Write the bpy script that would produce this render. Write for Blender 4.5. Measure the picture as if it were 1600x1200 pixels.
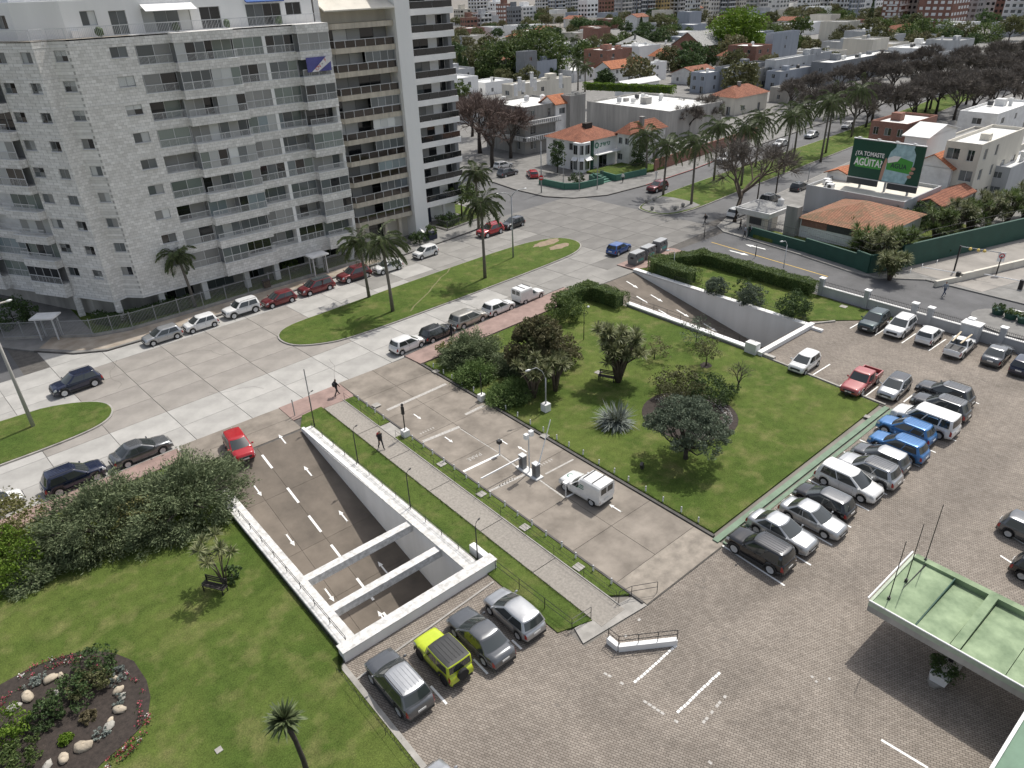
import bpy, bmesh, math, random
import numpy as np
from mathutils import Vector, Matrix

scene = bpy.context.scene
for o in list(bpy.data.objects):
    bpy.data.objects.remove(o)
col = scene.collection
rad = math.radians
R = random.Random(11)
NP = np.random.default_rng(5)

# ------------------------------------------------------------------ camera
CAM_H, FOCAL, PITCH, ROLL, ROT = 32.5, 1130.0, rad(29.18), rad(-2.12), rad(39.6)
def _axes():
    f = Vector((0, math.cos(PITCH), -math.sin(PITCH))); u = Vector((0, math.sin(PITCH), math.cos(PITCH))); r = Vector((1, 0, 0))
    r2 = math.cos(ROLL) * r + math.sin(ROLL) * u
    u2 = -math.sin(ROLL) * r + math.cos(ROLL) * u
    m = Matrix.Rotation(-ROT, 3, 'Z')
    return m @ f, m @ r2, m @ u2
FWD, RGT, UPV = _axes()
cam_data = bpy.data.cameras.new("camera")
cam_data.sensor_width = 36.0
cam_data.lens = FOCAL / 1600 * 36
cam_data.clip_end = 6000
cam_data.clip_start = 0.5
cam = bpy.data.objects.new("camera", cam_data)
cam.matrix_world = Matrix(((RGT.x, UPV.x, -FWD.x, 0), (RGT.y, UPV.y, -FWD.y, 0), (RGT.z, UPV.z, -FWD.z, CAM_H), (0, 0, 0, 1)))
col.objects.link(cam)
scene.camera = cam

# ------------------------------------------------------------------ light
SUN_AZ, SUN_EL = rad(12), rad(58.5)          # azimuth from +X towards +Y
world = bpy.data.worlds.new("World"); scene.world = world
world.use_nodes = True
wn = world.node_tree.nodes; wl = world.node_tree.links
sky = wn.new("ShaderNodeTexSky"); sky.sky_type = 'NISHITA'; sky.sun_disc = False
sky.sun_elevation = SUN_EL
sky.sun_rotation = math.pi / 2 - SUN_AZ     # the sky measures clockwise from +Y
sky.air_density = 1.0; sky.dust_density = 3.0; sky.ozone_density = 1.0
wn["Background"].inputs[1].default_value = 0.15
hz = wn.new("ShaderNodeHueSaturation"); hz.inputs["Saturation"].default_value = .5     # thin bright cloud: the daylight is nearly neutral
wl.new(sky.outputs[0], hz.inputs["Color"]); wl.new(hz.outputs[0], wn["Background"].inputs[0])
sd = bpy.data.lights.new("sun", 'SUN'); sd.energy = 3.7; sd.angle = rad(0.6); sd.color = (1, 0.955, 0.88)
sun = bpy.data.objects.new("sun", sd); col.objects.link(sun)
dvec = Vector((math.cos(SUN_AZ) * math.cos(SUN_EL), math.sin(SUN_AZ) * math.cos(SUN_EL), math.sin(SUN_EL)))
sun.rotation_euler = dvec.to_track_quat('Z', 'Y').to_euler()
sun.location = (60, 40, 90)
vs = scene.view_settings
vs.view_transform = 'Standard'; vs.look = 'None'; vs.exposure = 0.0; vs.gamma = 1.0; vs.use_curve_mapping = False

# ------------------------------------------------------------------ survey: where a sight line meets a level, a wall plane or a slope
def _ray(px, py):
    return FWD * FOCAL + RGT * (px - 800) - UPV * (py - 600)
def gp(px, py, z=0.0):
    d = _ray(px, py); k = (z - CAM_H) / d.z
    return Vector((d.x * k, d.y * k, z))
def on_slope(px, py, y0, s):                # plane z = -s*(y0-y)
    d = _ray(px, py); k = (CAM_H + s * y0) / (s * d.y - d.z)
    return Vector((d.x * k, d.y * k, CAM_H + d.z * k))

# ------------------------------------------------------------------ materials
MATS = {}
def _new(name):
    m = bpy.data.materials.new(name); m.use_nodes = True
    n = m.node_tree.nodes; l = m.node_tree.links
    return m, n, l, n["Principled BSDF"]
def _mixc(n, l, fac, a, b):
    x = n.new("ShaderNodeMix"); x.data_type = 'RGBA'
    if fac is not None:
        if isinstance(fac, (int, float)): x.inputs[0].default_value = fac
        else: l.new(fac, x.inputs[0])
    for s, v in ((6, a), (7, b)):
        if isinstance(v, tuple): x.inputs[s].default_value = (*v[:3], 1)
        else: l.new(v, x.inputs[s])
    return x.outputs[2]
def _noise(n, l, co, scale, detail=4, rough=.55, dist=0):
    t = n.new("ShaderNodeTexNoise"); t.inputs["Scale"].default_value = scale; t.inputs["Detail"].default_value = detail
    t.inputs["Roughness"].default_value = rough; t.inputs["Distortion"].default_value = dist
    if co is not None: l.new(co, t.inputs["Vector"])
    return t.outputs["Fac"]
def _ramp(n, l, v, lo, hi):
    r = n.new("ShaderNodeMapRange"); r.inputs[1].default_value = lo; r.inputs[2].default_value = hi; l.new(v, r.inputs[0]); return r.outputs[0]
def _bump(n, l, p, h, strength, dist):
    b = n.new("ShaderNodeBump"); b.inputs["Strength"].default_value = strength; b.inputs["Distance"].default_value = dist
    l.new(h, b.inputs["Height"]); l.new(b.outputs[0], p.inputs["Normal"])
def shade(c, k): return tuple(min(1, max(0, v * k)) for v in c)
def mat(name, c, rough=.8, var=.18, scale=1.5, bump=0., bscale=30., metal=0., coat=0., spec=.5, c2=None, objvar=0., streak=False):
    """plain surface: base colour with blotches of wear, optional relief, optional per-object variation"""
    if name in MATS: return MATS[name]
    m, n, l, p = _new(name)
    tc = n.new("ShaderNodeTexCoord"); co = tc.outputs["Object"]
    if streak:
        mp = n.new("ShaderNodeMapping"); mp.inputs["Scale"].default_value = (1, 1, .12); l.new(co, mp.inputs[0]); co = mp.outputs[0]
    f = _ramp(n, l, _noise(n, l, co, scale, 6, .62), .3, .7)
    out = _mixc(n, l, f, shade(c, 1 - var), c2 if c2 else shade(c, 1 + var))
    if objvar:
        oi = n.new("ShaderNodeObjectInfo"); v = _ramp(n, l, oi.outputs["Random"], 0, 1)
        hv = n.new("ShaderNodeHueSaturation"); mr = n.new("ShaderNodeMapRange"); mr.inputs[3].default_value = 1 - objvar; mr.inputs[4].default_value = 1 + objvar
        l.new(oi.outputs["Random"], mr.inputs[0]); l.new(mr.outputs[0], hv.inputs["Value"]); l.new(out, hv.inputs["Color"]); out = hv.outputs[0]
    l.new(out, p.inputs["Base Color"])
    p.inputs["Roughness"].default_value = rough; p.inputs["Metallic"].default_value = metal
    p.inputs["Coat Weight"].default_value = coat; p.inputs["Coat Roughness"].default_value = .06
    p.inputs["Specular IOR Level"].default_value = spec
    if bump: _bump(n, l, p, _noise(n, l, tc.outputs["Object"], bscale, 5), bump, .02)
    MATS[name] = m
    return m
def mat_grass(name, a, b, c, patch=.12):
    m, n, l, p = _new(name)
    co = n.new("ShaderNodeTexCoord").outputs["Object"]
    big = _ramp(n, l, _noise(n, l, co, patch, 5, .6, .6), .38, .66)
    mid = _ramp(n, l, _noise(n, l, co, 1.6, 5, .7), .32, .7)
    fine = _ramp(n, l, _noise(n, l, co, 11, 5, .85), .33, .68)
    x = _mixc(n, l, big, a, b)
    x = _mixc(n, l, _ramp(n, l, _noise(n, l, co, .55, 4, .6), .5, .72), x, c)
    d = n.new("ShaderNodeHueSaturation"); l.new(x, d.inputs["Color"])
    mm = n.new("ShaderNodeMath"); mm.operation = 'MULTIPLY_ADD'; mm.inputs[1].default_value = 1.05; mm.inputs[2].default_value = .36; l.new(fine, mm.inputs[0])
    m2 = n.new("ShaderNodeMath"); m2.operation = 'MULTIPLY_ADD'; m2.inputs[1].default_value = .4; m2.inputs[2].default_value = .0; l.new(mid, m2.inputs[0])
    m3 = n.new("ShaderNodeMath"); l.new(mm.outputs[0], m3.inputs[0]); l.new(m2.outputs[0], m3.inputs[1]); l.new(m3.outputs[0], d.inputs["Value"])
    l.new(d.outputs[0], p.inputs["Base Color"]); p.inputs["Roughness"].default_value = .95; p.inputs["Specular IOR Level"].default_value = .15
    _bump(n, l, p, _noise(n, l, co, 26, 4, .8), .9, .06)
    MATS[name] = m; return m
def mat_brick(name, c1, c2, mortar, bw, bh, rot=0., msize=.012, plane='XY', rough=.85, bump=.5, stain=(.75, 1.15), offset=.5, spots=0.):
    m, n, l, p = _new(name)
    tc = n.new("ShaderNodeTexCoord"); co = tc.outputs["Object"]
    mp = n.new("ShaderNodeMapping"); mp.inputs["Rotation"].default_value = (0, 0, rot)
    if plane != 'XY':
        sx = n.new("ShaderNodeSeparateXYZ"); l.new(co, sx.inputs[0]); cx = n.new("ShaderNodeCombineXYZ")
        if plane == 'W':                   # any upright wall: run along x+y
            ad = n.new("ShaderNodeMath"); l.new(sx.outputs[0], ad.inputs[0]); l.new(sx.outputs[1], ad.inputs[1]); l.new(ad.outputs[0], cx.inputs[0])
        l.new(sx.outputs[2], cx.inputs[1]); l.new(cx.outputs[0], mp.inputs[0])
    else: l.new(co, mp.inputs[0])
    b = n.new("ShaderNodeTexBrick"); l.new(mp.outputs[0], b.inputs["Vector"])
    b.inputs["Scale"].default_value = 1; b.inputs["Brick Width"].default_value = bw; b.inputs["Row Height"].default_value = bh
    b.inputs["Mortar Size"].default_value = msize; b.inputs["Color1"].default_value = (*c1, 1); b.inputs["Color2"].default_value = (*c2, 1)
    b.inputs["Mortar"].default_value = (*mortar, 1); b.inputs["Bias"].default_value = 0; b.inputs["Mortar Smooth"].default_value = .3; b.offset = offset
    f = _ramp(n, l, _noise(n, l, co, .22, 6, .65, .5), .3, .7)
    f2 = _ramp(n, l, _noise(n, l, co, 2.3, 5, .6), .3, .7)
    hs = n.new("ShaderNodeHueSaturation"); l.new(b.outputs[0], hs.inputs["Color"])
    mr = n.new("ShaderNodeMapRange"); mr.inputs[3].default_value = stain[0]; mr.inputs[4].default_value = stain[1]; l.new(f, mr.inputs[0])
    mr2 = n.new("ShaderNodeMapRange"); mr2.inputs[3].default_value = .88; mr2.inputs[4].default_value = 1.1; l.new(f2, mr2.inputs[0])
    mu = n.new("ShaderNodeMath"); mu.operation = 'MULTIPLY'; l.new(mr.outputs[0], mu.inputs[0]); l.new(mr2.outputs[0], mu.inputs[1]); l.new(mu.outputs[0], hs.inputs["Value"])
    outc = hs.outputs[0]
    if spots:                                # oil drips and scuffs
        sp = _ramp(n, l, _noise(n, l, co, .9, 3, .5, 1.2), .66, .74)
        outc = _mixc(n, l, sp, outc, (.11, .10, .09)); k = n.new("ShaderNodeMath"); k.operation = 'MULTIPLY'; k.inputs[1].default_value = spots; l.new(sp, k.inputs[0]); l.new(k.outputs[0], outc.node.inputs[0])
    l.new(outc, p.inputs["Base Color"]); p.inputs["Roughness"].default_value = rough; p.inputs["Specular IOR Level"].default_value = .3
    if bump:
        inv = n.new("ShaderNodeMath"); inv.operation = 'SUBTRACT'; inv.inputs[0].default_value = 1; l.new(b.outputs["Fac"], inv.inputs[1])
        _bump(n, l, p, inv.outputs[0], bump, .012)
    MATS[name] = m; return m
def mat_leaf(name, a, b, c=None, rough=.6, trans=.25):
    m, n, l, p = _new(name)
    g = n.new("ShaderNodeNewGeometry")
    x = _mixc(n, l, g.outputs["Random Per Island"], a, b)
    if c:
        co = n.new("ShaderNodeTexCoord").outputs["Object"]
        x = _mixc(n, l, _ramp(n, l, _noise(n, l, co, .9, 3), .5, .68), x, c)
    oi = n.new("ShaderNodeObjectInfo"); hv = n.new("ShaderNodeHueSaturation"); mr = n.new("ShaderNodeMapRange"); mr.inputs[3].default_value = .85; mr.inputs[4].default_value = 1.15
    l.new(oi.outputs["Random"], mr.inputs[0]); l.new(mr.outputs[0], hv.inputs["Value"]); l.new(x, hv.inputs["Color"]); x = hv.outputs[0]
    l.new(x, p.inputs["Base Color"]); p.inputs["Roughness"].default_value = rough; p.inputs["Specular IOR Level"].default_value = .25
    t = n.new("ShaderNodeBsdfTranslucent"); l.new(x, t.inputs[0]); mx = n.new("ShaderNodeMixShader"); mx.inputs[0].default_value = trans
    l.new(p.outputs[0], mx.inputs[1]); l.new(t.outputs[0], mx.inputs[2]); l.new(mx.outputs[0], n["Material Output"].inputs[0])
    MATS[name] = m; return m
def mat_paint(name, c, metal=0.0, rough=.28, coat=1.):
    if name in MATS: return MATS[name]
    m, n, l, p = _new(name)
    co = n.new("ShaderNodeTexCoord").outputs["Object"]
    f = _ramp(n, l, _noise(n, l, co, 2.2, 5, .7), .35, .75)
    x = _mixc(n, l, f, shade(c, .9), shade(c, 1.04))
    l.new(x, p.inputs["Base Color"]); p.inputs["Metallic"].default_value = metal; p.inputs["Roughness"].default_value = rough
    p.inputs["Coat Weight"].default_value = coat; p.inputs["Coat Roughness"].default_value = .05
    MATS[name] = m; return m
def mat_glass(name, c, rough=.06, spec=.8):
    if name in MATS: return MATS[name]
    m, n, l, p = _new(name)
    oi = n.new("ShaderNodeObjectInfo")
    x = _mixc(n, l, oi.outputs["Random"], shade(c, .7), shade(c, 1.3))
    l.new(x, p.inputs["Base Color"]); p.inputs["Roughness"].default_value = rough; p.inputs["Specular IOR Level"].default_value = spec
    MATS[name] = m; return m
def mat_tiles(name, c1, c2, moss=None):
    """curved roof tiles: rows and barrels in relief, weathered"""
    m, n, l, p = _new(name)
    tc = n.new("ShaderNodeTexCoord"); co = tc.outputs["Object"]
    b = n.new("ShaderNodeTexBrick"); l.new(co, b.inputs["Vector"]); b.inputs["Scale"].default_value = 1; b.inputs["Brick Width"].default_value = .26; b.inputs["Row Height"].default_value = .36
    b.inputs["Mortar Size"].default_value = .03; b.inputs["Color1"].default_value = (*c1, 1); b.inputs["Color2"].default_value = (*c2, 1); b.inputs["Mortar"].default_value = (*shade(c1, .35), 1); b.offset = 0
    x = _mixc(n, l, _ramp(n, l, _noise(n, l, co, .7, 6, .7), .45, .72), b.outputs[0], moss if moss else shade(c1, .5))
    l.new(x, p.inputs["Base Color"]); p.inputs["Roughness"].default_value = .9
    inv = n.new("ShaderNodeMath"); inv.operation = 'SUBTRACT'; inv.inputs[0].default_value = 1; l.new(b.outputs["Fac"], inv.inputs[1]); _bump(n, l, p, inv.outputs[0], .8, .05)
    MATS[name] = m; return m

mat_grass("lawn", (.066, .103, .020), (.105, .138, .032), (.155, .160, .058), .16)
mat_grass("lawn_dark", (.062, .100, .020), (.096, .132, .030), (.138, .148, .050), .22)
mat("soil", (.040, .031, .026), .95, .4, 5, .8, 20)
mat("earth", (.20, .185, .165), .95, .3, .12, .3, 3)
mat("slab", (.37, .36, .34), .82, .2, .35, .25, 18, objvar=.05)
mat("slab_brown", (.275, .255, .232), .85, .22, .3, .3, 16, objvar=.05)
mat("slab_cloud_shade", (.175, .168, .157), .85, .22, .3, .3, 16, objvar=.05)  # same concrete, cloud shade over the junction put into its colour
mat("slab_half_shade", (.245, .236, .22), .85, .22, .3, .3, 16, objvar=.05)  # in-between tone leading into the painted cloud shade
mat("slab_drive", (.215, .186, .154), .85, .3, .45, .4, 16, c2=(.31, .272, .23), objvar=.04)
mat("ramp_slab", (.150, .126, .102), .85, .25, .5, .3, 14, objvar=.08)
mat("apron", (.27, .238, .20), .9, .3, 1.4, .5, 30)
mat("aggregate", (.285, .262, .232), .9, .2, 6, .6, 45, objvar=.05)
mat("joint", (.10, .093, .085), .95, .3, 2)
mat("asphalt", (.105, .105, .108), .85, .22, .35, .5, 60)
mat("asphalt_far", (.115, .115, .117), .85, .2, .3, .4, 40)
mat("kerb", (.33, .315, .29), .9, .25, 1.2, .3, 20)
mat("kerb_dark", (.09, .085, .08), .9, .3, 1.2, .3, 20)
mat("pave_pink", (.29, .205, .18), .9, .22, .9, .3, 30)
mat("pave_tan", (.33, .27, .205), .9, .25, .6, .3, 30, c2=(.42, .37, .31))
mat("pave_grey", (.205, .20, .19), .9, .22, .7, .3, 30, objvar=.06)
mat_brick("pavers", (.235, .203, .172), (.305, .268, .230), (.085, .073, .062), .25, .125, rad(65), .014, bump=.6, stain=(.74, 1.16), spots=.45)
mat_brick("stone_clad", (.66, .645, .615), (.82, .805, .78), (.42, .41, .39), .46, .30, 0, .012, 'W', .85, .5, (.90, 1.04))
mat_brick("red_brick", (.24, .10, .07), (.32, .14, .10), (.28, .25, .22), .25, .08, 0, .01, 'W', .9, .3, (.8, 1.1))
mat("white_wall", (.80, .80, .79), .75, .05, .5, .08, 12, streak=True)
mat("white_worn", (.72, .715, .70), .85, .16, .8, .15, 18, c2=(.80, .80, .79))
mat("coping", (.60, .59, .56), .9, .3, 3.2, .4, 25, c2=(.80, .79, .77))
mat("ramp_white", (.76, .76, .745), .8, .06, .6, .12, 14, c2=(.83, .83, .82), streak=True)
mat("concrete_wall", (.40, .385, .36), .9, .25, .7, .3, 14, streak=True)
mat("dirty_wall", (.27, .265, .25), .92, .3, .6, .3, 12, streak=True)
mat("cream_wall", (.62, .585, .51), .85, .12, .6, .1, 14, streak=True)
mat("tan_slab", (.50, .455, .38), .85, .2, 2.2, .2, 20, streak=True)
mat("grey_wall", (.20, .21, .225), .8, .12, .5, .1, 14)
mat("grey_light", (.42, .43, .44), .8, .12, .5, .1, 14, streak=True)
mat("blue_grey", (.30, .33, .38), .8, .12, .5, .1, 14, streak=True)
mat("roof_white", (.72, .72, .70), .85, .14, .35, .1, 8)
mat("roof_grey", (.30, .30, .295), .9, .2, .4, .1, 8)
mat("green_wall", (.022, .075, .055), .7, .15, .7, .1, 20)
mat("green_canopy", (.20, .285, .165), .88, .3, .9, .25, 20, c2=(.31, .395, .245))
mat("green_kerb", (.17, .24, .17), .85, .2, 1.0, .2, 20)
mat("paint_white", (.82, .82, .80), .7, .06, 3)
mat("paint_worn", (.42, .395, .36), .85, .3, 7, c2=(.56, .54, .51))
mat("paint_yellow", (.62, .40, .06), .7, .15, 3)
mat("paint_red", (.40, .05, .05), .7, .15, 3)
mat("metal_grey", (.34, .35, .36), .5, .1, 3, metal=.3)
mat("metal_light", (.60, .61, .62), .45, .08, 3, metal=.2)
mat("metal_black", (.018, .018, .02), .5, .15, 3)
mat("metal_white", (.80, .80, .80), .45, .05, 3)
mat("alu_dark", (.10, .10, .105), .45, .1, 3, metal=.3)
mat("plastic_dark", (.055, .057, .06), .6, .15, 3)
mat("plastic_grey", (.17, .175, .18), .6, .15, 2)
mat("bark", (.10, .078, .06), .95, .35, 4, .8, 14)
mat("bark_dark", (.05, .042, .036), .95, .35, 4, .8, 14)
mat("bark_palm", (.15, .135, .115), .95, .3, 6, .8, 10)
mat("twig", (.125, .108, .092), .95, .25, 2, c2=(.205, .180, .155))
mat("twig_red", (.135, .096, .082), .95, .25, 2, c2=(.20, .148, .126))
mat("wood_dark", (.05, .042, .038), .7, .25, 5)
mat("rock", (.42, .36, .28), .9, .25, 3, .8, 9, c2=(.55, .47, .36), objvar=.15)
mat("rock_grey", (.36, .345, .31), .9, .25, 3, .8, 9, objvar=.1)
mat("timber", (.50, .42, .30), .8, .15, 3)
mat("navy", (.02, .025, .05), .5, .15, 2)
mat("sign_red", (.55, .03, .03), .5, .1, 2)
mat("flag_blue", (.10, .10, .30), .8, .15, 2)
mat("flag_white", (.72, .70, .70), .8, .1, 2)
mat("sign_green", (.0, .16, .09), .5, .05, 2)
mat("bill_green", (.005, .062, .036), .55, .08, .6)
mat("bill_lime", (.06, .32, .05), .55, .05, 2)
mat("bill_sky", (.30, .50, .55), .5, .2, 1.5, c2=(.45, .66, .70))
mat("bill_skin", (.45, .27, .20), .6, .1, 2)
mat_glass("glass_dark", (.018, .02, .022))
mat_glass("glass_car", (.030, .036, .037), .03, 1.)
mat_glass("glass_grey", (.12, .135, .14), .08, .7)
mat_glass("glass_blue", (.22, .265, .28), .08, .7)
mat_glass("glass_green", (.18, .215, .195), .08, .7)
mat_glass("glass_brown", (.03, .022, .018), .06, .8)
mat_glass("blind", (.52, .53, .52), .7, .3)
mat_glass("blind_grey", (.31, .31, .30), .7, .3)
mat_glass("blind_khaki", (.33, .325, .24), .7, .3)
mat_tiles("tiles_red", (.30, .108, .062), (.37, .15, .085))
mat_tiles("tiles_orange", (.46, .155, .065), (.54, .21, .10), (.30, .11, .06))
mat_tiles("tiles_old", (.33, .15, .09), (.40, .20, .12), (.14, .115, .065))
mat_tiles("tiles_grey", (.40, .40, .39), (.50, .50, .48), (.33, .33, .33))
mat_leaf("leaf_juniper", (0.069, 0.099, 0.045), (0.225, 0.264, 0.144), None, .7, .12)
mat_leaf("leaf_juniper2", (0.072, 0.124, 0.036), (0.169, 0.234, 0.078), None, .7, .15)
mat_leaf("leaf_dark", (0.034, 0.061, 0.024), (0.095, 0.146, 0.051))
mat_leaf("leaf_green", (0.053, 0.092, 0.025), (0.144, 0.190, 0.060))
mat_leaf("leaf_bright", (0.075, 0.144, 0.014), (0.172, 0.253, 0.034))
mat_leaf("leaf_olive", (0.083, 0.090, 0.038), (0.164, 0.169, 0.078))
mat_leaf("leaf_brown", (.100, .098, .050), (.215, .195, .100), (.120, .145, .060))
mat_leaf("leaf_palm", (0.062, 0.087, 0.038), (0.156, 0.191, 0.091), None, .5, .15)
mat_leaf("leaf_cord", (0.075, 0.095, 0.035), (0.270, 0.280, 0.150), None, .5, .2)
mat_leaf("leaf_straw", (0.120, 0.102, 0.054), (0.228, 0.198, 0.120))
mat_leaf("leaf_grey", (.070, .095, .062), (.185, .225, .155), None, .7, .15)
mat_leaf("leaf_silver", (0.160, 0.190, 0.170), (0.300, 0.330, 0.300), None, .7, .1)
mat_leaf("leaf_yellow", (0.130, 0.140, 0.030), (0.300, 0.280, 0.140))
mat_leaf("leaf_hedge", (0.066, 0.108, 0.029), (0.198, 0.258, 0.090))
mat_leaf("petal_red", (0.350, 0.030, 0.060), (0.550, 0.140, 0.180), None, .6, .2)
mat_leaf("petal_white", (0.600, 0.580, 0.550), (0.800, 0.780, 0.750), None, .6, .2)
for nm, a, b in (("tshirt_black", (.02, .02, .022), 0), ("tshirt_red", (.25, .02, .025), 0), ("shirt_white", (.65, .65, .63), 0), ("shirt_grey", (.30, .32, .35), 0), ("trouser_dark", (.025, .026, .032), 0), ("jeans", (.05, .07, .12), 0), ("skin", (.42, .26, .18), 0), ("hair", (.02, .015, .012), 0), ("bag", (.03, .03, .035), 0)):
    mat(nm, a, .85, .12, 6)

# ------------------------------------------------------------------ mesh helpers
class MB:
    def __init__(s): s.v = []; s.f = []
    def quad(s, *p):
        i = len(s.v); s.v += [tuple(q) for q in p]; s.f.append(tuple(range(i, i + len(p))))
        return s
    def box(s, x0, y0, z0, x1, y1, z1):
        i = len(s.v)
        s.v += [(x0, y0, z0), (x1, y0, z0), (x1, y1, z0), (x0, y1, z0), (x0, y0, z1), (x1, y0, z1), (x1, y1, z1), (x0, y1, z1)]
        s.f += [tuple(i + k for k in q) for q in ((0, 3, 2, 1), (4, 5, 6, 7), (0, 1, 5, 4), (1, 2, 6, 5), (2, 3, 7, 6), (3, 0, 4, 7))]
        return s
    def hexa(s, b, t):                       # b, t: 4 points each, ccw from above
        i = len(s.v); s.v += [tuple(q) for q in b] + [tuple(q) for q in t]
        s.f += [tuple(i + k for k in q) for q in ((0, 3, 2, 1), (4, 5, 6, 7), (0, 1, 5, 4), (1, 2, 6, 5), (2, 3, 7, 6), (3, 0, 4, 7))]
        return s
    def bar(s, a, b, w, h):                  # upright box beam from a to b
        a = Vector(a); b = Vector(b); d = b - a
        n = Vector((-d.y, d.x, 0))
        n = n.normalized() * w / 2 if n.length > 1e-6 else Vector((w / 2, 0, 0))
        if abs(d.x) + abs(d.y) < 1e-6:
            return s.box(a.x - w / 2, a.y - h / 2, min(a.z, b.z), a.x + w / 2, a.y + h / 2, max(a.z, b.z))
        u = Vector((0, 0, h / 2))
        return s.hexa([a - n - u, a + n - u, b + n - u, b - n - u][::-1], [a - n + u, a + n + u, b + n + u, b - n + u][::-1])
    def prism(s, poly, z0, z1, bottom=True):
        i = len(s.v); k = len(poly)
        s.v += [(p[0], p[1], z0) for p in poly] + [(p[0], p[1], z1) for p in poly]
        s.f.append(tuple(range(i + k, i + 2 * k)))
        if bottom: s.f.append(tuple(range(i + k - 1, i - 1, -1)))
        for a in range(k):
            b = (a + 1) % k; s.f.append((i + a, i + b, i + k + b, i + k + a))
        return s
    def tube(s, pts, rads, n=8, cap=True):
        base = len(s.v); P = [Vector(p) for p in pts]
        for k, p in enumerate(P):
            d = (P[min(k + 1, len(P) - 1)] - P[max(k - 1, 0)]).normalized()
            a = d.cross(Vector((0, 0, 1)) if abs(d.z) < .9 else Vector((1, 0, 0))).normalized(); b = d.cross(a)
            r = rads[k] if isinstance(rads, (list, tuple)) else rads
            for j in range(n):
                t = 2 * math.pi * j / n; s.v.append(tuple(p + (a * math.cos(t) + b * math.sin(t)) * r))
        for k in range(len(P) - 1):
            for j in range(n):
                a = base + k * n + j; b = base + k * n + (j + 1) % n
                s.f.append((a, a + n, b + n, b))
        if cap:
            s.f.append(tuple(base + j for j in range(n))); s.f.append(tuple(base + (len(P) - 1) * n + j for j in reversed(range(n))))
        return s
    def lathe(s, prof, n=16, c=(0, 0, 0), axis='Z', caps=True):
        base = len(s.v)
        for r, h in prof:
            for j in range(n):
                t = 2 * math.pi * j / n; x, y = r * math.cos(t), r * math.sin(t)
                s.v.append((c[0] + x, c[1] + y, c[2] + h) if axis == 'Z' else (c[0] + x, c[1] + h, c[2] - y))
        for k in range(len(prof) - 1):
            for j in range(n):
                a = base + k * n + j; b = base + k * n + (j + 1) % n; s.f.append((a, b, b + n, a + n))
        if caps and prof[0][0] > 1e-4: s.f.append(tuple(base + j for j in reversed(range(n))))
        if caps and prof[-1][0] > 1e-4: s.f.append(tuple(base + (len(prof) - 1) * n + j for j in range(n)))
        return s
    def blob(s, c, r, seed=0, nu=9, nv=6, amp=.18):
        q = random.Random(seed); base = len(s.v)
        for a in range(nv + 1):
            th = math.pi * a / nv
            for b in range(nu):
                ph = 2 * math.pi * b / nu; k = 1 + q.uniform(-amp, amp)
                s.v.append((c[0] + r[0] * k * math.sin(th) * math.cos(ph), c[1] + r[1] * k * math.sin(th) * math.sin(ph), c[2] + r[2] * k * math.cos(th)))
        for a in range(nv):
            for b in range(nu):
                i = base + a * nu + b; j = base + a * nu + (b + 1) % nu; s.f.append((i, i + nu, j + nu, j))
        return s
    def grid(s, fn, nu, nv):
        base = len(s.v)
        for a in range(nu + 1):
            for b in range(nv + 1): s.v.append(tuple(fn(a / nu, b / nv)))
        for a in range(nu):
            for b in range(nv):
                i = base + a * (nv + 1) + b; s.f.append((i, i + nv + 1, i + nv + 2, i + 1))
        return s
    def mesh(s, name, smooth=False):
        me = bpy.data.meshes.new(name); me.from_pydata(s.v, [], s.f)
        if smooth: me.shade_smooth()
        me.update(); return me
    def build(s, name, m, parent=None, smooth=False, loc=None, rz=0):
        return put(name, s.mesh(name, smooth), m, parent, loc, rz)
def put(name, me, m, parent=None, loc=None, rz=0, scale=None):
    o = bpy.data.objects.new(name, me)
    mm = MATS[m] if isinstance(m, str) else m
    if len(me.materials) == 0: me.materials.append(mm)
    elif me.materials[0] is not mm:
        col.objects.link(o); o.material_slots[0].link = 'OBJECT'; o.material_slots[0].material = mm
    if parent is not None: o.parent = parent
    if loc is not None: o.location = loc
    if rz: o.rotation_euler = (0, 0, rz)
    if scale is not None: o.scale = scale
    if not o.users_collection: col.objects.link(o)
    return o
def tag(o, label=None, cat=None, group=None, kind=None):
    if label: o["label"] = label
    if cat: o["category"] = cat
    if group: o["group"] = group
    if kind: o["kind"] = kind
    return o
def thing(name, label, cat, loc=(0, 0, 0), rz=0, group=None, scale=None):
    o = bpy.data.objects.new(name, None); o.empty_display_size = .3
    o.location = loc; o.rotation_euler = (0, 0, rz)
    if scale is not None: o.scale = scale
    col.objects.link(o); return tag(o, label, cat, group)
def structure(o): o["kind"] = "structure"; return o
def stuff(o, label=None):
    o["kind"] = "stuff"
    if label: o["label"] = label
    return o
def fastmesh(name, V, nper=4, smooth=False):
    """many separate n-gons, V of shape (count*nper, 3)"""
    V = np.asarray(V, dtype=np.float32); nf = len(V) // nper
    me = bpy.data.meshes.new(name); me.vertices.add(len(V)); me.vertices.foreach_set("co", V.ravel())
    me.loops.add(nf * nper); me.loops.foreach_set("vertex_index", np.arange(nf * nper, dtype=np.int32))
    me.polygons.add(nf); me.polygons.foreach_set("loop_start", np.arange(nf, dtype=np.int32) * nper)
    me.polygons.foreach_set("loop_total", np.full(nf, nper, dtype=np.int32))
    me.update(calc_edges=True); return me
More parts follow.
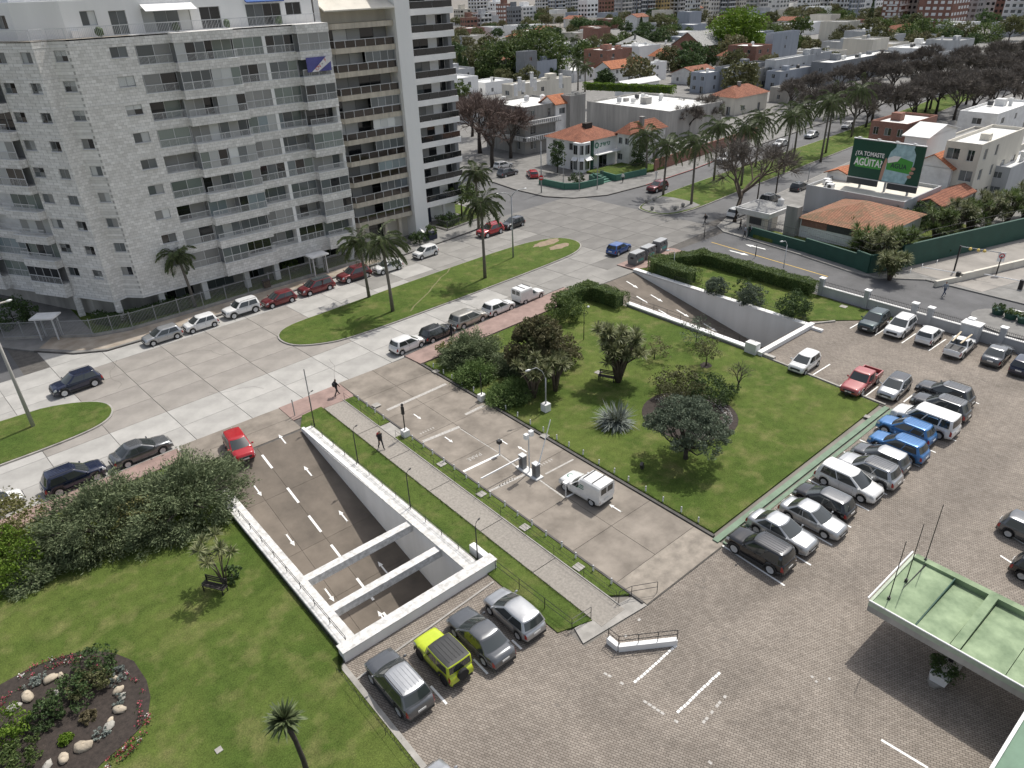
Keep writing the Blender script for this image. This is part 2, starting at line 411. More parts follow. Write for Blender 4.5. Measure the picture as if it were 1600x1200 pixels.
# ------------------------------------------------------------------ ground, roads, pavements
def sheet_cells(xs, ys, keep, z):
    mb = MB()
    for a in range(len(xs) - 1):
        for b in range(len(ys) - 1):
            if keep((xs[a] + xs[a + 1]) / 2, (ys[b] + ys[b + 1]) / 2):
                mb.quad((xs[a], ys[b], z), (xs[a + 1], ys[b], z), (xs[a + 1], ys[b + 1], z), (xs[a], ys[b + 1], z))
    return mb
RAMP1 = (11.1, 28.3, 19.1, 51.2); RAMP2 = (58.5, 33.2, 66.9, 56.0)
def in_ramp(x, y): return any(r[0] < x < r[2] and r[1] < y < r[3] for r in (RAMP1, RAMP2))
structure(sheet_cells([-3000, 11.1, 19.1, 58.5, 66.9, 3000], [-3000, 28.3, 33.2, 51.2, 56.0, 3000], lambda x, y: not in_ramp(x, y), -.07).build("ground", "earth"))

road = structure(MB().quad((-120, 52.0, -.03), (11.1, 52.0, -.03), (11.1, 90, -.03), (-120, 90, -.03))
    .quad((11.1, 51.2, -.03), (58.5, 51.2, -.03), (58.5, 90, -.03), (11.1, 90, -.03))
    .quad((58.5, 56, -.03), (66.9, 56, -.03), (66.9, 90, -.03), (58.5, 90, -.03))
    .quad((66.9, 52, -.03), (600, 52, -.03), (600, 125, -.03), (66.9, 125, -.03))
    .build("road", "joint"))
service = structure(MB().quad((76.3, -60, -.026), (88.5, -60, -.026), (88.5, 57.5, -.026), (76.3, 57.5, -.026)).build("service_road", "asphalt"))
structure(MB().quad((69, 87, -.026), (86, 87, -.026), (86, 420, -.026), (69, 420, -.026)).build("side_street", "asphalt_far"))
structure(MB().quad((-60, 72, -.026), (3.5, 79.5, -.026), (2.0, 140, -.026), (-60, 140, -.026)).build("cross_road", "asphalt"))
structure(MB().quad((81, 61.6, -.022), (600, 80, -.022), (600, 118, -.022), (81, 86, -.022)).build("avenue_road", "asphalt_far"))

def inpoly(x, y, P):
    c = False; j = len(P) - 1
    for i in range(len(P)):
        if (P[i][1] > y) != (P[j][1] > y) and x < (P[j][0] - P[i][0]) * (y - P[i][1]) / (P[j][1] - P[i][1]) + P[i][0]: c = not c
        j = i
    return c
def smooth_loop(P, it=2):
    for _ in range(it):
        Q = []
        for i in range(len(P)):
            a, b = P[i], P[(i + 1) % len(P)]
            Q += [(a[0] * .75 + b[0] * .25, a[1] * .75 + b[1] * .25), (a[0] * .25 + b[0] * .75, a[1] * .25 + b[1] * .75)]
        P = Q
    return P
def inset(P, d):
    n = len(P); out = []
    A = sum(P[i][0] * P[(i + 1) % n][1] - P[(i + 1) % n][0] * P[i][1] for i in range(n))
    sg = 1 if A > 0 else -1
    for i in range(n):
        a, b, c = P[i - 1], P[i], P[(i + 1) % n]
        t = Vector((c[0] - a[0], c[1] - a[1])).normalized()
        out.append((b[0] - t.y * d * sg, b[1] + t.x * d * sg))
    return out
MED1 = smooth_loop([(25.4, 70.0), (25.6, 67.0), (27.6, 65.2), (31.2, 63.9), (48, 64.6), (64.0, 65.7), (68.0, 66.6), (70.4, 68.6), (70.6, 71.5), (68.6, 73.6), (62.8, 74.6), (47, 73.6), (31.8, 72.3), (27.4, 71.9)])
MED2 = smooth_loop([(-70, 60.5), (-1.0, 62.9), (4.2, 63.2), (7.2, 64.0), (8.4, 66.0), (8.0, 68.3), (5.4, 70.3), (2.0, 71.2), (-70, 70)], 2)
MED3 = smooth_loop([(88.3, 73.8), (88.2, 70.0), (89.8, 68.0), (94.4, 67.4), (105.3, 68.4), (118, 69.3), (154.8, 72.2), (400, 92), (400, 101), (161, 80.6), (139, 79.5), (105, 77.6), (94.8, 76.2), (90.4, 75.3)], 2)
# concrete slabs of the avenue, cast in rows along it
ang = rad(3.2); ca, sa = math.cos(ang), math.sin(ang)
slab_me = MB().hexa([(-2.41, -1.76, -.04), (2.41, -1.76, -.04), (2.41, 1.76, -.04), (-2.41, 1.76, -.04)], [(-2.395, -1.745, 0), (2.395, -1.745, 0), (2.395, 1.745, 0), (-2.395, 1.745, 0)]).mesh("concrete_slab")
KERB_N = [(-120, 84), (2.0, 90.0), (5.4, 85.0), (8.4, 81.3), (11.2, 79.6), (14.7, 79.6), (23.7, 80.3), (34, 81.2), (46.6, 82.2), (57.4, 83.4), (65, 84.6), (70.5, 86.6), (72.8, 90)]
for i in range(-12, 19):
    for j in range(0, 9):
        lx, ly = i * 4.84, 2.2 + j * 3.54
        x, y = lx * ca - ly * sa, 54.2 + lx * sa + ly * ca
        if x > 87 or y > 87 or (x < 4 and y > 79): continue
        if RAMP2[0] - 2.6 < x < RAMP2[2] + 2.6 and y < 59: continue
        if inpoly(x, y, inset(MED1, 2.6)) or inpoly(x, y, inset(MED2, 2.6)): continue
        brown = (4 < x < 30 and 63 < y < 76) or (x > 72)
        o = put("concrete_slab", slab_me, ("slab_cloud_shade" if x > 66 + R.uniform(-4, 4) else "slab_half_shade" if x > 44 + R.uniform(-5, 5) else "slab_brown" if brown else "slab"), road, (x, y, R.uniform(-.004, .004)), ang)  # slab colours step darker to the right in place of a cloud's shadow
def median(poly, name, label, grass="lawn_dark"):
    t = structure(MB().prism(poly, -.05, .13).build(name, "kerb"))
    MB().prism(inset(poly, .16), .10, .165, False).build("grass", grass, t)
    return t
m1 = median(MED1, "median_strip", None); median(MED2, "median_strip", None); m3 = median(MED3, "median_strip", None)
bare = mat("bare_soil", (.26, .20, .14), .95, .2, 2, .5, 20)
def patch(name, c, rx, ry, z, m, parent=None, n=18, seed=1, amp=.2):
    q = random.Random(seed); P = [(c[0] + rx * (1 + q.uniform(-amp, amp)) * math.cos(2 * math.pi * k / n), c[1] + ry * (1 + q.uniform(-amp, amp)) * math.sin(2 * math.pi * k / n)) for k in range(n)]
    return MB().quad(*[(p[0], p[1], z) for p in P]).build(name, m, parent)
mb = MB(); pp = [gp(640 + (705 - 640) * k / 9 + R.uniform(-2, 2), 486 + (418 - 486) * k / 9, .171) for k in range(10)]
for a, b in zip(pp[:-1], pp[1:]): mb.quad(a + Vector((-.14, 0, 0)), a + Vector((.14, 0, 0)), b + Vector((.14, 0, 0)), b + Vector((-.14, 0, 0)))
mb.build("worn_track", mat("dry_grass", (.17, .165, .075), .95, .3, 6), m1)
patch("bare_patch", gp(855, 381), 2.4, 1.0, .170, bare, m1); patch("bare_patch", gp(873, 387), 1.8, .8, .173, bare, m1, seed=5)
structure(MB().prism(smooth_loop([(88.7, 73.5), (88.7, 70.2), (90, 68.6), (94.4, 67.9), (97.5, 68.2), (97.5, 76), (94.6, 75.9), (90.6, 74.9)], 1), .14, .176).build("paving_cap", "pave_grey"))

for i in range(9):                          # tar-filled cracks wandering over the slabs
    q = random.Random(i); p = Vector((q.uniform(0, 84), q.uniform(58, 80), .007)); a = q.uniform(0, 6.28); mb = MB()
    for k in range(q.randint(5, 12)):
        a += q.uniform(-.6, .6); e = p + Vector((math.cos(a), math.sin(a), 0)) * q.uniform(.5, 1.1); nn = Vector((-math.sin(a), math.cos(a), 0)) * .011; mb.quad(p - nn, e - nn, e + nn, p + nn); p = e
    mb.build("tar_seam", "joint", road)
# pavements
def walk(name, poly, m, z=.11, kerbmat="kerb"):
    return structure(MB().prism(poly, -.06, z).build(name, m))
walk("pavement", [(-120, 47.5), (10.3, 53.6), (10.3, 55.5), (4, 55.2), (-120, 51)], "pave_pink")
walk("pavement", [(19.3, 53.0), (25.3, 53.0), (25.4, 56.1), (19.3, 55.9)], "pave_pink", .05)
walk("pavement", [(33.2, 54.0), (57.4, 55.0), (57.0, 58.4), (54.7, 58.3), (38.7, 57.0), (33.0, 56.5)], "pave_pink")
walk("pavement", [(67.4, 56.5), (70.5, 55.3), (76.2, 52.5), (77.0, 55.0), (77.4, 58.0), (76.4, 59.3), (73, 59.5), (67.2, 59.2)], "pave_pink")
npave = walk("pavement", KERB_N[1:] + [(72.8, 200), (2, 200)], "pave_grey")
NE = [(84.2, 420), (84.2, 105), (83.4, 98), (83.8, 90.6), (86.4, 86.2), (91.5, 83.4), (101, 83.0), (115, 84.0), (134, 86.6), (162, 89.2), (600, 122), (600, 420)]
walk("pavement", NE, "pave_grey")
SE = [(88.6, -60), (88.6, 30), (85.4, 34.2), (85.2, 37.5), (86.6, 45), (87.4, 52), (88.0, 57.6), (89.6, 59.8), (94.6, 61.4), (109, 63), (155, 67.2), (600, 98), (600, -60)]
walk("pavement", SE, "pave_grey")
# tan tiled strip and gardens in front of the flats
tanw = [(5.9, 85.3), (8.7, 81.9), (11.3, 80.0), (14.7, 80.0), (23.7, 80.7), (34, 81.6), (46.4, 82.6), (46.0, 84.1), (34, 83.7), (20, 83.2), (14.6, 83.1), (11, 84.2), (7.6, 87.6)]
structure(MB().prism(tanw, .09, .118).build("pavement_tiles", "pave_tan"))
structure(MB().prism([(11.3, 84.6), (14.8, 83.5), (20, 83.7), (33, 84.2), (44, 84.5), (44, 90), (17, 92), (11, 96)], .09, .15).build("garden_lawn", "lawn_dark"))
# kerb lines
def kerb(pts, m, w=.16, z=.135, name="kerb"):
    mb = MB()
    for a, b in zip(pts[:-1], pts[1:]): mb.bar((a[0], a[1], z / 2 - .03), (b[0], b[1], z / 2 - .03), w, z + .06)
    return structure(mb.build(name, m))
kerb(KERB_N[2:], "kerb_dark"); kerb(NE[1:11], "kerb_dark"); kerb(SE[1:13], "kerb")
kerb([(-60, 53.1), (4, 55.25), (10.3, 55.55)], "kerb", .14, .125)
kerb([(33.0, 56.55), (38.7, 57.05), (54.7, 58.35), (57.0, 58.45)], "kerb_dark", .14, .125)
kerb([(101, 83.0), (115, 84.0), (134, 86.6)], "paint_red", .1, .15)

# crossings in front of the drives
def slabs(xs, ys, z, m, parent, gap=.03, name="concrete_slab", zf=None):
    for a in range(len(xs) - 1):
        for b in range(len(ys) - 1):
            x0, x1, y0, y1 = xs[a] + gap / 2, xs[a + 1] - gap / 2, ys[b] + gap / 2, ys[b + 1] - gap / 2
            if zf:
                MB().hexa([(x0, y0, zf(y0) - .05), (x1, y0, zf(y0) - .05), (x1, y1, zf(y1) - .05), (x0, y1, zf(y1) - .05)],
                          [(x0, y0, zf(y0)), (x1, y0, zf(y0)), (x1, y1, zf(y1)), (x0, y1, zf(y1))]).build(name, m, parent)
            else: MB().box(x0, y0, z - .05, x1, y1, z + R.uniform(-.003, .003)).build(name, m, parent)
drive = structure(MB().quad((25.45, 18.95, -.02), (33.1, 18.95, -.02), (33.1, 56.4, -.02), (25.45, 56.4, -.02)).build("driveway", "joint"))
slabs([25.45, 29.1, 33.1], [21.4, 25.2, 29.4, 33.9, 38.6, 43.2, 47.6, 52.0, 56.3], .012, "slab_drive", drive)
slabs([25.45, 33.1], [19.0, 21.4], .012, "apron", drive)
slabs([10.5, 14.9, 19.3], [51.4, 53.6, 55.9], .010, "slab_drive", drive)
slabs([57.6, 62.3, 67.1], [56.1, 58.9], .012, "slab_half_shade", drive)
path = structure(MB().quad((22.2, 19.6, -.01), (24.2, 19.6, -.01), (24.2, 53.2, -.01), (22.2, 53.2, -.01)).build("footpath", "joint"))
slabs([22.2, 24.2], [19.6, 25.5, 30.8, 36.8, 42.3, 47.2, 53.2], .03, "aggregate", path, .06, "path_slab")

# brick paved car park
LOT = [(9.9, -60), (75.6, -60), (75.6, 33.2), (58.2, 33.2), (57.2, 19.2), (33.2, 18.9), (25.4, 18.9), (20.5, 19.3), (20.9, 27.4), (9.9, 27.4)]
lot = structure(MB().quad(*[(p[0], p[1], 0) for p in LOT]).build("car_park", "pavers"))
structure(MB().prism([(20.6, 19.5), (25.4, 18.95), (25.4, 20.0), (21.0, 20.6)], -.03, .02).build("path_end", "kerb"))

# lawns
def lawn(poly, z=.09, m="lawn", name="lawn"):
    return structure(MB().prism(poly, -.06, z).build(name, m))
lawn([(-120, -60), (9.6, -60), (9.6, 27.4), (10.1, 28.0), (10.3, 53.5), (-120, 47.4)])
lawn([(33.5, 20.1), (57.2, 20.4), (57.9, 33.0), (57.9, 54.8), (33.5, 53.8)])
lawn([(67.6, 34.2), (75.6, 34.4), (76.0, 52.4), (70.4, 55.2), (67.6, 56.4)])
lawn([(70.5, 31.6), (75.4, 27.0), (75.4, 34.4), (67.6, 34.2)], .085, "lawn_dark")
lawn([(20.05, 21.0), (22.15, 20.3), (22.15, 53.4), (20.2, 53.2), (19.2, 51.4), (20.05, 51.0)], .07, "lawn_dark", "grass_strip")
lawn([(24.25, 21.0), (25.25, 20.2), (25.25, 44.6), (24.25, 44.6)], .07, "lawn_dark", "grass_strip")
lawn([(24.25, 47.0), (25.25, 47.0), (25.25, 53.0), (24.25, 53.0)], .07, "lawn_dark", "grass_strip")
structure(MB().box(24.25, 44.65, -.05, 25.25, 46.95, .045).build("paving_cap", "kerb"))
# lawn edgings
kerb([(33.25, 19.9), (33.25, 53.9)], "kerb_dark", .22, .11); kerb([(25.33, 19.2), (25.33, 53.2)], "kerb_dark", .14, .11)
kerb([(24.2, 20.0), (24.2, 53.2)], "kerb", .07, .08); kerb([(9.75, -60), (9.75, 27.3)], "kerb", .3, .12)
kerb([(32.9, 19.55), (57.2, 19.75)], "green_kerb", .42, .10); kerb([(33.2, 19.02), (57.3, 19.25)], "green_kerb", .3, .05)
kerb([(57.5, 20.0), (58.2, 33.0)], "kerb", .2, .12); kerb([(67.4, 33.2), (70.4, 31.4)], "kerb", .2, .14)
kerb([(9.9, 25.95), (19.9, 26.55)], "kerb", .12, .06)

# painted markings
def line(a, b, w=.13, z=.006, m="paint_white", name="painted_line", parent=None):
    a = Vector((a[0], a[1], 0)); b = Vector((b[0], b[1], 0)); d = (b - a).normalized(); n = Vector((-d.y, d.x, 0)) * w / 2
    zz = Vector((0, 0, z))
    return MB().quad(a - n + zz, b - n + zz, b + n + zz, a + n + zz).build(name, m, parent)
def pline(p, q, w=.13, z=.006, m="paint_white", parent=None): return line(gp(*p), gp(*q), w, z, m, "painted_line", parent)
# bays along the lawn
for p, q in (((1192, 882), (1226, 915)), ((1232, 858), (1267, 883)), ((1272, 828), (1300, 852)), ((1312, 800), (1330, 824)), ((1334, 785), (1358, 798)), ((1366, 763), (1386, 773)), ((1400, 744), (1413, 750)), ((1418, 720), (1437, 729)), ((1445, 701), (1462, 707)), ((1462, 677), (1494, 689)), ((1504, 622), (1530, 631))):
    b = gp(*q); line((b.x, b.y), (b.x + .25, b.y + 4.7), .12, .005, "paint_white", "painted_line", lot)
for p, q in (((1260, 592), (1297, 569)), ((1219, 577), (1234, 569)), ((1303, 607), (1318, 600)), ((1348, 622), (1372, 604)), ((1412, 628), (1430, 614)), ((1328, 513), (1342, 505)), ((1367, 524), (1384, 513)), ((1409, 536), (1431, 521)), ((1451, 548), (1478, 530))):
    pline(p, q, .12, .005, "paint_white", lot)
for p, q in (((673, 1072), (698, 1100)), ((740, 1030), (762, 1053)), ((800, 1000), (815, 1014)), ((1377, 1156), (1450, 1200)), ((1563, 868), (1600, 892)), ((1580, 838), (1600, 850))):
    pline(p, q, .13, .005, "paint_white", lot)
for p, q in (((991, 1067), (1057, 1008)), ((1058, 1114), (1125, 1050)), ((1267, 1056), (1278, 1067)), ((1294, 1060), (1307, 1063)), ((1098, 1130), (1135, 1086)), ((1005, 1095), (1060, 1130)), ((1075, 1160), (1120, 1200)), ((958, 1018), (1004, 962)), ((925, 1040), (975, 1070))):
    q2 = "paint_white" if q in ((1057, 1008), (1125, 1050)) else "paint_worn"
    a, b = gp(*p), gp(*q); n = max(3, int((b - a).length / .24)); d = (b - a) / n
    mb = MB(); nn = Vector((-d.y, d.x, 0)).normalized() * .07
    for k in range(n):                       # paint survives on the faces of the blocks only
        if q2 == "paint_worn" and R.random() < .5: continue
        s = a + d * (k + .06) + Vector((0, 0, .005)); e = a + d * (k + .86) + Vector((0, 0, .005)); off = nn * R.uniform(-.25, .25)
        mb.quad(s - nn + off, e - nn + off, e + nn + off, s + nn + off)
    if mb.f: mb.build("painted_line", q2, lot)
def arrow(c, dirv, parent, z=.02, L=1.15, zf=None, m="paint_white"):
    d = Vector((dirv[0], dirv[1], 0)).normalized(); n = Vector((-d.y, d.x, 0)); c = Vector((c[0], c[1], 0))
    pts = [(-.5, .045), (.16, .045), (.16, .13), (.5, 0), (.16, -.13), (.16, -.045), (-.5, -.045), (-.57, -.12), (-.44, 0), (-.57, .12)]
    V = [c + d * p[0] * L + n * p[1] * L for p in pts]
    V = [(v.x, v.y, (zf(v.y) if zf else 0) + z) for v in V]
    mb = MB(); mb.v += V
    mb.f = [(0, 6, 5, 1), (2, 4, 3), (0, 9, 8), (8, 7, 6), (0, 8, 6)]
    return mb.build("painted_arrow", m, parent)
for p in ((652, 651), (701, 687)): arrow(gp(*p), (0, -1), drive)
for p in ((816, 702), (961, 794), (786, 690)): arrow(gp(*p), (0, 1), drive)
for p, q, w in (((605, 641), (697, 600), .34), ((661, 690), (718, 667), .34), ((727, 648), (756, 634), .3)): pline(p, q, w, .018, "paint_worn", drive)
pline((724, 737), (781, 710), .22, .019, "paint_white", drive)
pline((781, 710), (834, 750), .14, .019, "paint_worn", drive); pline((840, 748), (882, 778), .14, .019, "paint_worn", drive)
pline((764, 768), (821, 741), .22, .019, "paint_worn", drive); pline((852, 741), (896, 718), .16, .019, "paint_worn", drive); pline((885, 777), (905, 767), .16, .019, "paint_white", drive)
pline((719, 670), (778, 707), .08, .018, "paint_worn", drive)
def text(body, loc, size, rx, rz, m, parent=None, name="lettering", ext=.004, basis=None, align='CENTER', sx=1., bold=0.):
    cu = bpy.data.curves.new(name, 'FONT'); cu.body = body; cu.size = size; cu.extrude = ext; cu.align_x = align; cu.align_y = 'CENTER'; cu.offset = bold
    ob = bpy.data.objects.new(name, cu); col.objects.link(ob)
    bpy.context.view_layer.update()
    me = bpy.data.meshes.new_from_object(ob.evaluated_get(bpy.context.evaluated_depsgraph_get())); bpy.data.objects.remove(ob)
    me.materials.clear()
    o = put(name, me, m, parent)
    if basis is not None:
        X, Y = [Vector(v).normalized() for v in basis]; Z = X.cross(Y)
        o.matrix_local = Matrix(((X.x * sx, Y.x, Z.x, loc[0]), (X.y * sx, Y.y, Z.y, loc[1]), (X.z * sx, Y.z, Z.z, loc[2]), (0, 0, 0, 1)))
    else:
        o.location = loc; o.rotation_euler = (rx, 0, rz)
    return o
t = gp(741, 714); text("PARE", (t.x, t.y, .02), .6, 0, math.pi, "paint_worn", drive)
for p in ((794, 752), (670, 672), (855, 722), (748, 637)):   # faded lettering nobody can read any more
    c = gp(*p); mb = MB()
    for k in range(6):
        x = c.x - .9 + k * .26 + R.uniform(0, .05); mb.quad((x, c.y - .12, .019), (x + .09, c.y - .12, .019), (x + .09, c.y + .12, .019), (x, c.y + .12, .019))
    mb.build("faded_mark", "paint_worn", drive)
line((83.2, 56.2), (82.0, 38.5), .14, -.018, "paint_yellow", "painted_line", service)
arrow((85.6, 50.8), (-.02, 1), service, -.018, 3.2); arrow((82.0, 51.0), (.02, -1), service, -.018, 3.0); arrow((90.5 - 4, 19.0), (0, -1), service, -.018, 2.6)
# ------------------------------------------------------------------ ramps down to the garage
S1, Y1 = .225, 51.2
def z1(y): return -S1 * (Y1 - y)
S2, Y2 = .205, 56.0
def z2(y): return -S2 * (Y2 - y)
ramp = structure(MB().quad((11.1, 22, z1(22) - .04), (19.1, 22, z1(22) - .04), (19.1, 51.2, -.04), (11.1, 51.2, -.04)).build("ramp", "joint"))
slabs([11.12, 13.3, 15.2, 19.08], [22, 26.6, 31.0, 35.6, 40.2, 45.8, 51.18], 0, "ramp_slab", ramp, .02, "ramp_slab", z1)
ramp_b = structure(MB().quad((58.5, 26, z2(26) - .04), (66.9, 26, z2(26) - .04), (66.9, 56, -.04), (58.5, 56, -.04)).build("ramp", "joint"))
slabs([58.52, 62.7, 66.88], [26, 31, 36, 41, 46, 51, 55.98], 0, "ramp_slab", ramp_b, .02, "ramp_slab", z2)
for p, up in (((441, 686), 1), ((481, 736), 1), ((536, 806), 1), ((598, 887), 1), ((403, 767), 0), ((454, 844), 0), ((515, 930), 0), ((598, 965), 1)):
    c = on_slope(*p, Y1, S1); arrow(c, (0, 1 if up else -1), ramp, .012, 1.25, z1)
for a, b in (((412, 710), (427, 731)), ((450, 762), (468, 785)), ((482, 806), (502, 831)), ((516, 852), (533, 874)), ((555, 905), (567, 920)), ((576, 935), (580, 940)), ((594, 960), (602, 970))):
    a, b = on_slope(*a, Y1, S1), on_slope(*b, Y1, S1); x = 15.2
    MB().quad((x - .09, a.y, z1(a.y) + .012), (x - .09, b.y, z1(b.y) + .012), (x + .09, b.y, z1(b.y) + .012), (x + .09, a.y, z1(a.y) + .012)).build("painted_line", "paint_white", ramp)
for p in ((988, 445), (1026, 466), (1067, 490), (1110, 512), (1152, 537)):
    c = on_slope(*p, Y2, S2); arrow(c, (0, -1), ramp_b, .012, 1.9, z2)
for a, b in (((990, 465), (1008, 475)), ((1026, 485), (1046, 496)), ((1065, 508), (1082, 516))):
    a, b = on_slope(*a, Y2, S2), on_slope(*b, Y2, S2)
    MB().quad((62.6, a.y, z2(a.y) + .012), (62.6, b.y, z2(b.y) + .012), (62.8, b.y, z2(b.y) + .012), (62.8, a.y, z2(a.y) + .012)).build("painted_line", "paint_white", ramp_b)

w1 = thing("ramp_wall", "white retaining walls and broad coping around the near garage ramp", "wall", (15, 27.6, 0))
def P(o): return Vector((-o.location.x, -o.location.y, -o.location.z))
def part(mb, name, m, parent, smooth=False):      # mesh in world coordinates under a placed thing
    o = mb.build(name, m, parent, smooth); o.location = P(parent); return o
part(MB().box(19.1, 27.5, -7, 19.35, 51.0, .30), "inner_wall", "ramp_white", w1)
part(MB().hexa([(19.02, 28.02, .30), (20.05, 28.02, .30), (20.05, 51.0, .10), (19.02, 51.0, .10)], [(19.02, 28.02, .42), (20.05, 28.02, .42), (20.05, 51.0, .14), (19.02, 51.0, .14)]), "coping", "coping", w1)
part(MB().box(10.75, 27.5, -7, 11.1, 47.0, .34), "inner_wall", "ramp_white", w1)
part(MB().box(10.2, 28.05, .34, 11.2, 46.9, .48), "coping", "coping", w1)
part(MB().box(10.28, 28.05, -.05, 10.74, 46.9, .34), "outer_face", "concrete_wall", w1)
part(MB().box(10.0, 27.35, -.05, 20.8, 28.0, .72), "end_wall", "ramp_white", w1)
part(MB().box(9.94, 27.3, .72, 20.86, 28.06, .78), "coping", "coping", w1)
part(MB().box(20.4, 28.06, -.05, 20.8, 29.6, .72), "end_wall", "ramp_white", w1)
for y in (34.6, 31.2):
    part(MB().box(11.1, y - .28, -.35, 19.1, y + .28, .22), "crossbeam", "coping", w1)
w2 = thing("ramp_wall", "white retaining walls of the far garage ramp beside the clipped hedge", "wall", (62.7, 33, 0))
part(MB().hexa([(66.9, 31.0, -8), (67.3, 31.0, -8), (67.3, 56.2, -.5), (66.9, 56.2, -.5)], [(66.9, 31.0, .26), (67.3, 31.0, .26), (67.3, 56.2, .16), (66.9, 56.2, .16)]), "inner_wall", "ramp_white", w2)
part(MB().box(66.84, 32.6, .26, 67.5, 56.2, .36), "coping", "white_wall", w2)
part(MB().box(58.1, 31.0, -8, 58.5, 49.5, .28), "inner_wall", "concrete_wall", w2)
part(MB().box(57.95, 33.0, .28, 58.62, 49.5, .42), "coping", "white_wall", w2)
part(MB().box(57.9, 32.2, -.05, 67.5, 32.6, .42), "end_wall", "ramp_white", w2)
part(MB().box(57.84, 32.14, .42, 67.56, 32.62, .50), "coping", "white_wall", w2)
part(MB().box(57.6, 32.7, -.05, 58.4, 33.9, 1.15), "end_pier", "white_worn", w2)

# ------------------------------------------------------------------ railings and fences
def rail(name, pts, label, h=.9, m="metal_black", bars=(1., .55), post=1.8, r=.022, cat="railing", group=None):
    P0 = Vector(pts[0]); t = thing(name, label, cat, tuple(P0), 0, group)
    for a, b in zip(pts[:-1], pts[1:]):
        a = Vector(a) - P0; b = Vector(b) - P0; n = max(1, int((b - a).length / post))
        for k in range(n + 1):
            if k == 0 and a.length > .01: continue
            c = a.lerp(b, k / n); MB().tube([c, c + Vector((0, 0, h))], r, 6).build("post", m, t)
        for f in bars: MB().tube([a + Vector((0, 0, h * f)), b + Vector((0, 0, h * f))], r * .8, 5).build("rail", m, t)
    return t
rail("railing", [(10.55, 28.1, .48), (10.55, 46.8, .48)], "thin dark railing along the left coping of the near ramp", .55)
rail("railing", [(19.85, 28.2, .40), (19.85, 50.6, .15)], "thin dark railing on the coping beside the grass strip of the near ramp", .5)
rail("railing", [(58.3, 33.2, .42), (58.3, 49.4, .42)], "thin dark railing on the left wall of the far ramp", .8)
rail("railing", [(67.2, 33.0, .36), (67.2, 40, .36), (67.2, 50, .36)], "thin wire railing on the right wall of the far ramp", .6)
rail("railing", [(22.25, 20.5, 0), (20.8, 20.6, 0), (20.6, 27.2, 0)], "black pipe railing at the end of the grass strip by the silver hatchback", .9)
rail("railing", [(24.3, 20.2, 0), (25.2, 20.0, 0), (26.6, 19.2, 0)], "black pipe railing where the footpath meets the driveway", .9)
rail("railing", [(24.28, 20.4, 0), (24.28, 44.5, 0)], "thin black railing along the right side of the footpath", .8, post=2.6, r=.014)
rail("railing", [(24.28, 47.2, 0), (24.28, 53.0, 0)], "short thin black railing at the street end of the footpath", .8, post=2.4, r=.014)
rail("railing", [(9.3, -20, .09), (9.3, 27, .09)], "low wire fence along the lawn edge of the lower car park", .45, post=2.4, r=.013, bars=(1.,))

def pier_wall(pts, label):
    """low grey wall with white-capped piers and spiked railings in between"""
    t = thing("boundary_wall", label, "wall", (pts[0][0], pts[0][1], 0))
    for i, (a, b) in enumerate(zip(pts[:-1], pts[1:])):
        part(MB().bar((a[0], a[1], .55), (b[0], b[1], .55), .24, 1.1), "wall_panel", "grey_light", t)
        part(MB().bar((a[0], a[1], 1.13), (b[0], b[1], 1.13), .36, .07), "coping", "white_worn", t)
        d = Vector((b[0] - a[0], b[1] - a[1], 0)); n = int(d.length / .17); mb = MB()
        for k in range(1, n):
            c = Vector((a[0], a[1], 1.15)) + d * k / n; mb.tube([c, c + Vector((0, 0, .62))], .013, 4)
        for z in (1.3, 1.65): mb.bar((a[0], a[1], z), (b[0], b[1], z), .02, .03)
        part(mb, "spiked_railing", "metal_black", t)
    for p in pts:
        part(MB().box(p[0] - .24, p[1] - .24, 0, p[0] + .24, p[1] + .24, 2.0), "pier", "grey_light", t)
        part(MB().box(p[0] - .32, p[1] - .32, 2.0, p[0] + .32, p[1] + .32, 2.1), "pier_cap", "white_wall", t)
    return t
pier_wall([(76.0, 36.2), (76.0, 31.0), (76.0, 26.0), (75.95, 24.4), (75.95, 20.6), (75.9, 17.7), (75.9, 12.0), (75.9, 4)], "grey boundary wall with white capped piers and black spikes behind the car park")
ub = thing("utility_cabinet", "pale grey concrete cabinet box against the spiked boundary wall", "cabinet", (75.0, 20.2, 0))
part(MB().box(74.5, 19.4, 0, 75.7, 21.0, 1.9), "body", "grey_light", ub); part(MB().box(74.42, 19.32, 1.9, 75.76, 21.08, 2.0), "lid", "white_worn", ub); part(MB().box(74.47, 19.7, .2, 74.5, 20.7, 1.7), "door", "grey_light", ub)

def bar_fence(pts, h, m, label, step=.14, posts=2.6, z=.12, basem="kerb"):
    t = thing("metal_fence", label, "fence", (pts[0][0], pts[0][1], z))
    for a, b in zip(pts[:-1], pts[1:]):
        d = Vector((b[0] - a[0], b[1] - a[1], 0)); k = max(1, round(d.length / posts))
        part(MB().bar((a[0], a[1], z + .12), (b[0], b[1], z + .12), .18, .24), "base_wall", basem, t)
        for i in range(k):
            p = Vector((a[0], a[1], z)) + d * i / k; q = Vector((a[0], a[1], z)) + d * (i + 1) / k; mb = MB()
            part(MB().box(p.x - .04, p.y - .04, z + .2, p.x + .04, p.y + .04, z + h + .1), "post", m, t)
            n = int((q - p).length / step)
            for j in range(1, n):
                c = p.lerp(q, j / n); mb.quad((c.x - .016, c.y - .004, z + .3), (c.x + .016, c.y + .004, z + .3), (c.x + .016, c.y + .004, z + h), (c.x - .016, c.y - .004, z + h))
            for zz in (.32, h - .1): mb.bar((p.x, p.y, z + zz), (q.x, q.y, z + zz), .03, .05)
            part(mb, "fence_panel", m, t)
    return t
bar_fence([(3.6, 90.5), (6.9, 87.9)], 2.0, "metal_grey", "grey bar fence left of the entrance gate of the stone flats")
